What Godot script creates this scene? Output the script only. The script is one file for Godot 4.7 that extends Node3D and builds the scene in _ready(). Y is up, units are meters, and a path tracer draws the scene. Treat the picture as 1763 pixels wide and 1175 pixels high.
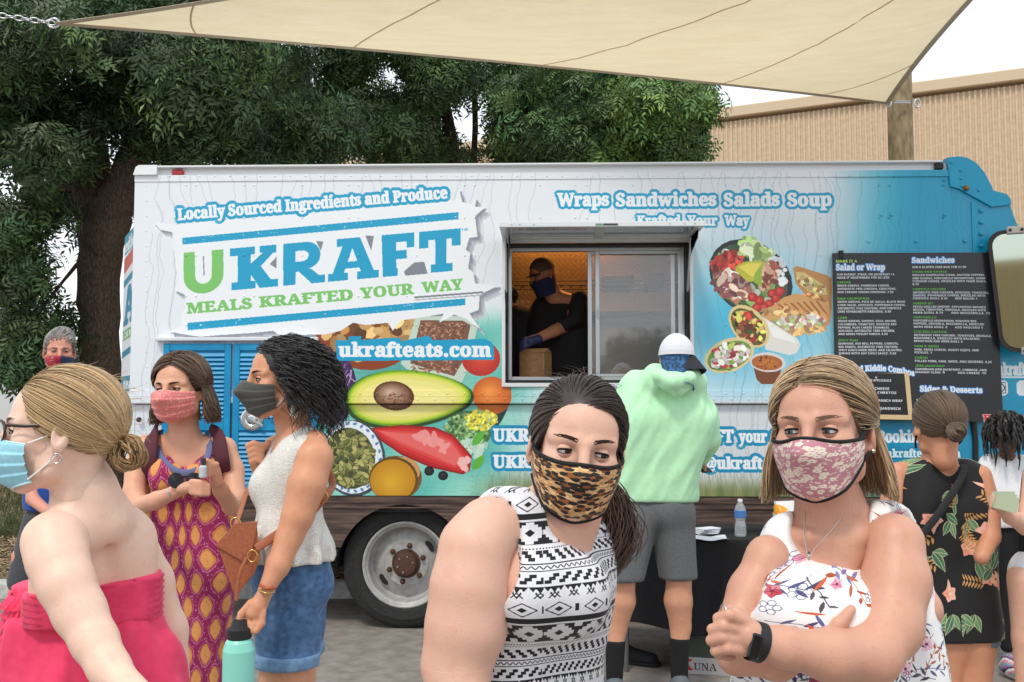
extends Node3D
# A food truck with customers queueing under a shade sail.
# at(px, py, d) turns a measured point of the photograph and a distance into a place in metres.

const F := 1714.0
const CX := 881.5
const CY := 587.5
const CAMH := 1.52
const HOR := 700.0
var cam_fwd: Vector3
var cam_up: Vector3
var names := {}
var rng := RandomNumberGenerator.new()

class MB:
	var v := PackedVector3Array()
	var n := PackedVector3Array()
	var uv := PackedVector2Array()
	var c := PackedColorArray()
	var idx := PackedInt32Array()
	var col := Color(1, 1, 1)
	func vert(p: Vector3, nn: Vector3, t := Vector2.ZERO) -> int:
		v.append(p)
		n.append(nn)
		uv.append(t)
		c.append(col)
		return v.size() - 1
	func quad(a: Vector3, b: Vector3, cc: Vector3, d: Vector3, ta := Vector2.ZERO, tb := Vector2(1, 0), tc := Vector2(1, 1), td := Vector2(0, 1)) -> void:
		# a b c d anticlockwise seen from the front
		var nn := (b - a).cross(d - a)
		if nn.length_squared() < 1e-16:
			nn = (cc - b).cross(d - cc)
		nn = nn.normalized()
		var i := vert(a, nn, ta)
		vert(b, nn, tb)
		vert(cc, nn, tc)
		vert(d, nn, td)
		for k in [0, 2, 1, 0, 3, 2]:
			idx.append(i + k)
	func tri(a: Vector3, b: Vector3, cc: Vector3) -> void:
		var nn := (b - a).cross(cc - a).normalized()
		var i := vert(a, nn)
		vert(b, nn)
		vert(cc, nn)
		for k in [0, 2, 1]:
			idx.append(i + k)
	func box(ce: Vector3, s: Vector3, bevel := 0.0, bs := Basis.IDENTITY) -> void:
		var h := s * 0.5
		var e := minf(bevel, minf(h.x, minf(h.y, h.z)) * 0.9)
		for ax in 3:
			var u := (ax + 1) % 3
			var w := (ax + 2) % 3
			for sg in [-1.0, 1.0]:
				var q := []
				for k in [[-1, -1], [1, -1], [1, 1], [-1, 1]]:
					var p := Vector3.ZERO
					p[ax] = h[ax] * sg
					p[u] = (h[u] - e) * k[0]
					p[w] = (h[w] - e) * k[1]
					q.append(ce + bs * p)
				if sg > 0:
					quad(q[0], q[1], q[2], q[3])
				else:
					quad(q[0], q[3], q[2], q[1])
		if e <= 0.0:
			return
		for ax in 3:
			var u := (ax + 1) % 3
			var w := (ax + 2) % 3
			for su in [-1.0, 1.0]:
				for sw in [-1.0, 1.0]:
					var q := []
					for k in [[-1, 0], [1, 0], [1, 1], [-1, 1]]:
						var p := Vector3.ZERO
						p[ax] = (h[ax] - e) * k[0]
						p[u] = (h[u] if k[1] == 0 else h[u] - e) * su
						p[w] = (h[w] - e if k[1] == 0 else h[w]) * sw
						q.append(ce + bs * p)
					if su * sw > 0:
						quad(q[0], q[1], q[2], q[3])
					else:
						quad(q[0], q[3], q[2], q[1])
		for sx in [-1.0, 1.0]:
			for sy in [-1.0, 1.0]:
				for sz in [-1.0, 1.0]:
					var a := ce + bs * Vector3(h.x * sx, (h.y - e) * sy, (h.z - e) * sz)
					var b := ce + bs * Vector3((h.x - e) * sx, h.y * sy, (h.z - e) * sz)
					var d := ce + bs * Vector3((h.x - e) * sx, (h.y - e) * sy, h.z * sz)
					if sx * sy * sz > 0:
						tri(a, b, d)
					else:
						tri(a, d, b)
	func tube(pts: Array, radii: Array, sides := 8, capped := true, flat := 1.0, flat_dir := Vector3.ZERO) -> void:
		# a swept tube; radii may hold one number or one for each point; flat < 1 squeezes it along flat_dir
		var m := pts.size()
		if m < 2:
			return
		var t0: Vector3 = (pts[1] - pts[0]).normalized()
		var u := t0.cross(Vector3.UP if absf(t0.y) < 0.9 else Vector3.RIGHT).normalized()
		if flat_dir != Vector3.ZERO:
			u = (flat_dir - t0 * flat_dir.dot(t0)).normalized()
		var first := v.size()
		var length := 0.0
		for k in m:
			var a: Vector3 = pts[maxi(0, k - 1)]
			var b: Vector3 = pts[mini(m - 1, k + 1)]
			var t := (b - a).normalized()
			if flat_dir != Vector3.ZERO:
				u = (flat_dir - t * flat_dir.dot(t)).normalized()
			else:
				u = (u - t * u.dot(t)).normalized()
			var w := t.cross(u)
			if k > 0:
				length += (pts[k] - pts[k - 1]).length()
			var r: float = radii[mini(k, radii.size() - 1)]
			for s in sides + 1:
				var an := TAU * s / sides
				var o := u * cos(an) * flat + w * sin(an)
				var nn := (u * cos(an) + w * sin(an) * flat).normalized()
				vert(pts[k] + o * r, nn, Vector2(float(s) / sides, length))
		for k in m - 1:
			for s in sides:
				var i := first + k * (sides + 1) + s
				var j := i + sides + 1
				for q in [i, j, i + 1, i + 1, j, j + 1]:
					idx.append(q)
		if capped:
			for e in [0, m - 1]:
				var t: Vector3 = (pts[1] - pts[0]).normalized() * -1.0 if e == 0 else (pts[m - 1] - pts[m - 2]).normalized()
				var ci := vert(pts[e], t)
				var ring: int = first + e * (sides + 1)
				var base := v.size()
				for s in sides + 1:
					vert(v[ring + s], t)
				for s in sides:
					for q in ([ci, base + s + 1, base + s] if e > 0 else [ci, base + s, base + s + 1]):
						idx.append(q)
	func lathe(profile: Array, xf := Transform3D.IDENTITY, sides := 24, smooth := true) -> void:
		# profile: Vector2(radius, height) from bottom to top about the y axis of xf
		for k in profile.size() - 1:
			var a: Vector2 = profile[k]
			var b: Vector2 = profile[k + 1]
			var d := b - a
			if d.length() < 1e-7:
				continue
			var nn := Vector2(d.y, -d.x).normalized()
			var first := v.size()
			for s in sides + 1:
				var an := TAU * s / sides
				var o := Vector3(cos(an), 0, sin(an))
				var nw := (xf.basis * Vector3(o.x * nn.x, nn.y, o.z * nn.x)).normalized()
				vert(xf * Vector3(o.x * a.x, a.y, o.z * a.x), nw, Vector2(float(s) / sides, a.y))
				vert(xf * Vector3(o.x * b.x, b.y, o.z * b.x), nw, Vector2(float(s) / sides, b.y))
			for s in sides:
				var i := first + s * 2
				for q in [i, i + 2, i + 1, i + 2, i + 3, i + 1]:
					idx.append(q)
	func prism(poly: PackedVector2Array, z0: float, z1: float, xf := Transform3D.IDENTITY, uvs := false) -> void:
		# a polygon of the x-y plane given depth from z0 to z1
		var t := Geometry2D.triangulate_polygon(poly)
		var pp := poly
		if Geometry2D.is_polygon_clockwise(pp):
			pp = poly.duplicate()
			pp.reverse()
			t = Geometry2D.triangulate_polygon(pp)
		for zz in [z0, z1]:
			var nn := xf.basis * Vector3(0, 0, 1 if zz == maxf(z0, z1) else -1)
			var first := v.size()
			for p in pp:
				vert(xf * Vector3(p.x, p.y, zz), nn, Vector2(p.x, p.y))
			for k in range(0, t.size(), 3):
				for q in ([0, 2, 1] if zz == maxf(z0, z1) else [0, 1, 2]):
					idx.append(first + t[k + q])
		var lo := minf(z0, z1)
		var hi := maxf(z0, z1)
		for k in pp.size():
			var a := pp[k]
			var b := pp[(k + 1) % pp.size()]
			quad(xf * Vector3(a.x, a.y, lo), xf * Vector3(b.x, b.y, lo), xf * Vector3(b.x, b.y, hi), xf * Vector3(a.x, a.y, hi), a, b, b, a)
	func grid(rows: Array, wrap := false) -> void:
		# rows: array of arrays of Vector3, smooth normals
		var h := rows.size()
		var w: int = rows[0].size()
		var first := v.size()
		for j in h:
			for i in w:
				var il := i - 1 if i > 0 else (w - 2 if wrap else 0)
				var ir := i + 1 if i < w - 1 else (1 if wrap else w - 1)
				var du: Vector3 = rows[j][ir] - rows[j][il]
				var dv: Vector3 = rows[mini(h - 1, j + 1)][i] - rows[maxi(0, j - 1)][i]
				var nn := du.cross(dv).normalized()
				vert(rows[j][i], nn, Vector2(float(i) / (w - 1), float(j) / (h - 1)))
		for j in h - 1:
			for i in w - 1:
				var a := first + j * w + i
				for q in [a, a + w, a + 1, a + 1, a + w, a + w + 1]:
					idx.append(q)
	func append(o: MB) -> void:
		var f := v.size()
		v.append_array(o.v)
		n.append_array(o.n)
		uv.append_array(o.uv)
		c.append_array(o.c)
		for q in o.idx:
			idx.append(q + f)
	func mesh() -> ArrayMesh:
		var a := []
		a.resize(Mesh.ARRAY_MAX)
		a[Mesh.ARRAY_VERTEX] = v
		a[Mesh.ARRAY_NORMAL] = n
		a[Mesh.ARRAY_TEX_UV] = uv
		a[Mesh.ARRAY_COLOR] = c
		a[Mesh.ARRAY_INDEX] = idx
		var m := ArrayMesh.new()
		m.add_surface_from_arrays(Mesh.PRIMITIVE_TRIANGLES, a)
		return m

func at(px: float, py: float, d: float) -> Vector3:
	var r := cam_fwd + Vector3.RIGHT * ((px - CX) / F) + cam_up * ((CY - py) / F)
	return Vector3(0, CAMH, 0) + r * (d / -r.z)

func mpp(d: float) -> float:
	return d / F

func numbered(called: String) -> String:
	names[called] = names.get(called, -1) + 1
	return called if names[called] == 0 else "%s_%03d" % [called, names[called]]

func thing(called: String, label: String, category: String, where := Vector3.ZERO, turn := 0.0, group := "") -> Node3D:
	var o := Node3D.new()
	o.name = numbered(called)
	add_child(o)
	o.position = where
	o.rotation.y = turn
	tag(o, label, category, group)
	return o

func tag(o: Node, label: String, category := "", group := "", kind := "") -> void:
	if label:
		o.set_meta("label", label)
	if category:
		o.set_meta("category", category)
	if group:
		o.set_meta("group", group)
	if kind:
		o.set_meta("kind", kind)

func part(called: String, m, mat: Material, parent: Node = null, kind := "") -> MeshInstance3D:
	var o := MeshInstance3D.new()
	o.mesh = m.mesh() if m is MB else m
	o.material_override = mat
	if parent == null:
		o.name = numbered(called)
		add_child(o)
	else:
		o.name = called
		parent.add_child(o, true)
	if kind:
		o.set_meta("kind", kind)
	return o

func lin(r: float, g: float, b: float) -> Color:
	return Color(r, g, b).linear_to_srgb()

func mat(col: Color, rough := 0.7, metal := 0.0, tex: Texture2D = null) -> StandardMaterial3D:
	# col is sRGB
	var m := StandardMaterial3D.new()
	m.albedo_color = col
	m.roughness = rough
	m.metallic = metal
	m.cull_mode = BaseMaterial3D.CULL_DISABLED
	if tex:
		m.albedo_texture = tex
	return m

func noise_tex(freq: float, lo: Color, hi: Color, seed_ := 1, size := 256, oct := 4, kind := FastNoiseLite.TYPE_SIMPLEX) -> NoiseTexture2D:
	var nz := FastNoiseLite.new()
	nz.noise_type = kind
	nz.frequency = freq
	nz.fractal_octaves = oct
	nz.seed = seed_
	var t := NoiseTexture2D.new()
	t.width = size
	t.height = size
	t.seamless = true
	t.noise = nz
	var g := Gradient.new()
	g.set_color(0, lo)
	g.set_color(1, hi)
	t.color_ramp = g
	return t

func bump_tex(freq: float, strength := 4.0, seed_ := 1, size := 256, oct := 4) -> NoiseTexture2D:
	var nz := FastNoiseLite.new()
	nz.noise_type = FastNoiseLite.TYPE_SIMPLEX
	nz.frequency = freq
	nz.fractal_octaves = oct
	nz.seed = seed_
	var t := NoiseTexture2D.new()
	t.width = size
	t.height = size
	t.seamless = true
	t.as_normal_map = true
	t.bump_strength = strength
	t.noise = nz
	return t

func tri_mat(m: StandardMaterial3D, s: float, world := true) -> StandardMaterial3D:
	m.uv1_triplanar = true
	m.uv1_world_triplanar = world
	m.uv1_scale = Vector3(s, s, s)
	return m

func vc(m: StandardMaterial3D) -> StandardMaterial3D:
	m.vertex_color_use_as_albedo = true
	return m

# ---------- a small painter for prints ----------
class Cv:
	var im: Image
	var w: int
	var h: int
	func _init(ww: int, hh: int, col := Color.WHITE) -> void:
		w = ww
		h = hh
		im = Image.create_empty(w, h, false, Image.FORMAT_RGB8)
		im.fill(col)
	func poly(p: PackedVector2Array, col: Color) -> void:
		var ylo := 1e9
		var yhi := -1e9
		for q in p:
			ylo = minf(ylo, q.y)
			yhi = maxf(yhi, q.y)
		var y0 := maxi(0, int(ceil(ylo - 0.5)))
		var y1 := mini(h - 1, int(ceil(yhi - 0.5)) - 1)
		var m := p.size()
		for y in range(y0, y1 + 1):
			var yc := y + 0.5
			var xs := []
			var a := p[m - 1]
			for b in p:
				if (a.y <= yc) != (b.y <= yc):
					xs.append(a.x + (yc - a.y) / (b.y - a.y) * (b.x - a.x))
				a = b
			xs.sort()
			for k in range(0, xs.size() - 1, 2):
				var x0 := maxi(0, int(ceil(xs[k] - 0.5)))
				var x1 := mini(w, int(ceil(xs[k + 1] - 0.5)))
				if x1 > x0:
					im.fill_rect(Rect2i(x0, y, x1 - x0, 1), col)
	func tri(a: Vector2, b: Vector2, c: Vector2, col: Color) -> void:
		var y0 := maxi(0, int(ceil(minf(a.y, minf(b.y, c.y)) - 0.5)))
		var y1 := mini(h, int(ceil(maxf(a.y, maxf(b.y, c.y)) - 0.5)))
		for y in range(y0, y1):
			var yc := y + 0.5
			var lo := 1e9
			var hi := -1e9
			if (a.y <= yc) != (b.y <= yc):
				var x := a.x + (yc - a.y) / (b.y - a.y) * (b.x - a.x)
				lo = minf(lo, x)
				hi = maxf(hi, x)
			if (b.y <= yc) != (c.y <= yc):
				var x := b.x + (yc - b.y) / (c.y - b.y) * (c.x - b.x)
				lo = minf(lo, x)
				hi = maxf(hi, x)
			if (c.y <= yc) != (a.y <= yc):
				var x := c.x + (yc - c.y) / (a.y - c.y) * (a.x - c.x)
				lo = minf(lo, x)
				hi = maxf(hi, x)
			var x0 := maxi(0, int(ceil(lo - 0.5)))
			var x1 := mini(w, int(ceil(hi - 0.5)))
			if x1 > x0:
				im.fill_rect(Rect2i(x0, y, x1 - x0, 1), col)
	func ell(ce: Vector2, rx: float, ry: float, rot: float, col: Color, n := 20) -> void:
		var p := PackedVector2Array()
		for k in n:
			var an := TAU * k / n
			p.append(ce + Vector2(cos(an) * rx, sin(an) * ry).rotated(rot))
		poly(p, col)
	func line(p: Array, wd: float, col: Color) -> void:
		for k in p.size() - 1:
			var a: Vector2 = p[k]
			var b: Vector2 = p[k + 1]
			var t := (b - a).normalized().orthogonal() * wd * 0.5
			poly(PackedVector2Array([a + t, b + t, b - t, a - t]), col)
			if wd > 3.0:
				ell(b, wd * 0.5, wd * 0.5, 0, col, 8)
	func leaf(a: Vector2, b: Vector2, wd: float, col: Color, n := 7) -> void:
		var t := (b - a).orthogonal().normalized() * wd * 0.5
		var p := PackedVector2Array()
		for k in n + 1:
			var f := float(k) / n
			p.append(a.lerp(b, f) + t * sin(PI * pow(f, 0.8)))
		for k in range(n - 1, 0, -1):
			var f := float(k) / n
			p.append(a.lerp(b, f) - t * sin(PI * pow(f, 0.8)))
		poly(p, col)
	func text_tris(s: String, font: Font) -> PackedVector2Array:
		# triangles of a line of text of cap height about 0.72, starting at x 0 on the baseline y 0, y down, one unit = font size
		var tm := TextMesh.new()
		tm.font = font
		tm.font_size = 100
		tm.pixel_size = 0.01
		tm.depth = 0.0
		tm.curve_step = 1.0
		tm.horizontal_alignment = HORIZONTAL_ALIGNMENT_LEFT
		tm.vertical_alignment = VERTICAL_ALIGNMENT_BOTTOM
		tm.text = s
		var arr := tm.get_mesh_arrays()
		var out := PackedVector2Array()
		if arr.is_empty() or arr[Mesh.ARRAY_VERTEX] == null:
			return out
		var vs: PackedVector3Array = arr[Mesh.ARRAY_VERTEX]
		var ix: PackedInt32Array = arr[Mesh.ARRAY_INDEX]
		var x0 := 1e9
		for p in vs:
			x0 = minf(x0, p.x)
		for i in ix:
			out.append(Vector2(vs[i].x - x0, -vs[i].y))
		return out
	func text(s: String, font: Font, a: Vector2, b: Vector2, cap: float, col: Color, out_w := 0.0, out_col := Color.BLACK, sag := 0.0) -> void:
		# fits the line of text from a to b along its baseline, capitals cap pixels high
		var t := text_tris(s, font)
		if t.is_empty():
			return
		var ref := text_tris("H", font)
		var lo := 1e9
		var hi := -1e9
		for p in ref:
			lo = minf(lo, p.y)
			hi = maxf(hi, p.y)
		var wid := 0.0
		for p in t:
			wid = maxf(wid, p.x)
		var ex := (b - a) / wid
		var ey := (b - a).normalized().orthogonal() * -1.0 * cap / (hi - lo)
		if ey.y < 0:
			ey = -ey
		var q := PackedVector2Array()
		for p in t:
			var f := p.x / wid
			q.append(a + ex * p.x + ey * (p.y - hi) + Vector2(0, -sag * 4.0 * f * (1.0 - f)))
		# slab lettering: the heavy serif face thickened all round
		var fat := cap * 0.055 if font.resource_name == "slab" else 0.0
		if out_w > 0.0:
			for k in 14:
				var o := Vector2(cos(TAU * k / 14.0), sin(TAU * k / 14.0)) * (out_w + fat)
				for i in range(0, q.size(), 3):
					tri(q[i] + o, q[i + 1] + o, q[i + 2] + o, out_col)
		for k in (8 if fat > 0.0 else 1):
			var o := Vector2(cos(TAU * k / 8.0), sin(TAU * k / 8.0)) * fat
			for i in range(0, q.size(), 3):
				tri(q[i] + o, q[i + 1] + o, q[i + 2] + o, col)
	func tex() -> ImageTexture:
		return ImageTexture.create_from_image(im)

func c8(r: int, g: int, b: int) -> Color:
	return Color(r / 255.0, g / 255.0, b / 255.0)

var YAW := deg_to_rad(1.7)
const TD := 6.777
var serif_bold: Font
var sans_bold: Font
var slab: Font

func tp(px: float, py: float) -> Vector2:
	# a point of the photograph on the truck's side: metres along the truck and above the ground
	var r := cam_fwd + Vector3.RIGHT * ((px - CX) / F) + cam_up * ((CY - py) / F)
	var o := Vector3(0, 0, -TD)
	var ux := Vector3(cos(YAW), 0, sin(YAW))
	var nn := Vector3(-sin(YAW), 0, cos(YAW))
	var c := Vector3(0, CAMH, 0)
	var t := (o - c).dot(nn) / r.dot(nn)
	var p := c + r * t - o
	return Vector2(p.dot(ux), p.y)

func make_camera() -> void:
	var pitch := atan((HOR - CY) / F)
	cam_fwd = Vector3(0, sin(pitch), -cos(pitch))
	cam_up = Vector3(0, cos(pitch), sin(pitch))
	var cam := Camera3D.new()
	cam.name = "camera"
	cam.fov = rad_to_deg(2.0 * atan(587.5 / F))
	cam.near = 0.05
	cam.far = 400.0
	add_child(cam)
	cam.position = Vector3(0, CAMH, 0)
	cam.rotation.x = pitch
	cam.current = true
	var env := Environment.new()
	env.background_mode = Environment.BG_SKY
	var sk := Sky.new()
	var sm := ProceduralSkyMaterial.new()
	sm.sky_top_color = Color(0.90, 0.95, 1.0)
	sm.sky_horizon_color = Color(0.98, 0.99, 1.0)
	sm.sky_curve = 0.3
	sm.ground_horizon_color = Color(0.62, 0.61, 0.6)
	sm.ground_bottom_color = Color(0.4, 0.39, 0.38)
	sm.sky_energy_multiplier = 1.0
	sm.sun_angle_max = 1.0
	sk.sky_material = sm
	env.sky = sk
	env.background_energy_multiplier = 1.05
	env.tonemap_mode = Environment.TONE_MAPPER_LINEAR
	env.tonemap_exposure = 1.2
	env.sdfgi_enabled = true
	env.ssao_enabled = true
	env.ssil_enabled = true
	var we := WorldEnvironment.new()
	we.name = "world_environment"
	we.environment = env
	add_child(we)
	var sun := DirectionalLight3D.new()
	sun.name = "sun"
	sun.light_energy = 0.5
	sun.light_angular_distance = 10.0
	sun.light_color = Color(1.0, 0.97, 0.92)
	sun.shadow_enabled = true
	add_child(sun)
	sun.look_at_from_position(Vector3(-3, 12, 7.5), Vector3.ZERO)

func make_fonts() -> void:
	var sf := SystemFont.new()
	sf.font_names = PackedStringArray(["Droid Serif"])
	sf.font_weight = 700
	serif_bold = sf
	var ss := SystemFont.new()
	ss.font_names = PackedStringArray(["Droid Sans"])
	ss.font_weight = 700
	sans_bold = ss
	slab = sf.duplicate()
	slab.resource_name = "slab"

func _ready() -> void:
	rng.seed = 7
	make_camera()
	make_fonts()
	var t0 := Time.get_ticks_msec()
	var steps := {"setting": build_setting, "truck": build_truck, "trees": build_trees, "behind": build_behind, "sail": build_sail, "stand": build_stand, "people": build_people}
	for k in steps:
		steps[k].call()
		print(k, " ", Time.get_ticks_msec() - t0)

# ---------- the printed wrap on the truck's side ----------
const WT := 2048
const HT := 1024
var S0 := 0.0
var S1 := 1.0
const WY0 := 0.25
const WY1 := 3.35
var wrap: Cv
var menu_tex: ImageTexture
var wrap_tex: ImageTexture

func W(px: float, py: float) -> Vector2:
	var t := tp(px, py)
	return Vector2((t.x - S0) / (S1 - S0) * WT, (WY1 - t.y) / (WY1 - WY0) * HT)

func wp(a: Array) -> PackedVector2Array:
	var p := PackedVector2Array()
	for k in range(0, a.size(), 2):
		p.append(W(a[k], a[k + 1]))
	return p

func we(px: float, py: float, rx: float, ry: float, rot: float, col: Color, n := 24) -> void:
	wrap.ell(W(px, py), rx * 1.31, ry * 1.31, deg_to_rad(rot), col, n)

func scatter(px: float, py: float, rx: float, ry: float, rot: float, cnt: int, pal: Array, size: float, elong := 1.6, jit := 0.25) -> void:
	for k in cnt:
		var an := rng.randf() * TAU
		var q := sqrt(rng.randf())
		var o := Vector2(cos(an) * rx * q, sin(an) * ry * q).rotated(deg_to_rad(rot))
		var c: Color = pal[rng.randi() % pal.size()]
		var j := 1.0 + rng.randf_range(-jit, jit)
		c = Color(c.r * j, c.g * j, c.b * j)
		var s := size * rng.randf_range(0.6, 1.3)
		we(px + o.x, py + o.y, s * elong, s, rng.randf() * 180.0, c, 9)

func grad_ell(px: float, py: float, rx: float, ry: float, rot: float, c0: Color, c1: Color, steps := 10, sh := Vector2.ZERO, p := 1.0) -> void:
	for k in steps:
		var f := float(k) / (steps - 1)
		var q := 1.0 - f * 0.96
		we(px + sh.x * f, py + sh.y * f, rx * q, ry * q, rot, c0.lerp(c1, pow(f, p)), 28)

func sm(a: float, b: float, x: float) -> float:
	return smoothstep(a, b, x)

func wrap_base(x: float, y: float) -> Color:
	var c := c8(230, 234, 239)
	# turquoise boards under the fruit
	var tq := c8(84, 182, 174).lerp(c8(150, 218, 200), 0.5 + 0.5 * sin(x * 0.031 + y * 0.013) * sin(y * 0.05))
	var f := sm(500, 560, x) * (1.0 - sm(855, 985, x + (y - 700) * 0.25)) * sm(520, 575, y)
	c = c.lerp(tq, f)
	f = sm(560, 640, x) * (1.0 - sm(780, 850, x)) * sm(545, 600, y) * (1.0 - sm(640, 760, y)) * 0.35
	c = c.lerp(c8(40, 120, 125), f)
	# blue glow behind the sandwiches
	var dx := (x - 1295) / 165.0
	var dy := (y - 560) / 125.0
	f = exp(-(dx * dx + dy * dy) * 1.3)
	c = c.lerp(c8(58, 178, 216), f * 0.95)
	# cyan towards the cab
	f = sm(1420, 1615, x + (y - 300) * 0.12)
	c = c.lerp(c8(0, 156, 196), f)
	f = sm(1430, 1520, x) * sm(660, 740, y)
	c = c.lerp(c8(0, 138, 178), f * 0.9)
	# grass along the foot of the wrap
	f = sm(805, 850, y) * sm(800, 900, x) * (1.0 - sm(1450, 1600, x))
	c = c.lerp(c8(104, 120, 70).lerp(c8(150, 152, 100), 0.5 + 0.5 * sin(x * 0.21) * sin(x * 0.077)), f * 0.95)
	f = sm(690, 700, y) * sm(930, 1000, x) * (1.0 - sm(1400, 1500, x)) * (1.0 - sm(800, 850, y))
	c = c.lerp(c8(214, 219, 223), f)
	return c

func badge(grow: float) -> PackedVector2Array:
	# the ragged white plate of the emblem
	var a := [[296, 400], [276, 396], [262, 381], [300, 388], [390, 378], [372, 368], [470, 372], [560, 362], [545, 352], [640, 357], [760, 348], [784, 345], [790, 326], [796, 348], [812, 352], [818, 338], [818, 356], [836, 357], [818, 372], [822, 408], [808, 410], [802, 430], [810, 436], [806, 462], [815, 470], [818, 488], [858, 492], [826, 508], [824, 534], [808, 540], [828, 568], [802, 549], [782, 542], [756, 556], [764, 540], [720, 548], [690, 552], [676, 570], [668, 556], [630, 560], [608, 556], [586, 570], [560, 576], [520, 577], [500, 572], [484, 580], [470, 570], [430, 574], [380, 577], [344, 580], [316, 576], [288, 571], [312, 562], [312, 540], [320, 528], [318, 508], [300, 500], [306, 480], [300, 440]]
	var p := PackedVector2Array()
	for q in a:
		p.append(Vector2(q[0], q[1]))
	var out := PackedVector2Array()
	for q in p:
		out.append(W(q.x, q.y) + Vector2(grow, grow * 1.2))
	return out

func flat_letter(a: Array) -> PackedVector2Array:
	# emblem letters: x as in the crop, y upright; the line of letters climbs to one side
	var p := PackedVector2Array()
	for k in range(0, a.size(), 2):
		var x: float = a[k]
		var y: float = a[k + 1] - 0.0885 * (x - 300.0)
		p.append(W(200.0 + x / 2.593, 260.0 + y / 2.593))
	return p

func paint_wrap() -> void:
	S0 = tp(212, 700).x
	S1 = tp(1800, 700).x
	var lw := 512
	var lh := 256
	var low := Image.create_empty(lw, lh, false, Image.FORMAT_RGB8)
	var wl := W(212, 600)
	var wr := W(1800, 600)
	var wt := W(881, 282)
	var wb := W(881, 900)
	for j in lh:
		var ty := (j + 0.5) * HT / lh
		var py := 282.0 + (ty - wt.y) / (wb.y - wt.y) * 618.0
		for i in lw:
			var tx := (i + 0.5) * WT / lw
			low.set_pixel(i, j, wrap_base(212.0 + (tx - wl.x) / (wr.x - wl.x) * 1588.0, py))
	# the soft grey edge printed behind the emblem
	var sc := Cv.new(lw, lh)
	sc.im = low
	for st in [[13.0, c8(196, 200, 207)], [9.0, c8(170, 174, 183)], [5.0, c8(140, 144, 154)]]:
		var b := badge(st[0])
		for k in b.size():
			b[k] = b[k] * 0.25
		sc.poly(b, st[1])
	low.resize(WT, HT, Image.INTERPOLATE_CUBIC)
	wrap = Cv.new(WT, HT)
	wrap.im = low
	var white := c8(238, 241, 244)
	var blue := c8(0, 157, 200)
	var green := c8(122, 196, 104)
	# wood grain outlines over the white and the cyan
	var nz := FastNoiseLite.new()
	nz.frequency = 0.008
	nz.seed = 5
	var x := 232.0
	while x < 1790.0:
		x += rng.randf_range(9.0, 27.0)
		var top := 296.0
		var bot := 862.0
		if rng.randf() < 0.35:
			top = rng.randf_range(300, 600)
		if rng.randf() < 0.3:
			bot = rng.randf_range(420, 800)
		var second := rng.randf_range(8, 16) if rng.randf() < 0.3 else 0.0
		for side in ([0.0] if second == 0.0 else [-1.0, 1.0]):
			var py := top
			while py < bot:
				var wob := nz.get_noise_2d(x * 0.25, py * 0.5) * 30.0 + nz.get_noise_2d(x * 2.0 + 400.0, py * 0.8) * 4.0
				var o := 0.0
				if second > 0.0:
					o = side * second * sqrt(clampf((bot - py) / 60.0, 0.0, 1.0)) * sqrt(clampf((py - top) / 60.0 + 0.02, 0.0, 1.0))
				var q := W(x + wob + o, py)
				var a := 0.16
				if x > 500 and x < 920 and py > 560:
					a = 0.07
				for dx in 2:
					var ix := int(q.x) + dx
					var iy := int(q.y)
					if ix > 0 and iy > 0 and ix < WT and iy < HT:
						var c := wrap.im.get_pixel(ix, iy)
						wrap.im.set_pixel(ix, iy, c.lerp(c8(70, 90, 105), a))
				py += 0.72
	# fine grain of the turquoise boards and blades of the grass
	for k in 2600:
		var gx := rng.randf_range(560, 960)
		var gy := rng.randf_range(560, 855)
		var q := W(gx, gy)
		for d in int(rng.randf_range(8, 26)):
			var ix := int(q.x) + d
			if ix < WT:
				var c := wrap.im.get_pixel(ix, int(q.y))
				wrap.im.set_pixel(ix, int(q.y), c.lerp(c8(50, 140, 140) if k % 2 else c8(190, 230, 220), 0.13))
	for k in 1500:
		var gx := rng.randf_range(840, 1480)
		var gy := rng.randf_range(815, 862)
		var q := W(gx, gy)
		for d in int(rng.randf_range(8, 24)):
			var iy := int(q.y) - d
			if iy > 0:
				var c := wrap.im.get_pixel(int(q.x), iy)
				wrap.im.set_pixel(int(q.x), iy, c.lerp([c8(86, 104, 54), c8(168, 170, 112), c8(60, 78, 48)][k % 3], 0.22))
	paint_food()
	# the emblem
	wrap.poly(badge(0.0), white)
	var slat := c8(128, 132, 142)
	for s in [[892, 455, 925, 500], [1112, 450, 1150, 520]]:
		wrap.poly(flat_letter([s[0], s[1], s[2], s[1] + 5, s[2] - 12, s[3]]), slat)
	wrap.poly(flat_letter([685, 540, 715, 510, 715, 562]), slat)
	wrap.poly(flat_letter([386, 478, 391, 478, 394, 560, 389, 566]), slat)
	wrap.poly(flat_letter([1285, 625, 1330, 590, 1375, 590, 1390, 645, 1290, 645]), slat)
	wrap.poly(flat_letter([295, 388, 1528, 382, 1528, 414, 295, 418]), blue)
	wrap.poly(flat_letter([318, 770, 1558, 770, 1558, 800, 318, 803]), blue)
	for k in 60:
		var bx := rng.randf_range(300, 1540)
		we(200.0 + bx / 2.593, 260.0 + (([396.0, 785.0][k % 2] + rng.randf_range(-8, 10)) - 0.0885 * (bx - 300.0)) / 2.593, rng.randf_range(0.5, 2.4), rng.randf_range(0.3, 0.8), rng.randf_range(-20, 20), white, 6)
	# U
	var u := [300, 455, 350, 455]
	for k in 13:
		var an := PI - PI * k / 12.0
		u.append_array([389.0 + cos(an) * 37.0, 565.0 + sin(an) * 36.0])
	u.append_array([426, 455, 478, 455])
	for k in 13:
		var an := PI * k / 12.0
		u.append_array([389.0 + cos(an) * 89.0, 565.0 + sin(an) * 80.0])
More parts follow.
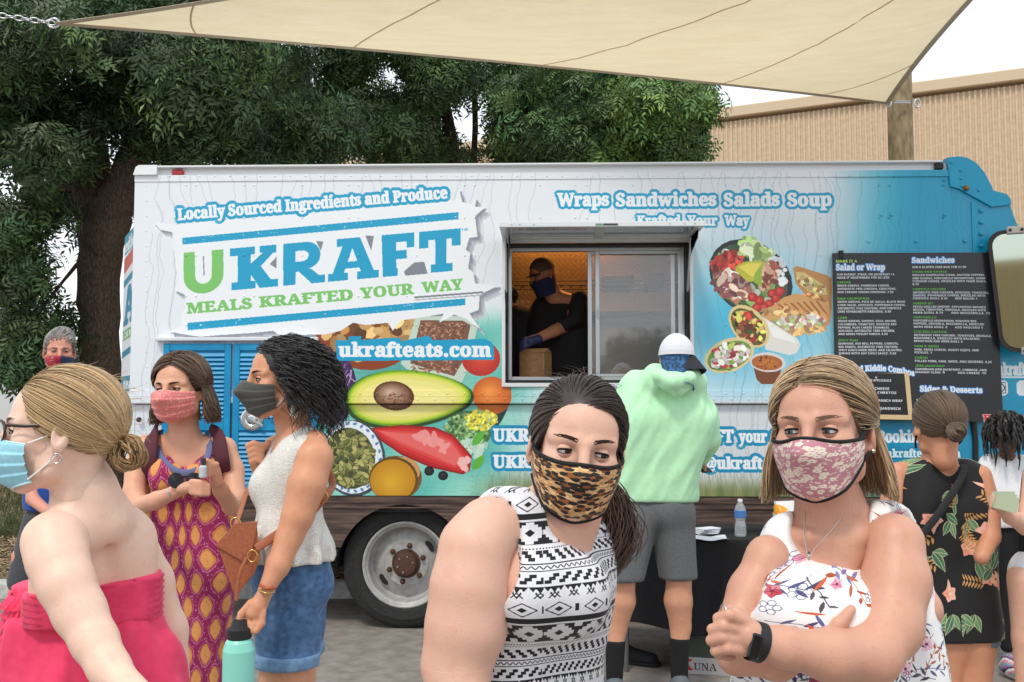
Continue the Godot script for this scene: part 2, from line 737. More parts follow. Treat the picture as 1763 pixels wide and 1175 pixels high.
	wrap.poly(flat_letter(u), green)
	# K
	wrap.poly(flat_letter([507, 455, 618, 455, 618, 490, 600, 490, 600, 530, 655, 485, 640, 485, 640, 455, 714, 455, 714, 490, 700, 490, 645, 545, 690, 608, 722, 608, 722, 642, 640, 642, 600, 578, 600, 608, 622, 608, 622, 642, 514, 642, 514, 608, 542, 608, 542, 490, 507, 490]), blue)
	# R
	var r := [745, 455, 850, 455]
	for k in 9:
		var an := -PI / 2.0 + PI * k / 8.0
		r.append_array([850.0 + cos(an) * 62.0, 515.0 + sin(an) * 60.0])
	r.append_array([868, 575, 905, 608, 932, 608, 932, 642, 872, 642, 815, 585, 800, 585, 800, 642, 745, 642])
	wrap.poly(flat_letter(r), blue)
	wrap.poly(flat_letter([800, 492, 838, 492, 856, 502, 860, 516, 852, 532, 836, 540, 800, 540]), white)
	# A
	wrap.poly(flat_letter([985, 455, 1088, 455, 1150, 608, 1172, 608, 1172, 642, 1075, 642, 1075, 608, 1092, 608, 1086, 590, 1022, 590, 1016, 608, 1034, 608, 1034, 642, 945, 642, 945, 608, 966, 608, 1010, 490, 985, 490]), blue)
	wrap.poly(flat_letter([1054, 500, 1076, 560, 1033, 560]), white)
	# F
	wrap.poly(flat_letter([1185, 455, 1330, 455, 1330, 520, 1296, 520, 1296, 492, 1250, 492, 1250, 530, 1296, 530, 1296, 568, 1250, 568, 1250, 608, 1256, 608, 1256, 642, 1190, 642]), blue)
	# T
	wrap.poly(flat_letter([1352, 455, 1537, 455, 1537, 530, 1498, 530, 1498, 496, 1474, 496, 1474, 606, 1502, 606, 1502, 642, 1405, 642, 1405, 606, 1424, 606, 1424, 496, 1394, 496, 1394, 530, 1352, 530]), blue)
	wrap.text("TM", sans_bold, W(794, 398), W(805, 397), 5.0, blue)
	for m in [["MEALS", 322, 540, 433, 531], ["KRAFTED", 447, 529, 607, 516], ["YOUR", 621, 514, 712, 506], ["WAY", 727, 504, 797, 498]]:
		wrap.text(m[0], slab, W(m[1], m[2]), W(m[3], m[4]), 23.0, green)
	wrap.poly(wp([713, 511, 832, 502, 832, 505, 713, 514]), c8(120, 124, 132))
	wrap.poly(wp([713, 516, 832, 507, 832, 509, 713, 518]), c8(170, 174, 180))
	# lettering
	wrap.text("Locally Sourced Ingredients and Produce", slab, W(306, 379), W(770, 341), 26.0, white, 7.0, blue)
	for m in [["Wraps", 960, 1048], ["Sandwiches", 1061, 1233], ["Salads", 1247, 1342], ["Soup", 1357, 1431]]:
		wrap.text(m[0], slab, W(m[1], 355), W(m[2], 354), 29.0, white, 6.0, blue)
	for m in [["Krafted", 1097, 1172], ["Your", 1184, 1235], ["Way", 1248, 1290]]:
		wrap.text(m[0], slab, W(m[1], 388), W(m[2], 388), 22.0, white, 5.0, blue)
	wrap.poly(wp([577, 586, 600, 586, 600, 579, 622, 579, 622, 586, 668, 582, 690, 582, 690, 588, 738, 578, 745, 586, 836, 584, 846, 590, 851, 600, 851, 620, 580, 622]), blue)
	wrap.text("ukrafteats.com", slab, W(583, 614), W(845, 614), 30.0, white, 0.0, blue)
	for m in [["UKRAFT", 849, 760, 968, 27], ["UKRAFT", 849, 806, 968, 27], ["UKRAFT", 1160, 762, 1264, 27], ["your", 1274, 762, 1322, 25], ["Gathering", 1330, 762, 1440, 25], ["@ukrafteats", 1214, 808, 1365, 25], ["Booking", 1514, 762, 1597, 25]]:
		wrap.text(m[0], slab, W(m[1], m[2]), W(m[3], m[2]), m[4], white, 7.0, c8(0, 140, 184))
	wrap.text("@ukrafteats.com", slab, W(1514, 788), W(1655, 788), 17.0, c8(205, 225, 232), 4.0, c8(0, 120, 160))
	wrap.text("ukrafteats", slab, W(1719, 646), W(1798, 646), 26.0, white)
	wrap.poly(wp([1600, 648, 1800, 648, 1800, 651, 1600, 651]), white)
	for bx in [1710.0, 1752.0]:
		wrap.poly(wp([bx + 5, 655, bx + 22, 655, bx + 27, 660, bx + 27, 677, bx + 22, 682, bx + 5, 682, bx, 677, bx, 660]), white)
	we(1724, 668, 7.5, 7.5, 0, c8(60, 80, 90))
	we(1724, 668, 5.5, 5.5, 0, white)
	for l in [[-9, -9, 9, -9], [9, -9, 9, 9], [9, 9, -9, 9], [-9, 9, -9, -9]]:
		wrap.line([W(1724 + l[0], 668 + l[1]), W(1724 + l[2], 668 + l[3])], 1.6, c8(90, 105, 112))
	for ly in [0.0, 42.0]:
		wrap.leaf(W(813, 768 + ly), W(834, 741 + ly), 20.0, c8(96, 178, 62))
	# purple edge of the rear corner
	for k in 40:
		var yy := rng.randf_range(310, 430)
		we(rng.randf_range(213, 222), yy, 3, rng.randf_range(1, 4), 0, c8(110, 70, 130), 7)
	wrap_tex = wrap.tex()

func paint_food() -> void:
	var sh := c8(24, 66, 70)
	# walnuts in a clay bowl
	grad_ell(632, 560, 92, 78, 8, c8(140, 62, 28), c8(206, 120, 66), 5)
	we(634, 556, 82, 66, 8, c8(120, 66, 34))
	scatter(634, 556, 76, 60, 0, 90, [c8(206, 158, 96), c8(176, 122, 66), c8(226, 184, 122), c8(120, 74, 38)], 9.0, 1.4)
	# flax seed in a glass dish
	wrap.poly(wp([716, 545, 800, 545, 822, 558, 812, 622, 794, 660, 700, 636, 690, 626]), c8(196, 214, 198))
	wrap.poly(wp([724, 552, 796, 552, 810, 560, 798, 620, 782, 648, 706, 626]), c8(122, 84, 66))
	for k in 420:
		var fx := rng.randf_range(708, 800)
		var fy := rng.randf_range(556, 642)
		if fx > 806 - (fy - 552) * 0.24 or fx < 724 - (fy - 552) * 0.22:
			continue
		we(fx, fy, 3.4, 1.3, rng.randf_range(-70, 70), [c8(170, 116, 92), c8(126, 80, 62), c8(200, 150, 122), c8(96, 58, 44)][k % 4], 7)
	# red cabbage
	grad_ell(566, 668, 48, 64, 0, c8(60, 38, 82), c8(120, 82, 142), 5)
	for k in 150:
		var an := rng.randf() * TAU
		var q := sqrt(rng.randf())
		var c: Color = [c8(196, 160, 206), c8(100, 58, 130), c8(150, 104, 170), c8(70, 40, 92)][k % 4]
		var p := Vector2(566 + cos(an) * 46 * q, 668 + sin(an) * 62 * q)
		var d := Vector2(rng.randf_range(4, 16), 0).rotated(rng.randf_range(0.6, 2.4))
		wrap.line([W(p.x - d.x, p.y - d.y), W(p.x + rng.randf_range(-4, 4), p.y), W(p.x + d.x, p.y + d.y)], 2.2, c)
	# tomato and orange pepper
	grad_ell(828, 618, 33, 30, 0, c8(186, 44, 34), c8(232, 92, 66), 8, Vector2(4, -8))
	we(862, 700, 12, 40, 20, sh)
	grad_ell(847, 681, 34, 32, 20, c8(206, 100, 34), c8(246, 158, 78), 8, Vector2(-6, -6))
	# avocado half
	var av := []
	for k in 40:
		var an := TAU * k / 40.0
		var ca := cos(an)
		var taper := 1.0 - 0.34 * (ca * 0.5 + 0.5)
		av.append([ca * 107.0, sin(an) * 57.0 * taper - ca * 4.0])
	for st in [[1.05, 1.06, c8(44, 74, 34), 3.0], [1.0, 1.0, c8(112, 164, 34), 0.0], [0.965, 0.93, c8(176, 206, 52), 0.0], [0.93, 0.87, c8(214, 222, 88), 0.0], [0.88, 0.8, c8(232, 226, 120), 0.0], [0.78, 0.66, c8(240, 230, 140), 0.0], [0.6, 0.45, c8(244, 234, 152), 0.0]]:
		var p := PackedVector2Array()
		for q in av:
			p.append(W(704 + q[0] * st[0], 685 + q[1] * st[1] + st[3]))
		wrap.poly(p, st[2])
	grad_ell(678, 682, 35, 25, 8, c8(92, 50, 26), c8(214, 184, 160), 9, Vector2(-7, -6), 0.7)
	scatter(684, 690, 28, 14, 0, 60, [c8(120, 70, 42), c8(150, 100, 66)], 1.2)
	# broccoli
	grad_ell(806, 742, 40, 34, 0, c8(70, 120, 66), c8(120, 164, 96), 4)
	scatter(800, 744, 38, 32, 0, 320, [c8(96, 142, 84), c8(134, 176, 108), c8(66, 108, 62), c8(160, 194, 140)], 2.6, 1.1)
	scatter(828, 724, 28, 18, 0, 160, [c8(240, 226, 80), c8(222, 206, 60), c8(246, 236, 120)], 2.6, 1.1)
	scatter(815, 772, 24, 16, 0, 60, [c8(200, 224, 206), c8(180, 214, 196)], 4.0, 1.1, 0.05)
	# red pepper
	for st in [[0.0, c8(150, 22, 26)], [3.0, c8(188, 34, 38)], [7.0, c8(212, 48, 50)], [12.0, c8(224, 74, 72)], [16.0, c8(232, 104, 100)]]:
		var g: float = st[0]
		wrap.poly(wp([636 + g, 738 + g * 0.3, 690, 732 + g * 0.9, 748, 736 + g * 0.9, 780 - g * 0.3, 750 + g * 0.7, 812 - g, 786 + g * 0.3, 808 - g, 812 - g * 0.9, 796 - g, 818 - g, 740, 806 - g * 1.4, 690, 784 - g * 1.3, 652 + g, 758 - g * 0.4]), st[1])
	scatter(740, 760, 34, 6, 20, 14, [c8(240, 150, 146)], 5.0, 2.6, 0.03)
	scatter(797, 800, 10, 12, 0, 20, [c8(244, 186, 180)], 4.0, 1.4, 0.03)
	# pumpkin seeds in a painted bowl
	we(606, 790, 56, 66, -12, c8(60, 70, 84))
	we(604, 788, 53, 63, -12, c8(228, 236, 242))
	for k in 26:
		var an := TAU * k / 26.0
		var o := Vector2(cos(an) * 49, sin(an) * 59).rotated(deg_to_rad(-12.0))
		we(604 + o.x, 788 + o.y, 4.0, 2.4, rng.randf() * 180, c8(92, 132, 190), 7)
	we(600, 790, 44, 53, -12, c8(62, 66, 34))
	for k in 210:
		var an := rng.randf() * TAU
		var q := sqrt(rng.randf())
		var o := Vector2(cos(an) * 41 * q, sin(an) * 50 * q).rotated(deg_to_rad(-12.0))
		var rot := rng.randf() * 180
		var c: Color = [c8(138, 142, 78), c8(112, 116, 60), c8(168, 166, 100), c8(84, 92, 52), c8(188, 184, 112)][k % 5]
		we(600 + o.x + 0.8, 790 + o.y + 0.8, 7.6, 4.0, rot, c.darkened(0.45), 10)
		we(600 + o.x, 790 + o.y, 7.0, 3.4, rot, c, 10)
	# oil in a glass
	we(680, 824, 45, 38, 0, c8(120, 84, 40))
	we(690, 812, 32, 24, 0, c8(206, 150, 92))
	we(676, 826, 42, 38, 0, c8(96, 70, 20))
	grad_ell(675, 828, 39, 36, 0, c8(196, 136, 26), c8(226, 176, 46), 8, Vector2(-4, 4))
	for b in [[738, 812], [762, 820]]:
		grad_ell(b[0], b[1], 8.5, 8, 0, c8(20, 18, 26), c8(70, 62, 74), 5, Vector2(-1, -2))
	# salad bowl, wraps, sandwich and dip
	wrap.poly(wp([1222, 458, 1240, 428, 1250, 440, 1232, 470]), c8(44, 46, 50))
	we(1293, 478, 76, 60, 38, c8(30, 32, 34))
	we(1291, 480, 70, 54, 38, c8(74, 80, 78))
	we(1289, 481, 68, 52, 38, c8(60, 84, 48))
	scatter(1289, 481, 64, 48, 38, 130, [c8(86, 126, 62), c8(50, 84, 44), c8(124, 158, 92), c8(200, 210, 190)], 6.0, 1.8)
	scatter(1252, 452, 28, 17, -28, 60, [c8(176, 46, 40), c8(206, 78, 60), c8(130, 34, 34)], 4.2, 1.6)
	scatter(1302, 436, 30, 14, 30, 34, [c8(206, 222, 164), c8(170, 200, 120), c8(226, 232, 196)], 6.5, 2.0)
	scatter(1340, 466, 12, 22, -14, 40, [c8(240, 242, 244), c8(222, 226, 230)], 5.0, 1.2, 0.06)
	scatter(1322, 474, 16, 26, 20, 60, [c8(190, 120, 96), c8(226, 178, 152), c8(146, 74, 60)], 4.0, 1.5)
	scatter(1262, 494, 32, 22, 14, 70, [c8(208, 184, 166), c8(120, 66, 72), c8(232, 222, 214), c8(168, 112, 92)], 5.4, 2.0)
	wrap.poly(wp([1268, 458, 1286, 450, 1314, 450, 1316, 458, 1300, 484, 1288, 486, 1266, 466]), c8(190, 190, 50))
	wrap.poly(wp([1272, 460, 1290, 453, 1312, 453, 1296, 478]), c8(232, 216, 92))
	wrap.poly(wp([1300, 470, 1312, 456, 1312, 494, 1298, 486]), c8(150, 180, 60))
	for t in [[1308, 518], [1330, 506], [1343, 502], [1304, 530], [1325, 524], [1336, 514], [1316, 530], [1296, 512]]:
		grad_ell(t[0], t[1], 8.5, 8, 0, c8(168, 30, 26), c8(236, 96, 76), 5, Vector2(-2, -2))
	# sandwich halves
	wrap.poly(wp([1366, 462, 1372, 458, 1424, 474, 1432, 480, 1432, 535, 1412, 526, 1384, 505, 1370, 488]), c8(196, 140, 78))
	wrap.poly(wp([1370, 468, 1386, 470, 1420, 492, 1426, 508, 1400, 508, 1376, 488]), c8(214, 196, 124))
	scatter(1398, 490, 26, 8, 26, 70, [c8(220, 190, 130), c8(180, 120, 60), c8(236, 214, 160), c8(150, 160, 80)], 3.0, 1.5)
	scatter(1404, 518, 24, 8, 26, 50, [c8(206, 146, 84), c8(228, 178, 116), c8(160, 96, 44)], 3.4, 1.6)
	wrap.poly(wp([1310, 542, 1350, 512, 1372, 505, 1424, 522, 1432, 536, 1428, 560, 1404, 572, 1370, 577, 1340, 566]), c8(212, 160, 98))
	for k in 7:
		wrap.line([W(1340 + k * 11, 524 - k * 1.0), W(1362 + k * 10, 540)], 4.0, c8(164, 98, 46))
	scatter(1366, 540, 56, 6, 5, 70, [c8(228, 186, 128), c8(196, 138, 80)], 3.6, 2.0)
	scatter(1374, 556, 48, 11, -4, 130, [c8(238, 236, 228), c8(180, 200, 130), c8(214, 150, 140), c8(224, 220, 200), c8(140, 170, 90)], 3.4, 1.5)
	scatter(1384, 571, 36, 4, -8, 40, [c8(218, 176, 116)], 3.2, 2.0)
	# wraps
	wrap.poly(wp([1312, 545, 1330, 556, 1374, 584, 1379, 594, 1372, 608, 1360, 612, 1318, 602]), c8(224, 222, 216))
	wrap.poly(wp([1320, 552, 1366, 582, 1372, 592, 1330, 580]), c8(240, 240, 238))
	we(1290, 562, 42, 28, 50, c8(226, 200, 140))
	we(1289, 563, 37, 23, 50, c8(88, 96, 40))
	scatter(1289, 563, 33, 19, 50, 130, [c8(220, 180, 110), c8(120, 66, 34), c8(196, 60, 44), c8(60, 84, 40), c8(204, 204, 90), c8(60, 36, 26)], 3.8, 1.5)
	we(1256, 612, 44, 28, -22, c8(224, 204, 152))
	we(1256, 613, 39, 23, -22, c8(110, 150, 60))
	scatter(1256, 613, 35, 19, -22, 130, [c8(238, 234, 230), c8(226, 214, 206), c8(90, 140, 56), c8(170, 60, 66), c8(170, 196, 90)], 4.2, 1.4)
	# dip
	wrap.poly(wp([1295, 622, 1350, 622, 1340, 656, 1330, 662, 1312, 662, 1303, 654]), c8(120, 66, 32))
	we(1322, 624, 30, 17, 4, c8(216, 212, 214))
	grad_ell(1321, 625, 26, 13, 4, c8(176, 98, 38), c8(206, 126, 52), 5)
	scatter(1321, 625, 22, 10, 4, 16, [c8(110, 50, 24)], 1.2)

func paint_menu() -> void:
	# board drawn in photo pixels: (1431, 438) is its upper corner
	var k := 3.6
	var cv := Cv.new(1024, 1008, c8(38, 38, 42))
	var o := Vector2(1431, 438)
	var P := func(x: float, y: float) -> Vector2: return (Vector2(x, y) - o) * k
	for i in 6000:
		var q := Vector2(rng.randf() * 1024, rng.randf() * 1008)
		var g := rng.randi_range(30, 46)
		cv.im.fill_rect(Rect2i(int(q.x), int(q.y), rng.randi_range(2, 26), 1), c8(g, g, g + 3))
	var wh := c8(226, 230, 234)
	var gr := c8(98, 190, 70)
	var glow := c8(40, 130, 210)
	cv.text("MAKE IT A", sans_bold, P.call(1436, 454), P.call(1473, 454), 4.2 * k, c8(190, 226, 90))
	cv.text("Salad or Wrap", slab, P.call(1436, 467), P.call(1521, 467), 10.0 * k, wh, 4.5, glow)
	cv.text("Sandwiches", slab, P.call(1569, 455), P.call(1643, 455), 9.0 * k, wh, 4.5, glow)
	cv.text("Sides & Desserts", slab, P.call(1576, 670), P.call(1682, 671), 9.0 * k, wh, 4.5, glow)
	cv.text("Krafted Kiddie Combos", slab, P.call(1436, 645), P.call(1567, 645), 9.0 * k, wh, 4.0, glow, 8.0 * k)
	var left := [["SUB SHRIMP, STEAK, OR JACKFRUIT +1.", 476, 102], ["MAKE IT VEGETARIAN FOR $2 LESS.", 481.5, 93], ["*CAESAR", 489.5, 24], ["MIXED GREENS, PARMESAN CHEESE,", 495, 92], ["ANTIBIOTIC FREE CHICKEN, CROUTONS,", 500.5, 103], ["AND CREAMY CAESAR DRESSING. 7.50", 506, 98], ["*BAJA CALIFORNIA", 517, 56], ["MIXED GREENS, PICO DE GALLO, BLACK BEAN", 522.5, 118], ["CORN SALSA, AVOCADO, PEPPERJACK CHEESE,", 528, 119], ["ANTIBIOTIC FREE CHICKEN, AND CHIPOTLE", 533.5, 111], ["LIME VINAIGRETTE DRESSING. 8.50", 539, 93], ["*COBB", 549.5, 16], ["MIXED GREENS, ONIONS, EGGS, BACON,", 555, 102], ["CUCUMBERS, TOMATOES, ROASTED RED", 560.5, 102], ["PEPPERS, BLUE CHEESE CRUMBLES,", 566, 90], ["AVOCADO, ANTIBIOTIC FREE CHICKEN,", 571.5, 99], ["AND GREEK YOGURT RANCH. 8.50", 577, 86], ["*SPICY THAI", 587.5, 34], ["EDAMAME, RED BELL PEPPERS, CARROTS,", 593, 105], ["RED ONION, ANTIBIOTIC FREE CHICKEN,", 598.5, 104], ["SPICY SUNFLOWER SEEDS, AND CILANTRO,", 604, 111], ["SERVED WITH SOY CHILI SAUCE. 8.50", 609.5, 100]]
	for l in left:
		var g: bool = l[0][0] == "*"
		cv.text(l[0].trim_prefix("*"), sans_bold, P.call(1437, l[1]), P.call(1437 + l[2], l[1]), 3.4 * k, gr if g else wh)
	var right := [["SUB A GLUTEN FREE BUN FOR $1.50", 464, 94], ["*STEAK AND CHEESE", 472, 60], ["GRILLED MARINATED STEAK, SAUTEED PEPPERS", 477.5, 125], ["AND ONIONS, PORTOBELLO MUSHROOMS, SHARP", 483, 127], ["CHEDDAR CHEESE, DRIZZLED WITH TIGER SAUCE.", 488, 129], ["8.75", 493, 11], ["*CHIPOTLE CHICKEN", 501.5, 57], ["ANTIBIOTIC FREE CHICKEN, AVOCADO, TOMATOES,", 507, 132], ["ONIONS, PEPPERJACK CHEESE, DRIZZLED WITH", 512, 125], ["CHIPOTLE AIOLI. 8.25        ADD BACON 1", 517, 111], ["*SHRIMP BLT", 525.5, 36], ["PESTO GRILLED SHRIMP, APPLEWOOD SMOKED", 531, 125], ["BACON, TOMATOES, ARUGULA, DRIZZLED WITH", 536, 125], ["HERB AIOLI. 8.75        ADD MOZZARELLA .75", 541, 132], ["*PORTOBELLO", 549, 40], ["PORTOBELLO MUSHROOM, ROASTED RED", 554.5, 108], ["PEPPERS, ARUGULA, MOZZARELLA, DRIZZLED", 559.5, 121], ["WITH HERB AIOLI. 8        ADD AVOCADO 1", 565, 118], ["*CHICKEN CAPRESE", 573, 57], ["ANTIBIOTIC FREE CHICKEN, TOMATOES, ARUGULA,", 578.5, 133], ["MOZZARELLA, DRIZZLED WITH BALSAMIC", 583.5, 113], ["REDUCTION AND HERB AIOLI. 8", 588.5, 83], ["*HAM & SWISS", 597, 42], ["HAM, SWISS CHEESE, HONEY DIJON, AND", 602.5, 110], ["PICKLES. 7", 607.5, 30], ["*CUBAN", 616, 22], ["PULLED PORK, HAM, SWISS, AND MUSTARD. 8.25", 621.5, 131], ["*JERK JACKFRUIT", 629.5, 51], ["CARIBBEAN JERK JACKFRUIT, CABBAGE, AND", 635, 122], ["MANGO SLAW. 9             ADD CHEESE .75", 640, 121], ["SIDE", 686, 14], ["SOUP", 692, 14], ["CHIPS .75    COOKIE 1.25    DRINK 1.25", 716, 86]]
	for l in right:
		var g: bool = l[0][0] == "*"
		cv.text(l[0].trim_prefix("*"), sans_bold, P.call(1569, l[1]), P.call(1569 + l[2], l[1]), 3.4 * k, gr if g else wh)
	# the framed children's slate
	cv.poly(PackedVector2Array([P.call(1440, 642), P.call(1558, 640), P.call(1562, 717), P.call(1440, 717)]), c8(214, 186, 142))
	cv.poly(PackedVector2Array([P.call(1446, 641), P.call(1550, 641), P.call(1554, 709), P.call(1446, 709)]), c8(30, 30, 33))
	for l in [["6", 1500, 650, 1503], ["SERVED WITH APPLESAUCE", 1462, 655, 1527], ["MAC N CHEESE", 1473, 668.5, 1523], ["NACHOS WITH CHEETOS", 1448, 675, 1535], ["CHICKEN BACON RANCH WRAP", 1450, 688, 1545], ["GRILLED CHEESE SANDWICH", 1452, 701, 1541]]:
		cv.text(l[0], sans_bold, P.call(l[1], l[2]), P.call(l[3], l[2]), 4.0 * k, wh)
	# maker's mark
	cv.text("K", slab, P.call(1682, 720), P.call(1696, 720), 13.0 * k, c8(216, 40, 44), 3.0, c8(235, 235, 235))
	cv.text("UNA", serif_bold, P.call(1697, 718), P.call(1716, 718), 9.0 * k, c8(30, 30, 46), 2.0, c8(205, 205, 210))
	menu_tex = cv.tex()

# ---------- the food truck ----------
var truck: Node3D
var M := {}

func L(px: float, py: float, z := 0.0) -> Vector3:
	var t := tp(px, py)
	return Vector3(t.x, t.y, z)

func sx(px: float) -> float:
	return tp(px, 700).x

func sy(py: float) -> float:
	return tp(881, py).y

func slab_box(m: MB, s0: float, s1: float, y0: float, y1: float, z0: float, z1: float, bevel := 0.0) -> void:
	m.box(Vector3((s0 + s1) / 2, (y0 + y1) / 2, (z0 + z1) / 2), Vector3(absf(s1 - s0), absf(y1 - y0), absf(z1 - z0)), bevel)

func sheet(m: MB, s0: float, s1: float, y0: float, y1: float, z: float, thick := 0.02) -> void:
	# a panel whose print is laid by metres along and above
	m.prism(PackedVector2Array([Vector2(s0, y0), Vector2(s1, y0), Vector2(s1, y1), Vector2(s0, y1)]), z - thick, z)

func truck_mats() -> void:
	var w := mat(Color.WHITE, 0.32, 0.0, wrap_tex)
	w.uv1_scale = Vector3(1.0 / (S1 - S0), -1.0 / (WY1 - WY0), 1)
	w.uv1_offset = Vector3(-S0 / (S1 - S0), WY1 / (WY1 - WY0), 0)
	w.clearcoat_enabled = true
	w.clearcoat = 0.3
	w.clearcoat_roughness = 0.2
	M.wrap = w
	M.white = mat(c8(232, 234, 236), 0.35)
	M.alu = mat(c8(200, 202, 204), 0.35, 0.85)
	M.alu_white = mat(c8(222, 224, 226), 0.4, 0.2)
	M.black = mat(c8(20, 20, 22), 0.5)
	M.gasket = mat(c8(52, 46, 44), 0.6)
	M.dark = mat(c8(28, 28, 29), 0.85)
	M.cyan = mat(c8(0, 156, 196), 0.3)
	var bl := mat(c8(255, 255, 255), 0.45, 0.0, noise_tex(0.02, c8(0, 128, 178), c8(4, 150, 200), 3))
	M.blue_door = tri_mat(bl, 0.9)
	M.chrome = mat(c8(214, 214, 214), 0.22, 1.0)
	var wd := mat(Color.WHITE, 0.6, 0.0, noise_tex(0.012, c8(48, 37, 33), c8(122, 96, 84), 9, 512, 5))
	wd.uv1_triplanar = true
	wd.uv1_world_triplanar = true
	wd.uv1_scale = Vector3(0.35, 4.5, 0.35)
	M.wood = wd
	var gl := StandardMaterial3D.new()
	gl.albedo_color = Color(0.7, 0.75, 0.78, 0.06)
	gl.transparency = BaseMaterial3D.TRANSPARENCY_ALPHA
	gl.roughness = 0.03
	gl.metallic_specular = 0.9
	M.glass = gl
	var gd := StandardMaterial3D.new()
	gd.albedo_color = Color(0.22, 0.23, 0.23, 0.55)
	gd.transparency = BaseMaterial3D.TRANSPARENCY_ALPHA
	gd.roughness = 0.05
	gd.metallic_specular = 0.8
	M.tinted = gd
	# chequered plate
	var hm := Image.create_empty(128, 128, false, Image.FORMAT_RGB8)
	hm.fill(Color.BLACK)
	var cv := Cv.new(128, 128, Color.BLACK)
	for i in 3:
		for j in 3:
			cv.ell(Vector2(i * 64 + 0, j * 64), 25, 7, PI / 4, Color(0.6, 0.6, 0.6))
			cv.ell(Vector2(i * 64 + 32, j * 64 + 32), 25, 7, -PI / 4, Color(0.6, 0.6, 0.6))
			cv.ell(Vector2(i * 64 + 0, j * 64), 20, 4, PI / 4, Color.WHITE)
			cv.ell(Vector2(i * 64 + 32, j * 64 + 32), 20, 4, -PI / 4, Color.WHITE)
	cv.im.bump_map_to_normal_map(6.0)
	var pl := mat(c8(160, 140, 112), 0.3, 0.9)
	pl.normal_enabled = true
	pl.normal_texture = cv.tex()
	pl.normal_scale = 1.0
	M.plate = tri_mat(pl, 11.0)
	var ty := mat(c8(255, 255, 255), 0.85, 0.0, noise_tex(0.03, c8(30, 30, 31), c8(48, 47, 46), 4))
	M.tyre = tri_mat(ty, 3.0)
	var rm := mat(c8(255, 255, 255), 0.4, 0.0, noise_tex(0.015, c8(150, 148, 144), c8(186, 185, 182), 6))
	M.rim = tri_mat(rm, 3.0)
	var ru := mat(c8(255, 255, 255), 0.8, 0.2, noise_tex(0.05, c8(62, 40, 32), c8(112, 78, 62), 8))
	M.rust = tri_mat(ru, 6.0)

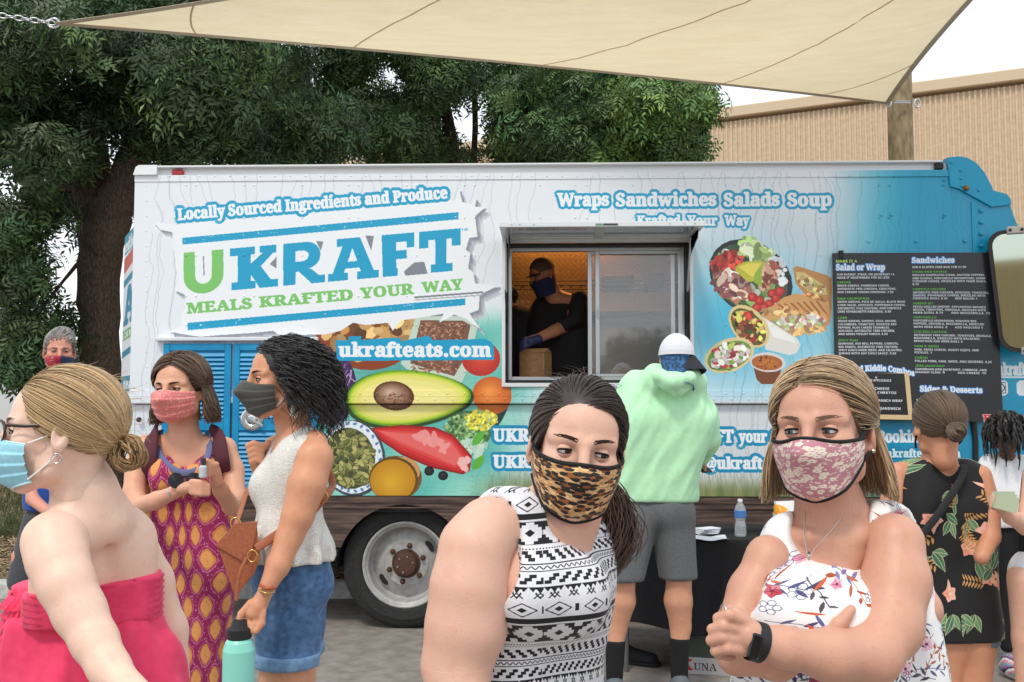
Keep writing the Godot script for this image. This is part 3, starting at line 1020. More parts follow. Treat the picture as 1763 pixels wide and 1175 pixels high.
func build_truck() -> void:
	paint_wrap()
	paint_menu()
	truck_mats()
	truck = thing("food_truck", "white and cyan food truck wrapped with fruit pictures and a UKRAFT emblem", "food truck", Vector3(0, 0, -TD), -YAW)
	var xl := sx(222)
	var xr := sx(1650)
	var xend := sx(1800)
	var ytop := sy(282)
	var y_band := sy(298)
	var y_trim := sy(696)
	var y_low := sy(855)
	var deep := -2.3
	# window hole and the hole behind the louvred doors stay out of the panel
	var wx0 := sx(866)
	var wx1 := sx(1194)
	var wy1 := sy(415)
	var wy0 := sy(664)
	var m := MB.new()
	sheet(m, xl, wx0, y_trim, y_band, 0.0)
	sheet(m, wx0, wx1, wy1, y_band, 0.0)
	sheet(m, wx0, wx1, y_trim, wy0, 0.0)
	sheet(m, wx1, sx(1437), y_trim, y_band, 0.0)
	part("side_panel", m, M.wrap, truck)
	m = MB.new()
	sheet(m, sx(1437) + 0.004, xr, y_trim, y_band, -0.004)
	part("cab_side_panel", m, M.wrap, truck)
	m = MB.new()
	sheet(m, xl, xend, y_low, y_trim - 0.006, -0.028)
	part("lower_panel", m, M.wrap, truck)
	# rub rail: two shallow steps along the foot of the upper panel
	m = MB.new()
	sheet(m, xl, xr, sy(694), sy(683), 0.012, 0.012)
	sheet(m, xl, xr, sy(682.4), sy(673), 0.006, 0.006)
	part("rub_rail", m, M.wrap, truck)
	m = MB.new()
	sheet(m, xl, xr - 0.02, sy(309), sy(298), 0.006, 0.006)
	part("rivet_strip", m, M.wrap, truck)
	m = MB.new()
	sheet(m, sx(1432), sx(1446), sy(690), sy(310), 0.004, 0.004)
	part("joint_strip", m, M.wrap, truck)
	m = MB.new()
	sheet(m, xl + 0.02, xr, y_band + 0.001, ytop - 0.012, -0.03, 0.01)
	part("recessed_band", m, M.wrap, truck)
	m = MB.new()
	slab_box(m, sx(262), sx(1634), ytop - 0.016, ytop, -0.03, 0.022, 0.004)
	part("drip_rail", m, M.alu_white, truck)
	m = MB.new()
	slab_box(m, sx(1622), sx(1636), ytop - 0.06, ytop - 0.018, -0.03, 0.012, 0.004)
	part("rail_end", m, M.black, truck)
	m = MB.new()
	var cc := PackedVector2Array([Vector2(xl - 0.004, y_band), Vector2(sx(262), y_band), Vector2(sx(262.5), ytop + 0.003), Vector2(xl + 0.035, ytop + 0.003), Vector2(xl + 0.014, ytop - 0.01)])
	m.prism(cc, -0.25, 0.026)
	part("corner_cap", m, M.white, truck)
	for px in [[286, 306]]:
		m = MB.new()
		slab_box(m, sx(px[0]), sx(px[1]), sy(297.5), sy(288), -0.03, 0.006, 0.008)
		part("marker_lamp", m, mat(c8(176, 44, 44), 0.25), truck)
	# shell: roof, far wall, ends, floor
	m = MB.new()
	slab_box(m, xl + 0.01, xr, ytop - 0.06, ytop - 0.014, deep, -0.02)
	part("roof", m, M.white, truck)
	m = MB.new()
	slab_box(m, xl, xr, 0.62, ytop - 0.06, deep - 0.02, deep)
	part("far_wall", m, M.white, truck)
	m = MB.new()
	slab_box(m, xl, xl + 0.03, 0.62, ytop - 0.06, deep, -0.022)
	part("rear_wall", m, M.white, truck)
	m = MB.new()
	slab_box(m, xr - 0.05, xr - 0.02, 0.62, ytop - 0.06, deep, -0.04)
	part("bulkhead", m, M.plate, truck)
	m = MB.new()
	slab_box(m, xl + 0.03, xr - 0.05, 0.80, 0.86, deep, -0.05)
	part("floor", m, M.dark, truck)
	m = MB.new()
	slab_box(m, xl + 0.1, xr, 0.45, 0.80, deep + 0.5, -0.75)
	part("chassis", m, M.dark, truck)
	m = MB.new()
	slab_box(m, xl + 0.04, xr - 0.06, 0.87, ytop - 0.07, -1.72, -1.7)
	part("inner_wall", m, M.plate, truck)
	m = MB.new()
	slab_box(m, xl + 0.04, xr - 0.06, ytop - 0.085, ytop - 0.07, -1.7, -0.03)
	part("inner_ceiling", m, mat(c8(120, 116, 110), 0.6), truck)
	# skirt of printed planks with the wheel arch
	var hub := tp(693, 978)
	var hub2 := Vector2(tp(1646, 978).x, hub.y)
	var sk := PackedVector2Array([Vector2(xl, y_low - 0.004), Vector2(xl, sy(925))])
	for h in [hub, hub2]:
		for k in 19:
			var an := PI - PI * (0.12 + 0.76 * k / 18.0)
			sk.append(Vector2(h.x + cos(an) * 0.46, h.y - 0.04 + sin(an) * 0.46))
	sk.append(Vector2(xend, sy(925)))
	sk.append(Vector2(xend, y_low - 0.004))
	m = MB.new()
	m.prism(sk, -0.07, -0.034)
	part("plank_print_skirt", m, M.wood, truck)
	for yy in [866.0, 876.0, 890.0]:
		m = MB.new()
		sheet(m, xl, sx(1500) if yy > 870 else xend, sy(yy) - 0.004, sy(yy) + 0.004, -0.024 if yy < 870 else -0.026, 0.01)
		if yy < 880:
			part("skirt_moulding", m, M.wood, truck)
	for h in [hub, hub2]:
		m = MB.new()
		for k in 20:
			var a0 := PI * k / 20.0
			var a1 := PI * (k + 1) / 20.0
			var p0 := Vector3(h.x + cos(a0) * 0.475, h.y - 0.04 + sin(a0) * 0.475, -0.07)
			var p1 := Vector3(h.x + cos(a1) * 0.475, h.y - 0.04 + sin(a1) * 0.475, -0.07)
			m.quad(p0, p1, p1 + Vector3(0, 0, -0.6), p0 + Vector3(0, 0, -0.6))
		slab_box(m, h.x - 0.54, h.x + 0.54, h.y - 0.04, h.y + 0.5, -0.70, -0.68)
		part("wheel_housing", m, M.dark, truck)
	wheel(hub, "rear")
	wheel(hub2, "front")
	louvre_doors()
	serving_window(wx0, wx1, wy0, wy1)
	cab(xr, xend, deep)
	rivets()
	# rear door folded open beyond the corner, printed with the same lettering
	var cv := Cv.new(128, 1024, c8(226, 228, 232))
	var by := func(py: float) -> float: return (py - 392.0) / 400.0 * 1024.0
	cv.im.fill_rect(Rect2i(0, 0, 128, int(by.call(425))), c8(60, 150, 170))
	cv.text("edie", slab, Vector2(8, by.call(421)), Vector2(124, by.call(421)), 50, c8(220, 230, 236))
	cv.poly(PackedVector2Array([Vector2(0, by.call(432)), Vector2(128, by.call(424)), Vector2(128, by.call(448)), Vector2(0, by.call(458))]), c8(196, 84, 66))
	cv.poly(PackedVector2Array([Vector2(0, by.call(470)), Vector2(128, by.call(462)), Vector2(128, by.call(474)), Vector2(0, by.call(482))]), c8(20, 130, 165))
	cv.text("A", slab, Vector2(18, by.call(546)), Vector2(150, by.call(542)), 150, c8(20, 130, 165))
	cv.text("ED", slab, Vector2(10, by.call(573)), Vector2(118, by.call(570)), 40, c8(110, 176, 92))
	cv.poly(PackedVector2Array([Vector2(0, by.call(592)), Vector2(128, by.call(585)), Vector2(128, by.call(596)), Vector2(0, by.call(603))]), c8(20, 130, 165))
	cv.im.fill_rect(Rect2i(0, int(by.call(634)), 128, int(by.call(660) - by.call(634))), c8(20, 130, 165))
	cv.text("tea", slab, Vector2(30, by.call(655)), Vector2(125, by.call(655)), 40, c8(220, 230, 236))
	cv.ell(Vector2(90, by.call(704)), 34, 28, 1.0, c8(86, 150, 60))
	cv.ell(Vector2(90, by.call(747)), 34, 28, 1.0, c8(86, 150, 60))
	m = MB.new()
	var a := Vector3(sx(222) - 0.004, 0, -0.04)
	var b := Vector3(sx(222) - 0.30, 0, -0.56)
	var y1 := 2.79
	var y0 := 1.05
	m.quad(a + Vector3(0, y0, 0), b + Vector3(0, y0, 0), b + Vector3(0, y1, 0), a + Vector3(0, y1, 0), Vector2(1, 1), Vector2(0, 1), Vector2(0, 0), Vector2(1, 0))
	part("rear_door", m, mat(Color.WHITE, 0.4, 0.0, cv.tex()), truck)
	m = MB.new()
	var th := (b - a).normalized().cross(Vector3.UP) * 0.03
	m.box((a + b) / 2 + Vector3(0, (y0 + y1) / 2, 0) + th * 0.6, Vector3((b - a).length(), y1 - y0, 0.028), 0.004, Basis((b - a).normalized(), Vector3.UP, (b - a).normalized().cross(Vector3.UP)))
	part("rear_door_core", m, M.alu_white, truck)
	menu_board()

func wheel(h: Vector2, which: String) -> void:
	var root := Node3D.new()
	root.name = "wheel"
	truck.add_child(root, true)
	root.set_meta("label", "grey steel %s wheel with rusty hub and nuts" % which)
	root.position = Vector3(h.x, h.y, -0.12)
	var xf := Transform3D(Basis(Vector3.RIGHT, PI / 2), Vector3.ZERO)  # lathe axis to +z
	var r := h.y
	var m := MB.new()
	m.lathe([Vector2(0.288, -0.24), Vector2(r - 0.03, -0.235), Vector2(r, -0.2), Vector2(r, -0.03), Vector2(r - 0.012, -0.008), Vector2(r - 0.03, 0.004), Vector2(r - 0.06, 0.012), Vector2(r - 0.063, 0.016), Vector2(r - 0.075, 0.016), Vector2(r - 0.078, 0.012), Vector2(0.31, 0.006), Vector2(0.288, -0.008)], xf, 64)
	part("tyre", m, M.tyre, root)
	m = MB.new()
	m.lathe([Vector2(0.10, -0.062), Vector2(0.15, -0.06), Vector2(0.154, -0.068), Vector2(0.21, -0.10), Vector2(0.235, -0.115), Vector2(0.25, -0.09), Vector2(0.258, -0.02), Vector2(0.272, -0.012), Vector2(0.275, -0.002), Vector2(0.285, 0.004), Vector2(0.294, 0.002), Vector2(0.296, -0.02)], xf, 56)
	part("rim", m, M.rim, root)
	m = MB.new()
	m.lathe([Vector2(0.0, 0.0), Vector2(0.05, 0.0), Vector2(0.072, -0.004), Vector2(0.08, -0.02), Vector2(0.085, -0.06), Vector2(0.10, -0.061)].map(func(q): return Vector2(q.x, q.y)), xf, 32)
	part("hub", m, M.rust, root)
	for k in 6:
		var an := TAU * (k + 0.32) / 6.0
		m = MB.new()
		var o := Vector3(cos(an) * 0.124, sin(an) * 0.124, -0.062)
		m.lathe([Vector2(0.021, 0.0), Vector2(0.021, 0.006), Vector2(0.015, 0.012), Vector2(0.014, 0.026), Vector2(0.009, 0.03), Vector2(0.0, 0.031)], Transform3D(xf.basis, o), 6)
		part("lug_nut", m, M.rust, root)
	for k in 5:
		var an := TAU * (k + 0.25) / 6.0
		m = MB.new()
		m.box(Vector3(cos(an) * 0.054, sin(an) * 0.054, 0.0), Vector3(0.012, 0.012, 0.006), 0.002)
		part("cap_bolt", m, M.chrome, root)
	for an in [0.62, 0.62 + PI]:
		m = MB.new()
		var p := PackedVector2Array()
		for k in 16:
			p.append(Vector2(cos(TAU * k / 16.0) * 0.02, sin(TAU * k / 16.0) * 0.045))
		m.prism(p, -0.1, -0.084, Transform3D(Basis(Vector3.BACK, an), Vector3(cos(an) * 0.196, sin(an) * 0.196, 0)))
		part("hole_shade_plug", m, M.black, root)  # solid black oval, coloured as the shade inside an uncut wheel hole

func louvre_doors() -> void:
	# two blue doors with horizontal louvres
	var m := MB.new()
	slab_box(m, sx(268), sx(548), sy(587), sy(581), 0.0, 0.05, 0.004)
	part("door_drip_edge", m, M.alu_white, truck)
	for d in [[281, 398], [402, 548]]:
		var root := Node3D.new()
		root.name = "louvre_door"
		truck.add_child(root, true)
		var x0 := sx(d[0])
		var x1 := sx(d[1])
		var y1 := sy(591)
		var y0 := sy(850)
		m = MB.new()
		slab_box(m, x0, x1, y0, y1, 0.001, 0.014)
		part("door_board", m, M.blue_door, root)
		m = MB.new()
		var f := 0.045
		slab_box(m, x0, x0 + f, y0, y1, 0.013, 0.03, 0.003)
		slab_box(m, x1 - f, x1, y0, y1, 0.013, 0.03, 0.003)
		slab_box(m, x0 + f, x1 - f, y1 - 0.05, y1, 0.013, 0.03, 0.003)
		slab_box(m, x0 + f, x1 - f, y0, y0 + 0.06, 0.013, 0.03, 0.003)
		slab_box(m, x0 + f, x1 - f, sy(742), sy(722), 0.013, 0.03, 0.003)
		part("door_frame", m, M.blue_door, root)
		for rg in [[607, 720], [744, 834]]:
			var py: float = rg[0]
			while py < rg[1]:
				m = MB.new()
				var yy := sy(py + 3.5)
				m.box(Vector3((x0 + x1) / 2, yy, 0.02), Vector3(x1 - x0 - 2 * f, 0.034, 0.006), 0.002, Basis(Vector3.RIGHT, -0.55))
				part("slat", m, M.blue_door, root)
				py += 7.6
	var lt := Node3D.new()
	lt.name = "door_latch"
	truck.add_child(lt)
	var t := tp(436, 722)
	lt.position = Vector3(t.x, t.y, 0.03)
	var xf := Transform3D(Basis(Vector3.RIGHT, PI / 2), Vector3.ZERO)
	m = MB.new()
	m.lathe([Vector2(0.0, 0.008), Vector2(0.03, 0.008), Vector2(0.045, 0.016), Vector2(0.066, 0.016), Vector2(0.078, 0.008), Vector2(0.08, 0.0)], xf, 32)
	part("escutcheon", m, M.chrome, lt)
	m = MB.new()
	m.lathe([Vector2(0.028, 0.0), Vector2(0.028, 0.02), Vector2(0.018, 0.024), Vector2(0.0, 0.024)], xf, 20)
	part("lock", m, M.chrome, lt)
	m = MB.new()
	m.box(Vector3(0.03, -0.02, 0.028), Vector3(0.12, 0.02, 0.01), 0.004, Basis(Vector3.BACK, -0.5))
	part("handle", m, M.chrome, lt)

func serving_window(wx0: float, wx1: float, wy0: float, wy1: float) -> void:
	var root := Node3D.new()
	root.name = "serving_window"
	truck.add_child(root)
	var m := MB.new()
	var t := 0.016
	slab_box(m, wx0 - 0.008, wx0 + t, wy0 - 0.01, wy1 + 0.01, -0.01, 0.018, 0.002)
	slab_box(m, wx1 - t, wx1 + 0.008, wy0 - 0.01, wy1 + 0.01, -0.01, 0.018, 0.002)
	slab_box(m, wx0 + t, wx1 - t, wy0 - 0.01, wy0 + t, -0.01, 0.018, 0.002)
	slab_box(m, wx0 + t, wx1 - t, wy1 - t, wy1 + 0.01, -0.01, 0.018, 0.002)
	part("outer_frame", m, M.alu_white, root)
	m = MB.new()
	slab_box(m, wx0 + t, wx0 + t + 0.02, wy0 + t, wy1 - t, -0.1, -0.011)
	slab_box(m, wx1 - t - 0.02, wx1 - t, wy0 + t, wy1 - t, -0.1, -0.011)
	slab_box(m, wx0 + t, wx1 - t, wy0 + t, wy0 + t + 0.02, -0.1, -0.011)
	slab_box(m, wx0 + t, wx1 - t, wy1 - t - 0.02, wy1 - t, -0.1, -0.011)
	part("reveal", m, M.black, root)
	# slider tracks
	var ix0 := sx(874)
	var ix1 := sx(1184)
	var iy1 := sy(424)
	var iy0 := sy(655)
	m = MB.new()
	var b := 0.026
	slab_box(m, ix0, ix0 + b, iy0, iy1, -0.12, -0.07, 0.003)
	slab_box(m, ix1 - b, ix1, iy0, iy1, -0.12, -0.07, 0.003)
	slab_box(m, ix0 + b, ix1 - b, iy0, iy0 + b, -0.12, -0.07, 0.003)
	slab_box(m, ix0 + b, ix1 - b, iy1 - b, iy1, -0.12, -0.07, 0.003)
	part("slider_frame", m, M.alu, root)
	for sash in [[1014, 1168, -0.11, "sliding_sash"], [1027, 1180, -0.085, "fixed_sash"]]:
		var s := Node3D.new()
		s.name = sash[3]
		root.add_child(s)
		m = MB.new()
		var x0 := sx(sash[0])
		var x1 := sx(sash[1])
		var z: float = sash[2]
		slab_box(m, x0, x0 + 0.03, iy0 + b, iy1 - b, z - 0.01, z + 0.01, 0.002)
		slab_box(m, x1 - 0.03, x1, iy0 + b, iy1 - b, z - 0.01, z + 0.01, 0.002)
		slab_box(m, x0 + 0.03, x1 - 0.03, iy0 + b, iy0 + b + 0.02, z - 0.01, z + 0.01, 0.002)
		slab_box(m, x0 + 0.03, x1 - 0.03, iy1 - b - 0.02, iy1 - b, z - 0.01, z + 0.01, 0.002)
		part("sash_frame", m, M.alu, s)
		m = MB.new()
		slab_box(m, x0 + 0.03, x1 - 0.03, iy0 + b + 0.02, iy1 - b - 0.02, z - 0.002, z + 0.002)
		part("pane", m, M.glass, s)
		if z > -0.1:
			m = MB.new()
			slab_box(m, x0 + 0.012, x0 + 0.022, sy(548), sy(532), z + 0.01, z + 0.025, 0.003)
			part("pull", m, M.alu, s)
	# flap held open overhead
	var fl := Node3D.new()
	fl.name = "window_flap"
	truck.add_child(fl)
	var fx0 := wx0 - 0.005
	var fx1 := wx1 + 0.01
	var fy := wy1 + 0.005
	var out := 0.52
	m = MB.new()
	slab_box(m, fx0, fx1, fy - 0.004, fy + 0.03, out - 0.04, out, 0.003)
	slab_box(m, fx0, fx0 + 0.05, fy, fy + 0.025, 0.02, out - 0.04, 0.003)
	slab_box(m, fx1 - 0.05, fx1, fy, fy + 0.025, 0.02, out - 0.04, 0.003)
	slab_box(m, fx0 + 0.05, fx1 - 0.05, fy, fy + 0.025, 0.02, 0.07, 0.003)
	slab_box(m, (fx0 + fx1) / 2 - 0.03, (fx0 + fx1) / 2 + 0.03, fy, fy + 0.025, 0.07, out - 0.04, 0.003)
	part("flap_frame", m, M.alu_white, fl)
	for s in [[fx0 + 0.05, (fx0 + fx1) / 2 - 0.03], [(fx0 + fx1) / 2 + 0.03, fx1 - 0.05]]:
		m = MB.new()
		slab_box(m, s[0], s[1], fy + 0.006, fy + 0.012, 0.07, out - 0.04)
		part("pane", m, M.tinted, fl)
	m = MB.new()
	slab_box(m, sx(1032), sx(1056), fy + 0.004, fy + 0.016, out, out + 0.003)
	part("maker_plate", m, mat(c8(60, 60, 62), 0.4), fl)
	m = MB.new()
	slab_box(m, sx(1020), sx(1031), fy + 0.004, fy + 0.016, out, out + 0.003)
	part("maker_plate", m, mat(c8(100, 150, 110), 0.4), fl)
	for k in [0.06, 0.1, 0.17, 0.83, 0.9, 0.95]:
		m = MB.new()
		m.lathe([Vector2(0.006, 0), Vector2(0.005, 0.003), Vector2(0.0, 0.004)], Transform3D(Basis(Vector3.RIGHT, PI / 2), Vector3(lerpf(fx0, fx1, k), fy + 0.014, out)), 8)
		part("screw", m, M.alu, fl)
	for sd in [fx0 + 0.03, fx1 - 0.045]:
		m = MB.new()
		m.tube([Vector3(sd, fy - 0.02, 0.2), Vector3(sd, sy(520), 0.0)], [0.007], 8)
		part("gas_strut", m, M.alu, fl)
		m = MB.new()
		m.tube([Vector3(sd, sy(500), 0.03), Vector3(sd, sy(566), -0.03)], [0.012], 8)
		part("strut_cylinder", m, M.black, fl)
		m = MB.new()
		m.prism(PackedVector2Array([Vector2(0.02, fy), Vector2(0.4, fy), Vector2(0.36, fy - 0.05), Vector2(0.02, fy - 0.12)]), sd + 0.02, sd + 0.024, Transform3D(Basis(Vector3(0, 0, 1), Vector3.UP, Vector3.RIGHT), Vector3.ZERO))
		part("hinge_arm", m, M.alu, fl)
	# inside: shelf, rack and a warm strip lamp
	var shelf := thing("steel_shelf", "steel shelf along the lit plate wall inside the serving window", "shelf", truck.transform * Vector3(sx(1000), sy(505), -1.6), -YAW)
	m = MB.new()
	m.box(Vector3.ZERO, Vector3(1.9, 0.035, 0.2), 0.004)
	part("board", m, mat(c8(90, 80, 70), 0.4, 0.6), shelf)
	m = MB.new()
	m.box(Vector3(0, -0.06, 0.07), Vector3(1.9, 0.03, 0.012), 0.003)
	part("rail", m, mat(c8(120, 104, 84), 0.35, 0.8), shelf)
	var rack := thing("wire_rack", "dark wire rack hanging above the worker in the truck", "rack", truck.transform * Vector3(sx(1000), sy(452), -1.45), -YAW)
	for k in 3:
		m = MB.new()
		m.tube([Vector3(-0.9, -0.03 + 0.035 * k, 0.12), Vector3(0.9, -0.03 + 0.035 * k, 0.12)], [0.005], 6)
		part("wire", m, M.black, rack)
	for k in 44:
		m = MB.new()
		var x := -0.88 + 0.04 * k
		m.tube([Vector3(x, -0.03, 0.12), Vector3(x + (0.04 if k % 2 else -0.04) * 0.5, 0.005, 0.12)], [0.003], 5)
		part("wire", m, M.black, rack)
	for p in [[-0.62, 0.22, 0.16], [0.36, 0.26, 0.14], [0.66, 0.16, 0.15]]:
		m = MB.new()
		m.box(Vector3(p[0], -0.04 + p[2] / 2, 0.02), Vector3(p[1], p[2], 0.2), 0.02)
		part("dark_bin", m, mat(c8(40, 30, 24), 0.6), rack)
	var lamp := thing("strip_lamp", "warm strip lamp under the ceiling inside the truck", "lamp", truck.transform * Vector3(sx(985), sy(300) - 0.05, -1.25), -YAW)
	m = MB.new()
	m.box(Vector3(0, 0.02, 0), Vector3(1.0, 0.03, 0.12), 0.004)
	part("housing", m, M.white, lamp)
	m = MB.new()
	m.box(Vector3(0, -0.002, 0), Vector3(0.96, 0.012, 0.09), 0.003)
	var em := mat(c8(255, 200, 130), 0.5)
	em.emission_enabled = true
	em.emission = c8(255, 186, 104)
	em.emission_energy_multiplier = 2.0
	part("lamp_diffuser", m, em, lamp)
	var al := AreaLight3D.new()
	al.name = "strip_light"
	al.light_color = c8(255, 172, 92)
	al.light_energy = 1.1
	al.area_size = Vector2(0.96, 0.09)
	al.area_range = 8.0
	al.shadow_enabled = true
	lamp.add_child(al)
	al.position = Vector3(0, -0.02, 0)
	al.rotation.x = -PI / 2

func cab(xr: float, xend: float, deep: float) -> void:
	# the cab's side follows the curved brow over the windscreen
	var m := MB.new()
	var pr := PackedVector2Array()
	for q in [[1640, 740], [1640, 300], [1700, 335], [1712, 355], [1740, 350], [1750, 380], [1775, 430], [1800, 520], [1830, 640], [1900, 660], [1900, 852], [1640, 852]]:
		var t := tp(q[0], q[1])
		pr.append(t)
	m.prism(pr, deep, -0.008)
	part("cab_side", m, M.wrap, truck)
	m = MB.new()
	pr = PackedVector2Array()
	for q in [[1636, 322], [1630, 272], [1650, 270], [1664, 272], [1680, 281], [1694, 297], [1705, 318], [1710, 329], [1722, 332], [1733, 335], [1739, 343], [1741, 352], [1708, 357], [1650, 325]]:
		pr.append(tp(q[0], q[1]))
	m.prism(pr, deep, 0.012)
	part("roof_brow", m, M.cyan, truck)
	m = MB.new()
	sheet(m, sx(1684), sx(1694), sy(640), sy(352), 0.0, 0.008)
	part("cab_seam", m, M.cyan, truck)
	m = MB.new()
	m.lathe([Vector2(0.0, -0.02), Vector2(0.03, -0.02), Vector2(0.03, 0.0), Vector2(0.022, 0.02), Vector2(0.0, 0.028)], Transform3D(Basis(Vector3.BACK, -0.6), L(1714, 322, -0.35)), 12)
	part("marker_lamp", m, mat(c8(226, 110, 30), 0.3), truck)
	m = MB.new()
	m.lathe([Vector2(0.02, 0.0), Vector2(0.02, 0.012), Vector2(0.012, 0.03), Vector2(0.0, 0.032)], Transform3D(Basis(Vector3.RIGHT, PI / 2), L(1662, 325, 0.012)), 10)
	part("marker_lamp", m, mat(c8(150, 110, 50), 0.3, 0.3), truck)
	# big side mirror on brackets
	var mr := Node3D.new()
	mr.name = "side_mirror"
	truck.add_child(mr)
	var ce := tp(1742, 505)
	mr.position = Vector3(ce.x, ce.y, 0.16)
	mr.rotation = Vector3(0.02, -0.34, 0)
	var rr := func(w: float, h: float, r: float, skew: float) -> PackedVector2Array:
		var p := PackedVector2Array()
		for c in [[1, 1, 0.0], [-1, 1, PI / 2], [-1, -1, PI], [1, -1, PI * 1.5]]:
			for k in 6:
				var an: float = c[2] + PI / 2 * k / 5.0
				var yy: float = c[1] * (h - r) + sin(an) * r
				p.append(Vector2(c[0] * (w - r) + cos(an) * r - yy * skew, yy))
		return p
	m = MB.new()
	m.prism(rr.call(0.175, 0.405, 0.1, 0.08), -0.05, 0.0)
	part("mirror_shell", m, M.gasket, mr)
	m = MB.new()
	m.prism(rr.call(0.15, 0.38, 0.085, 0.08), 0.0, 0.004)
	part("mirror_glass", m, mat(c8(196, 206, 190), 0.04, 1.0), mr)
	for yy in [0.40, -0.40]:
		m = MB.new()
		m.box(Vector3(-yy * 0.08, yy, 0.012), Vector3(0.11, 0.05, 0.03), 0.006)
		part("clamp", m, mat(c8(196, 186, 176), 0.4, 0.5), mr)
		for k in [-0.035, 0.035]:
			m = MB.new()
			m.lathe([Vector2(0.011, 0.0), Vector2(0.011, 0.006), Vector2(0.0, 0.008)], Transform3D(Basis(Vector3.RIGHT, PI / 2), Vector3(-yy * 0.08 + k, yy, 0.027)), 6)
			part("screw", m, M.gasket, mr)
		m = MB.new()
		m.tube([Vector3(0.03, yy, 0.0), Vector3(0.2, yy + 0.02, -0.03), Vector3(0.4, yy + 0.03, -0.12)], [0.012], 8)
		part("bracket_arm", m, M.black, mr)
	# black vertical conduit under the menu
	m = MB.new()
	m.tube([L(1676, 722, 0.0), L(1680, 760, 0.0), L(1680, 850, -0.0)], [0.02], 8)
	part("conduit", m, M.black, truck)

func rivets() -> void:
	var m := MB.new()
	var dome := func(px: float, py: float, r: float, z: float) -> void:
		m.lathe([Vector2(r, 0.0), Vector2(r * 0.85, r * 0.35), Vector2(r * 0.4, r * 0.6), Vector2(0.0, r * 0.65)], Transform3D(Basis(Vector3.RIGHT, PI / 2), L(px, py, z)), 6)
	var x := 240.0
	while x < 1640:
		dome.call(x, 303.5, 0.007, 0.006)
		x += 26.0
	for x0 in [320, 337, 420, 437, 520, 600, 617, 700, 717, 800, 817, 930, 990, 1010, 1090, 1170, 1250, 1265, 1330, 1412, 1515, 1532, 1625]:
		for y0 in [319, 375, 440, 510, 560, 640]:
			if x0 > 540 or y0 < 570:
				if (x0 < 855 or x0 > 1200 or y0 < 380) and not (x0 > 1425 and y0 > 430):
					dome.call(x0 + 0.0, y0 + 0.0, 0.008, 0.0)
	x = 560.0
	while x < 1440:
		dome.call(x, 678, 0.008, 0.006)
		dome.call(x + 9, 688, 0.008, 0.012)
		dome.call(x + 4, 701, 0.006, -0.028)
		x += 30.0
	for k in 15:
		dome.call(252.0, 320.0 + 26.0 * k, 0.006, 0.0)
		dome.call(1434.5, 314.0 + 25.0 * k, 0.006, 0.004)
		dome.call(812.0, 715.0 + 9.5 * k, 0.006, -0.028)
	for k in 5:
		dome.call(1690.0, 363.0 + 20.0 * k, 0.015, 0.0)
	for p in [[1637, 280], [1653, 294], [1654, 308], [1655, 321], [1684, 328]]:
		dome.call(p[0] + 0.0, p[1] + 0.0, 0.013, 0.012)
	for p in [[1496, 416], [1578, 416], [1662, 415], [1627, 370], [1535, 370], [1518, 370], [1626, 310]]:
		dome.call(p[0] + 0.0, p[1] + 0.0, 0.014, -0.004)
	for i in m.v.size():
		m.uv[i] = Vector2(m.v[i].x, m.v[i].y)
	part("rivet_heads", m, M.wrap, truck, "stuff")
	m = MB.new()
	m.lathe([Vector2(0.018, 0.0), Vector2(0.016, 0.012), Vector2(0.0, 0.016)], Transform3D(Basis(Vector3.RIGHT, PI / 2), L(239, 723, 0.0)), 12)
	part("bumper_stop", m, M.black, truck)

func menu_board() -> void:
	var b := thing("menu_board", "large black menu board with white and green lettering", "menu board", truck.transform * Vector3(0, 0, 0), -YAW)
	var z := 0.05
	var q := [L(1437, 722, z), L(1722, 727, z), L(1709, 437, z), L(1431, 438, z)]
	var m := MB.new()
	m.quad(q[0], q[1], q[2], q[3], Vector2(0, 1), Vector2(1, 1), Vector2(1, 0), Vector2(0, 0))
	part("printed_face", m, mat(Color.WHITE, 0.28, 0.0, menu_tex), b)
	m = MB.new()
	var p := PackedVector2Array()
	for v in q:
		p.append(Vector2(v.x, v.y))
	m.prism(p, z - 0.022, z - 0.002)
	part("backing", m, M.black, b)
	for s in [[1445, 437], [1700, 436]]:
		m = MB.new()
		m.box(L(s[0], s[1] + 4, z - 0.01), Vector3(0.03, 0.06, 0.036), 0.004)
		part("clip", m, M.black, b)

# ---------- ground, kerb, verge, building, background ----------
func ground_y(x: float, z: float) -> float:
	# the verge behind the kerb climbs gently
	if z > -8.15:
		return 0.0
	return 0.125 + 0.5 * smoothstep(-8.15, -16.0, z) + 0.02 * sin(x * 2.3) * smoothstep(-8.2, -9.0, z)

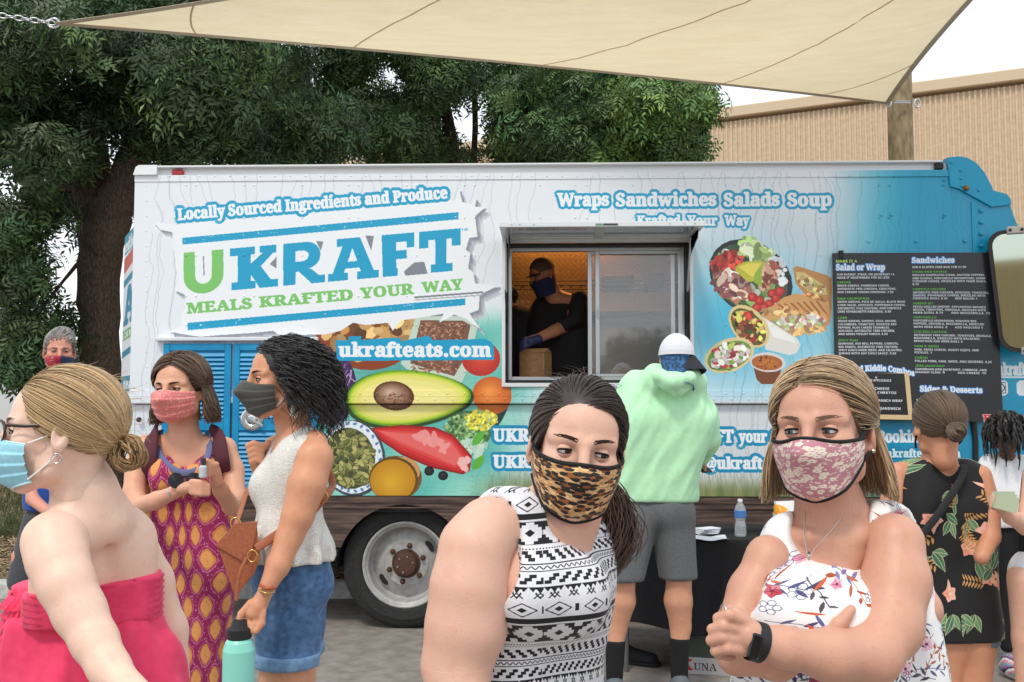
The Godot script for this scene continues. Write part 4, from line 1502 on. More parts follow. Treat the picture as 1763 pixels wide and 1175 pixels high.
func build_setting() -> void:
	var m := MB.new()
	m.quad(Vector3(-150, 0, 40), Vector3(150, 0, 40), Vector3(150, 0, -300), Vector3(-150, 0, -300), Vector2(0, 0), Vector2(1, 0), Vector2(1, 1), Vector2(0, 1))
	var am := mat(Color.WHITE, 0.9, 0.0, noise_tex(0.35, c8(140, 133, 127), c8(170, 162, 155), 11, 512, 3))
	am.detail_enabled = true
	am.detail_blend_mode = BaseMaterial3D.BLEND_MODE_MUL
	am.detail_albedo = noise_tex(0.012, c8(206, 202, 198), c8(255, 255, 255), 12, 512, 5)
	am.normal_enabled = true
	am.normal_texture = bump_tex(0.4, 3.0, 13, 512, 3)
	am.normal_scale = 0.6
	am.uv1_triplanar = true
	am.uv1_world_triplanar = true
	am.uv1_scale = Vector3(0.9, 0.9, 0.9)
	am.uv2_triplanar = true
	am.uv2_world_triplanar = true
	am.uv2_scale = Vector3(0.23, 0.23, 0.23)
	tag(part("asphalt", m, am), "", "", "", "structure")
	# kerb stones
	var km := tri_mat(mat(Color.WHITE, 0.9, 0.0, noise_tex(0.06, c8(168, 168, 164), c8(205, 205, 202), 21)), 0.8)
	var kerb := Node3D.new()
	kerb.name = "kerb"
	add_child(kerb)
	tag(kerb, "", "", "", "structure")
	for k in 14:
		m = MB.new()
		m.box(Vector3(-14.0 + k * 2.0, 0.05, -8.07), Vector3(1.985, 0.16, 0.16), 0.02)
		part("kerb_stone", m, km, kerb)
	# verge
	m = MB.new()
	var rows := []
	for j in 36:
		var z := -8.14 - 0.02 - pow(j / 35.0, 2.0) * 22.0
		var r := []
		for i in 81:
			var x := -20.0 + i * 0.5
			r.append(Vector3(x, ground_y(x, z) + rng.randf_range(-0.012, 0.012), z))
		rows.append(r)
	m.grid(rows)
	var vm := tri_mat(mat(Color.WHITE, 0.95, 0.0, noise_tex(0.05, c8(84, 66, 48), c8(160, 134, 102), 31, 512, 5)), 0.7)
	tag(part("verge", m, vm), "", "", "", "structure")
	# straw mulch: short stalks in a band, then grass blades
	var st := MB.new()
	st.quad(Vector3(-0.09, 0, -0.003), Vector3(0.09, 0.0, -0.003), Vector3(0.09, 0.006, 0.003), Vector3(-0.09, 0.006, 0.003))
	var mm := MultiMesh.new()
	mm.transform_format = MultiMesh.TRANSFORM_3D
	mm.use_colors = true
	mm.mesh = st.mesh()
	mm.instance_count = 9000
	for k in 9000:
		var x := rng.randf_range(-6.0, -1.2) if k < 7000 else rng.randf_range(-1.2, 1.5)
		var z := rng.randf_range(-10.2, -8.2)
		var b := Basis(Vector3.UP, rng.randf() * TAU) * Basis(Vector3.BACK, rng.randf_range(-0.5, 0.5))
		mm.set_instance_transform(k, Transform3D(b, Vector3(x, ground_y(x, z) + rng.randf_range(0.0, 0.04), z)))
		var s := rng.randf_range(0.5, 1.2)
		mm.set_instance_color(k, Color(0.36 * s, 0.27 * s, 0.17 * s))
	var mi := MultiMeshInstance3D.new()
	mi.name = "mulch"
	mi.multimesh = mm
	mi.material_override = vc(mat(Color.WHITE, 0.9))
	add_child(mi)
	tag(mi, "dry straw mulch strewn behind the kerb", "mulch", "", "stuff")
	var gb := MB.new()
	for k in 5:
		var a := TAU * k / 5.0
		var o := Vector3(cos(a), 0, sin(a)) * 0.02
		var lean := Vector3(cos(a * 1.7), 0, sin(a * 2.3)) * 0.05
		gb.tri(o + Vector3(-0.004, 0, 0), o + Vector3(0.004, 0, 0), o + lean + Vector3(0, 0.11, 0))
	mm = MultiMesh.new()
	mm.transform_format = MultiMesh.TRANSFORM_3D
	mm.use_colors = true
	mm.mesh = gb.mesh()
	mm.instance_count = 14000
	for k in 14000:
		var z := -9.9 - pow(rng.randf(), 1.6) * 9.0
		var x := rng.randf_range(-9.0, -2.0) * (0.6 - z * 0.045)
		var sc := rng.randf_range(0.5, 1.3)
		mm.set_instance_transform(k, Transform3D(Basis(Vector3.UP, rng.randf() * TAU).scaled(Vector3(sc, sc, sc)), Vector3(x, ground_y(x, z), z)))
		var s := rng.randf_range(0.6, 1.3)
		mm.set_instance_color(k, Color(0.07 * s, 0.10 * s, 0.03 * s).lerp(Color(0.2, 0.16, 0.07), 0.5 if rng.randf() < 0.2 else 0.0))
	mi = MultiMeshInstance3D.new()
	mi.name = "grass"
	mi.multimesh = mm
	mi.material_override = vc(mat(Color.WHITE, 0.8))
	add_child(mi)
	tag(mi, "short green grass growing under the tree", "grass", "", "stuff")
	building()
	vehicles()

func building() -> void:
	var p0 := at(1763, 117, 19.0)
	var h := p0.y
	var dir := Vector3(-0.898, 0, -0.44)
	var b := thing("warehouse", "long tan warehouse with a wall of vertical ribs", "building", Vector3(p0.x, 0, p0.z), 0.0)
	b.basis = Basis(-dir, Vector3.UP, (-dir).cross(Vector3.UP))
	var wm := tri_mat(mat(Color.WHITE, 0.9, 0.0, noise_tex(0.03, c8(200, 176, 146), c8(226, 204, 176), 41, 512, 5)), 0.5)
	var m := MB.new()
	m.box(Vector3(-4.2, h / 2 - 0.15, -3.1), Vector3(24.6, h - 0.3, 6.0))
	part("wall", m, wm, b)
	m = MB.new()
	var x := -16.5
	var front := -0.1
	while x < 8.0:
		var w := 0.062
		m.quad(Vector3(x, 0, front), Vector3(x + 0.012, 0, front + 0.035), Vector3(x + 0.012, h - 0.3, front + 0.035), Vector3(x, h - 0.3, front))
		m.quad(Vector3(x + 0.012, 0, front + 0.035), Vector3(x + w - 0.012, 0, front + 0.035), Vector3(x + w - 0.012, h - 0.3, front + 0.035), Vector3(x + 0.012, h - 0.3, front + 0.035))
		m.quad(Vector3(x + w - 0.012, 0, front + 0.035), Vector3(x + w, 0, front), Vector3(x + w, h - 0.3, front), Vector3(x + w - 0.012, h - 0.3, front + 0.035))
		x += 0.104
	part("ribs", m, wm, b, "stuff")
	m = MB.new()
	m.box(Vector3(-4.2, h - 0.12, -0.2), Vector3(24.8, 0.24, 0.5), 0.02)
	part("coping", m, mat(c8(212, 190, 160), 0.7), b)

func vehicles() -> void:
	# delivery vans standing far behind the trees
	var wh := mat(c8(214, 216, 218), 0.4)
	var gl := mat(c8(52, 58, 64), 0.08)
	for s in [[60.0, 22.0, 0.25, "white delivery van parked beyond the grey-haired man"]]:
		var p := at(s[0], 700, s[1])
		var v := thing("delivery_van", s[3], "van", Vector3(p.x, ground_y(p.x, p.z), p.z), s[2])
		var pr := PackedVector2Array([Vector2(-2.6, 0.35), Vector2(2.5, 0.35), Vector2(2.55, 0.9), Vector2(1.75, 1.15), Vector2(1.15, 2.05), Vector2(0.8, 2.25), Vector2(-2.55, 2.3), Vector2(-2.62, 2.2)])
		var m := MB.new()
		m.prism(pr, -0.95, 0.95)
		part("body", m, wh, v)
		for sd in [-0.96, 0.955]:
			m = MB.new()
			m.prism(PackedVector2Array([Vector2(0.45, 1.25), Vector2(1.5, 1.25), Vector2(1.05, 1.95), Vector2(0.45, 1.98)]), sd, sd + 0.006)
			part("side_window", m, gl, v)
		m = MB.new()
		m.quad(Vector3(1.76, 1.17, 0.85), Vector3(1.76, 1.17, -0.85), Vector3(1.19, 2.02, -0.8), Vector3(1.19, 2.02, 0.8))
		part("windscreen", m, gl, v)
		for wx in [-1.7, 1.6]:
			for wz in [-0.85, 0.85]:
				m = MB.new()
				m.lathe([Vector2(0.0, -0.11), Vector2(0.3, -0.11), Vector2(0.35, -0.08), Vector2(0.35, 0.08), Vector2(0.3, 0.11), Vector2(0.2, 0.11), Vector2(0.19, 0.08), Vector2(0.0, 0.09)], Transform3D(Basis(Vector3.RIGHT, PI / 2), Vector3(wx, 0.35, wz)), 20)
				part("wheel", m, mat(c8(40, 40, 42), 0.7), v)
		for wz in [-0.7, 0.7]:
			m = MB.new()
			m.box(Vector3(2.5, 0.8, wz), Vector3(0.12, 0.18, 0.3), 0.03)
			part("headlight", m, mat(c8(220, 224, 226), 0.15), v)
		m = MB.new()
		m.box(Vector3(2.52, 0.45, 0), Vector3(0.16, 0.2, 1.9), 0.04)
		part("bumper", m, mat(c8(60, 60, 62), 0.7), v)

# ---------- trees ----------
func leaf_spray() -> MB:
	# a drooping twig with pinnate leaves, about 0.35 m long
	var m := MB.new()
	m.col = Color(0.5, 0.42, 0.35)
	m.tube([Vector3.ZERO, Vector3(0, 0.1, 0.03), Vector3(0, 0.2, 0.03)], [0.005, 0.003], 4, false)
	for k in 7:
		var a := k * 2.4
		var base := Vector3(0, 0.03 + 0.028 * k, 0.01)
		var out := Vector3(cos(a), 0.25, sin(a)).normalized()
		for j in 4:
			var f := (j + 1.0) / 4.0
			var q := base + out * 0.17 * f + Vector3(0, -0.09 * f * f, 0)
			for sd in ([-1, 1] if j < 3 else [0]):
				var side: Vector3 = out.cross(Vector3.UP).normalized() * sd
				var d: Vector3 = (out * (0.6 if sd else 1.0) + side + Vector3(0, -0.55, 0)).normalized()
				var ln := 0.085
				var w: Vector3 = d.cross(Vector3.UP).normalized() * 0.0135
				var up: Vector3 = w.cross(d).normalized()
				var tone := 0.8 + 0.4 * fmod(k * 0.37 + j * 0.23 + sd * 0.11 + 1.0, 1.0)
				m.col = Color(tone, tone, tone)
				var mid: Vector3 = q + d * ln * 0.4
				m.tri(q, mid - w + up * 0.006, q + d * ln)
				m.tri(q, q + d * ln, mid + w + up * 0.006)
	return m

func blob_sprays(list: Array, tone: Color, seed_: int, thr := 0.06, sc := 0.86) -> MultiMeshInstance3D:
	# sprays spread through clumps given as (px, py, distance, half width px, half height px, half depth m, count)
	var nz := FastNoiseLite.new()
	nz.seed = seed_
	nz.frequency = 0.75
	var xf := []
	var cl := []
	for b in list:
		var made := 0
		var tries := 0
		while made < b[6] * 1.6 and tries < b[6] * 8:
			tries += 1
			var u := Vector3(rng.randfn(), rng.randfn(), rng.randfn())
			u = u.normalized() * pow(rng.randf(), 0.45)
			var d: float = b[2] + u.z * b[5]
			var p := at(b[0] + u.x * b[3] * b[2] / d, b[1] + u.y * b[4] * b[2] / d, d)
			if nz.get_noise_3d(p.x, p.y * 1.2, p.z) < thr:
				continue
			made += 1
			var s := rng.randf_range(0.75, 1.35) * sc
			var bs := Basis(Vector3.UP, rng.randf() * TAU) * Basis(Vector3.RIGHT, rng.randf_range(0.6, 2.3))
			xf.append(Transform3D(bs.scaled(Vector3(s, s, s)), p))
			var t := 0.55 + 1.5 * pow(rng.randf(), 1.8)
			var y := rng.randf_range(0.85, 1.25)
			cl.append(Color(tone.r * t * y, tone.g * t, tone.b * t / y))
	var mm := MultiMesh.new()
	mm.transform_format = MultiMesh.TRANSFORM_3D
	mm.use_colors = true
	mm.mesh = spray_mesh
	mm.instance_count = xf.size()
	for k in xf.size():
		mm.set_instance_transform(k, xf[k])
		mm.set_instance_color(k, cl[k])
	var mi := MultiMeshInstance3D.new()
	mi.name = "crown"
	mi.multimesh = mm
	mi.material_override = leaf_mat
	mi.set_meta("kind", "stuff")
	return mi

var spray_mesh: ArrayMesh
var leaf_mat: StandardMaterial3D

func branch(m: MB, pts: Array, sides := 10) -> void:
	# pts: (px, py, distance, radius in metres)
	var p := []
	var r := []
	for k in pts.size() - 1:
		var a: Array = pts[maxi(0, k - 1)]
		var b: Array = pts[k]
		var c: Array = pts[k + 1]
		var d: Array = pts[mini(pts.size() - 1, k + 2)]
		for j in 5:
			var f := j / 5.0
			var q := []
			for i in 4:
				q.append(cubic_interpolate(b[i], c[i], a[i], d[i], f))
			p.append(at(q[0], q[1], q[2]) + Vector3(rng.randf_range(-1, 1), 0, rng.randf_range(-1, 1)) * q[3] * 0.08)
			r.append(q[3] * rng.randf_range(0.94, 1.06))
	var e: Array = pts[pts.size() - 1]
	p.append(at(e[0], e[1], e[2]))
	r.append(e[3])
	m.tube(p, r, sides)

func build_trees() -> void:
	spray_mesh = leaf_spray().mesh()
	leaf_mat = vc(mat(Color.WHITE, 0.45))
	leaf_mat.backlight_enabled = true
	leaf_mat.backlight = Color(0.25, 0.32, 0.1)
	var bark := mat(Color.WHITE, 0.95, 0.0, noise_tex(0.05, c8(58, 46, 38), c8(128, 108, 90), 51, 512, 5))
	bark.normal_enabled = true
	bark.normal_texture = bump_tex(0.06, 14.0, 52, 512, 4)
	bark.normal_scale = 1.6
	bark.uv1_triplanar = true
	bark.uv1_world_triplanar = true
	bark.uv1_scale = Vector3(1.6, 0.45, 1.6)
	# the big forked ash beside the truck's rear corner
	var t := thing("ash_tree", "large forked ash tree with dark bark beside the truck's rear corner", "tree")
	var m := MB.new()
	branch(m, [[182, 900, 9.6, 0.26], [176, 760, 9.6, 0.21], [172, 620, 9.6, 0.195], [170, 500, 9.6, 0.195], [172, 400, 9.6, 0.21], [160, 330, 9.65, 0.19], [152, 240, 9.7, 0.15], [148, 120, 9.8, 0.12], [140, -40, 9.9, 0.09], [150, -260, 10, 0.04]], 18)
	branch(m, [[172, 430, 9.55, 0.2], [186, 385, 9.5, 0.2], [208, 325, 9.5, 0.17], [240, 240, 9.6, 0.14], [275, 150, 9.8, 0.12], [320, 20, 10, 0.09], [380, -160, 10.2, 0.04]], 14)
	branch(m, [[262, 190, 9.7, 0.08], [330, 140, 10.2, 0.06], [430, 100, 10.8, 0.045], [520, 90, 11.2, 0.03], [640, 60, 11.5, 0.015]], 8)
	branch(m, [[300, 90, 9.9, 0.07], [380, 130, 9.9, 0.05], [450, 215, 9.9, 0.03], [480, 260, 9.9, 0.015]], 8)
	branch(m, [[150, 250, 9.7, 0.07], [100, 170, 9.4, 0.05], [40, 130, 9.1, 0.035], [-30, 120, 8.8, 0.02]], 8)
	branch(m, [[160, 330, 9.7, 0.05], [110, 325, 9.9, 0.035], [50, 350, 10, 0.025], [0, 400, 10, 0.015]], 7)
	branch(m, [[165, 420, 9.6, 0.035], [120, 470, 9.5, 0.02], [60, 545, 9.4, 0.012], [20, 600, 9.4, 0.006]], 6)
	branch(m, [[220, 290, 9.6, 0.06], [330, 235, 10.4, 0.04], [460, 190, 11, 0.03], [560, 200, 11.4, 0.012]], 7)
	part("trunk", m, bark, t)
	var dk := Color(0.055, 0.105, 0.036)
	t.add_child(blob_sprays([[60, 60, 8.9, 190, 110, 1.2, 520], [60, 210, 9.0, 150, 110, 0.9, 330], [300, 120, 9.2, 200, 110, 1.0, 520], [290, 215, 9.3, 130, 65, 0.6, 170], [480, 190, 10.2, 200, 110, 1.3, 430], [25, 350, 9.2, 85, 80, 0.8, 90], [30, 470, 9.3, 75, 70, 0.6, 60], [20, 590, 9.3, 60, 60, 0.5, 55], [100, 575, 9.4, 45, 45, 0.3, 20], [400, -100, 9.6, 420, 130, 1.6, 420], [110, 330, 10.3, 110, 100, 0.6, 60], [60, 640, 9.2, 40, 40, 0.3, 28], [330, 60, 11.5, 260, 130, 1.0, 260]], dk, 3))
	# slender trees behind the truck
	t = thing("slender_ash_tree", "bright green ash with several thin dark stems behind the truck roof", "tree")
	m = MB.new()
	for s in [[[800, 500, 12.0, 0.09], [790, 330, 12.0, 0.08], [770, 200, 12.0, 0.07], [740, 90, 12.0, 0.05], [700, -60, 12, 0.02]], [[860, 500, 12.1, 0.09], [880, 300, 12.1, 0.08], [868, 210, 12.1, 0.07], [850, 130, 12, 0.06], [830, 20, 12, 0.03]], [[868, 215, 12.1, 0.05], [900, 170, 12.2, 0.035], [960, 100, 12.3, 0.02]], [[815, 300, 12, 0.04], [818, 200, 12, 0.035], [812, 120, 12, 0.03], [800, 20, 12, 0.015]], [[880, 300, 12.1, 0.06], [990, 230, 12.1, 0.04], [1080, 200, 12, 0.025], [1160, 200, 11.9, 0.012]], [[640, 400, 12.4, 0.06], [636, 260, 12.4, 0.05], [620, 160, 12.4, 0.04], [640, 40, 12.4, 0.02]], [[560, 400, 12.6, 0.05], [566, 250, 12.6, 0.04], [600, 170, 12.4, 0.02]]]:
		branch(m, s, 8)
	part("trunk", m, bark, t)
	t.add_child(blob_sprays([[650, 190, 11.6, 120, 90, 1.0, 260], [740, 130, 11.6, 90, 70, 0.8, 150], [660, 95, 11.4, 120, 50, 0.7, 150], [760, 245, 12.2, 90, 40, 0.6, 70], [980, 190, 11.4, 150, 85, 1.0, 430], [900, 250, 12.0, 110, 40, 0.6, 90], [880, 110, 12.2, 100, 60, 0.8, 90], [600, 250, 11.8, 110, 50, 0.6, 110]], Color(0.06, 0.12, 0.038), 9))
	t = thing("leafy_ash_tree", "light green leafy ash whose crown ends in front of the tan warehouse", "tree")
	m = MB.new()
	branch(m, [[1075, 520, 11.6, 0.12], [1070, 330, 11.6, 0.1], [1085, 220, 11.5, 0.07], [1120, 120, 11.4, 0.04], [1130, 30, 11.4, 0.02]], 10)
	branch(m, [[1072, 300, 11.6, 0.06], [1130, 240, 11.4, 0.035], [1190, 205, 11.2, 0.015]], 7)
	part("trunk", m, bark, t)
	t.add_child(blob_sprays([[1120, 210, 11.0, 115, 70, 0.9, 480], [1175, 190, 10.9, 55, 50, 0.5, 120], [1180, 245, 10.9, 42, 32, 0.4, 70], [1080, 250, 11.2, 120, 40, 0.7, 150], [1060, 90, 11.4, 150, 60, 1.0, 160]], Color(0.10, 0.19, 0.045), 17, -0.05))

func build_behind() -> void:
	# what the serving window and the side mirror reflect: a hall, low trees and a utility pole across the car park
	var b := thing("opposite_hall", "tan ribbed hall mirrored in the truck's side mirror", "building", Vector3(-7, 0, 26), PI)
	var wm := mat(c8(196, 170, 132), 0.9)
	var m := MB.new()
	m.box(Vector3(0, 2.8, -2), Vector3(13, 5.6, 4))
	part("wall", m, wm, b)
	m = MB.new()
	for k in 60:
		m.box(Vector3(-6.4 + k * 0.217, 2.7, 0.04), Vector3(0.11, 5.4, 0.08))
	part("ribs", m, wm, b, "stuff")
	var p := thing("utility_pole", "dark utility pole mirrored in the serving window pane", "pole", Vector3(5.2, 0, 22))
	m = MB.new()
	m.lathe([Vector2(0.16, 0), Vector2(0.12, 9.0), Vector2(0, 9.0)], Transform3D.IDENTITY, 12)
	part("shaft", m, mat(c8(70, 58, 48), 0.9), p)
	m = MB.new()
	m.box(Vector3(0, 8.3, 0), Vector3(2.2, 0.12, 0.12))
	part("cross_arm", m, mat(c8(70, 58, 48), 0.9), p)
	for t in [[3.6, 3.9, 2.6, "low round tree mirrored in the serving window pane"]]:
		var o := thing("round_tree", t[3], "tree", Vector3(t[0], 0, 23))
		m = MB.new()
		m.tube([Vector3.ZERO, Vector3(0.05, t[1] * 0.4, 0), Vector3(0, t[1] * 0.75, 0.1)], [0.16, 0.1, 0.04], 8)
		part("trunk", m, mat(c8(80, 64, 50), 0.95), o)
		var mm := MultiMesh.new()
		mm.transform_format = MultiMesh.TRANSFORM_3D
		mm.use_colors = true
		mm.mesh = spray_mesh
		mm.instance_count = 260
		for k in 260:
			var u := Vector3(rng.randfn(), rng.randfn(), rng.randfn()).normalized() * pow(rng.randf(), 0.4)
			var q := Vector3(u.x * t[2], t[1] * 0.62 + u.y * t[1] * 0.42, u.z * t[2])
			mm.set_instance_transform(k, Transform3D((Basis(Vector3.UP, rng.randf() * TAU) * Basis(Vector3.RIGHT, rng.randf_range(0.4, 2.2))).scaled(Vector3.ONE * 2.6), q))
			var s := rng.randf_range(0.6, 1.3)
			mm.set_instance_color(k, Color(0.05 * s, 0.09 * s, 0.03 * s))
		var mi := MultiMeshInstance3D.new()
		mi.name = "crown"
		mi.multimesh = mm
		mi.material_override = leaf_mat
		mi.set_meta("kind", "stuff")
		o.add_child(mi)

# ---------- shade sail ----------
func build_sail() -> void:
	var A := at(96, 40, 7.0)
	var B := at(1528, 177, 9.45)
	var C := Vector3(3.4, 4.6, -4.2)
	var ctr := (A + B + C) / 3.0
	var sail := thing("shade_sail", "large beige triangular shade sail stretched overhead", "shade sail")
	var edge := func(p: Vector3, q: Vector3, t: float, bow: float) -> Vector3:
		var base := p.lerp(q, t)
		var inward := (ctr - (p + q) / 2.0).normalized()
		return base + inward * bow * 4.0 * t * (1.0 - t)
	var nz := FastNoiseLite.new()
	nz.seed = 77
	nz.frequency = 0.8
	var surf := func(u: float, v: float) -> Vector3:
		# u from A to B along the far edge, v from that edge to C
		var e0: Vector3 = edge.call(A, B, u, 0.10)
		var left: Vector3 = edge.call(A, C, v, 0.42)
		var right: Vector3 = edge.call(B, C, v, 0.16)
		var flat := A.lerp(B, u).lerp(C, v)
		var p := flat + (e0 - A.lerp(B, u)) * (1.0 - v) + (left - A.lerp(C, v)) * (1.0 - u) + (right - B.lerp(C, v)) * u
		var w := u * (1.0 - u) * (1.0 - v) * v
		p.y -= w * 4.0
		p.y += nz.get_noise_2d(p.x * 3.0 + p.z * 2.0, p.z * 0.6 - p.x * 0.4) * 0.02 * minf(1.0, w * 20.0 + 0.1)
		return p
	var m := MB.new()
	var rows := []
	for j in 61:
		var v := j / 60.0 * 0.995
		var r := []
		for i in 121:
			r.append(surf.call(i / 120.0, v))
		rows.append(r)
	m.grid(rows)
	for j in 61:
		for i in 121:
			m.uv[j * 121 + i] = Vector2(rows[j][i].x, rows[j][i].z)
	var sm_ := mat(Color.WHITE, 0.85, 0.0, noise_tex(0.02, c8(240, 228, 206), c8(248, 238, 218), 61))
	sm_.backlight_enabled = true
	sm_.backlight = Color(0.92, 0.88, 0.79)
	sm_.normal_enabled = true
	sm_.normal_texture = bump_tex(0.02, 5.0, 62, 512, 4)
	sm_.normal_scale = 0.9
	sm_.uv1_scale = Vector3(0.22, 0.9, 1)
	part("cloth", m, sm_, sail)
	var hem := mat(c8(186, 172, 150), 0.9)
	for e in [[A, B, 0.10], [A, C, 0.42], [B, C, 0.16]]:
		m = MB.new()
		var pts := []
		for k in 41:
			pts.append(edge.call(e[0], e[1], k / 40.0, e[2]) + Vector3(0, -0.004, 0))
		m.tube(pts, [0.028], 6, true, 0.2, Vector3.UP)
		part("hem", m, hem, sail)
	var seam := mat(c8(206, 178, 146), 0.9)
	for s in [[0.287, 0.0, 0.0, 0.54], [0.74, 0.0, 0.78, 0.9], [0.89, 0.0, 1.0, 0.2], [0.13, 0.0, 0.0, 0.14], [0.5, 0.0, 0.4, 0.9]]:
		m = MB.new()
		var pts := []
		for k in 25:
			var f := k / 24.0
			pts.append(surf.call(lerpf(s[0], s[2], f), lerpf(s[1], s[3], f)) + Vector3(0, -0.004, 0))
		m.tube(pts, [0.007], 5, true, 0.25, Vector3.UP)
		part("seam", m, seam, sail)
	# corner brace to the timber post
	var steel := mat(c8(196, 198, 200), 0.3, 0.9)
	var post := thing("timber_post", "weathered round timber post holding the sail behind the truck", "post", at(1563, 700, 9.65) * Vector3(1, 0, 1))
	m = MB.new()
	m.lathe([Vector2(0.125, 0.0), Vector2(0.122, 2.5), Vector2(0.118, 5.0), Vector2(0.1, 5.02), Vector2(0.0, 5.02)], Transform3D.IDENTITY, 24)
	var pm := mat(Color.WHITE, 0.9, 0.0, noise_tex(0.02, c8(106, 90, 66), c8(176, 156, 122), 71, 512, 5))
	pm.uv1_triplanar = true
	pm.uv1_world_triplanar = true
	pm.uv1_scale = Vector3(1.5, 0.4, 1.5)
	part("shaft", m, pm, post)
	var tb := thing("turnbuckle", "steel turnbuckle between the sail's corner and the timber post", "turnbuckle")
	var q0 := at(1530, 177, 9.45)
	var q1 := at(1580, 178, 9.5)
	m = MB.new()
	m.tube([q0.lerp(q1, 0.2), q0.lerp(q1, 0.75)], [0.008], 6)
	part("frame_bar", m, steel, tb)
	m = MB.new()
	m.tube([q0.lerp(q1, 0.25) + Vector3(0, 0.018, 0), q0.lerp(q1, 0.7) + Vector3(0, 0.018, 0)], [0.006], 6)
	part("frame_bar", m, steel, tb)
	for q in [q0, q1]:
		m = MB.new()
		var pts := []
		for k in 13:
			var an := TAU * k / 12.0
			pts.append(q + Vector3(cos(an) * 0.028, sin(an) * 0.04, 0))
		m.tube(pts, [0.008], 6, false)
		part("shackle", m, steel, tb)
	var ch := thing("steel_chain", "short steel chain pulling the sail's other corner", "chain")
	var c0 := at(-60, 18, 6.9)
	var c1 := at(92, 40, 7.0)
	for k in 11:
		var a := c0.lerp(c1, k / 11.0)
		var b := c0.lerp(c1, (k + 1.25) / 11.0)
		var dd := (b - a)
		var s1 := (Vector3.UP if k % 2 == 0 else dd.cross(Vector3.UP).normalized()) * 0.018
		m = MB.new()
		var pts := []
		for j in 15:
			var an := TAU * j / 14.0
			pts.append((a + b) / 2.0 + dd * 0.5 * cos(an) + s1 * sin(an))
		m.tube(pts, [0.006], 6, false)
		part("link", m, steel, ch)
	m = MB.new()
	for an in 1:
		var pts := []
		for k in 13:
			var f := TAU * k / 12.0
			pts.append(c1 + Vector3(cos(f) * 0.04, sin(f) * 0.035, 0))
		m.tube(pts, [0.009], 6, false)
	part("shackle", m, steel, ch)


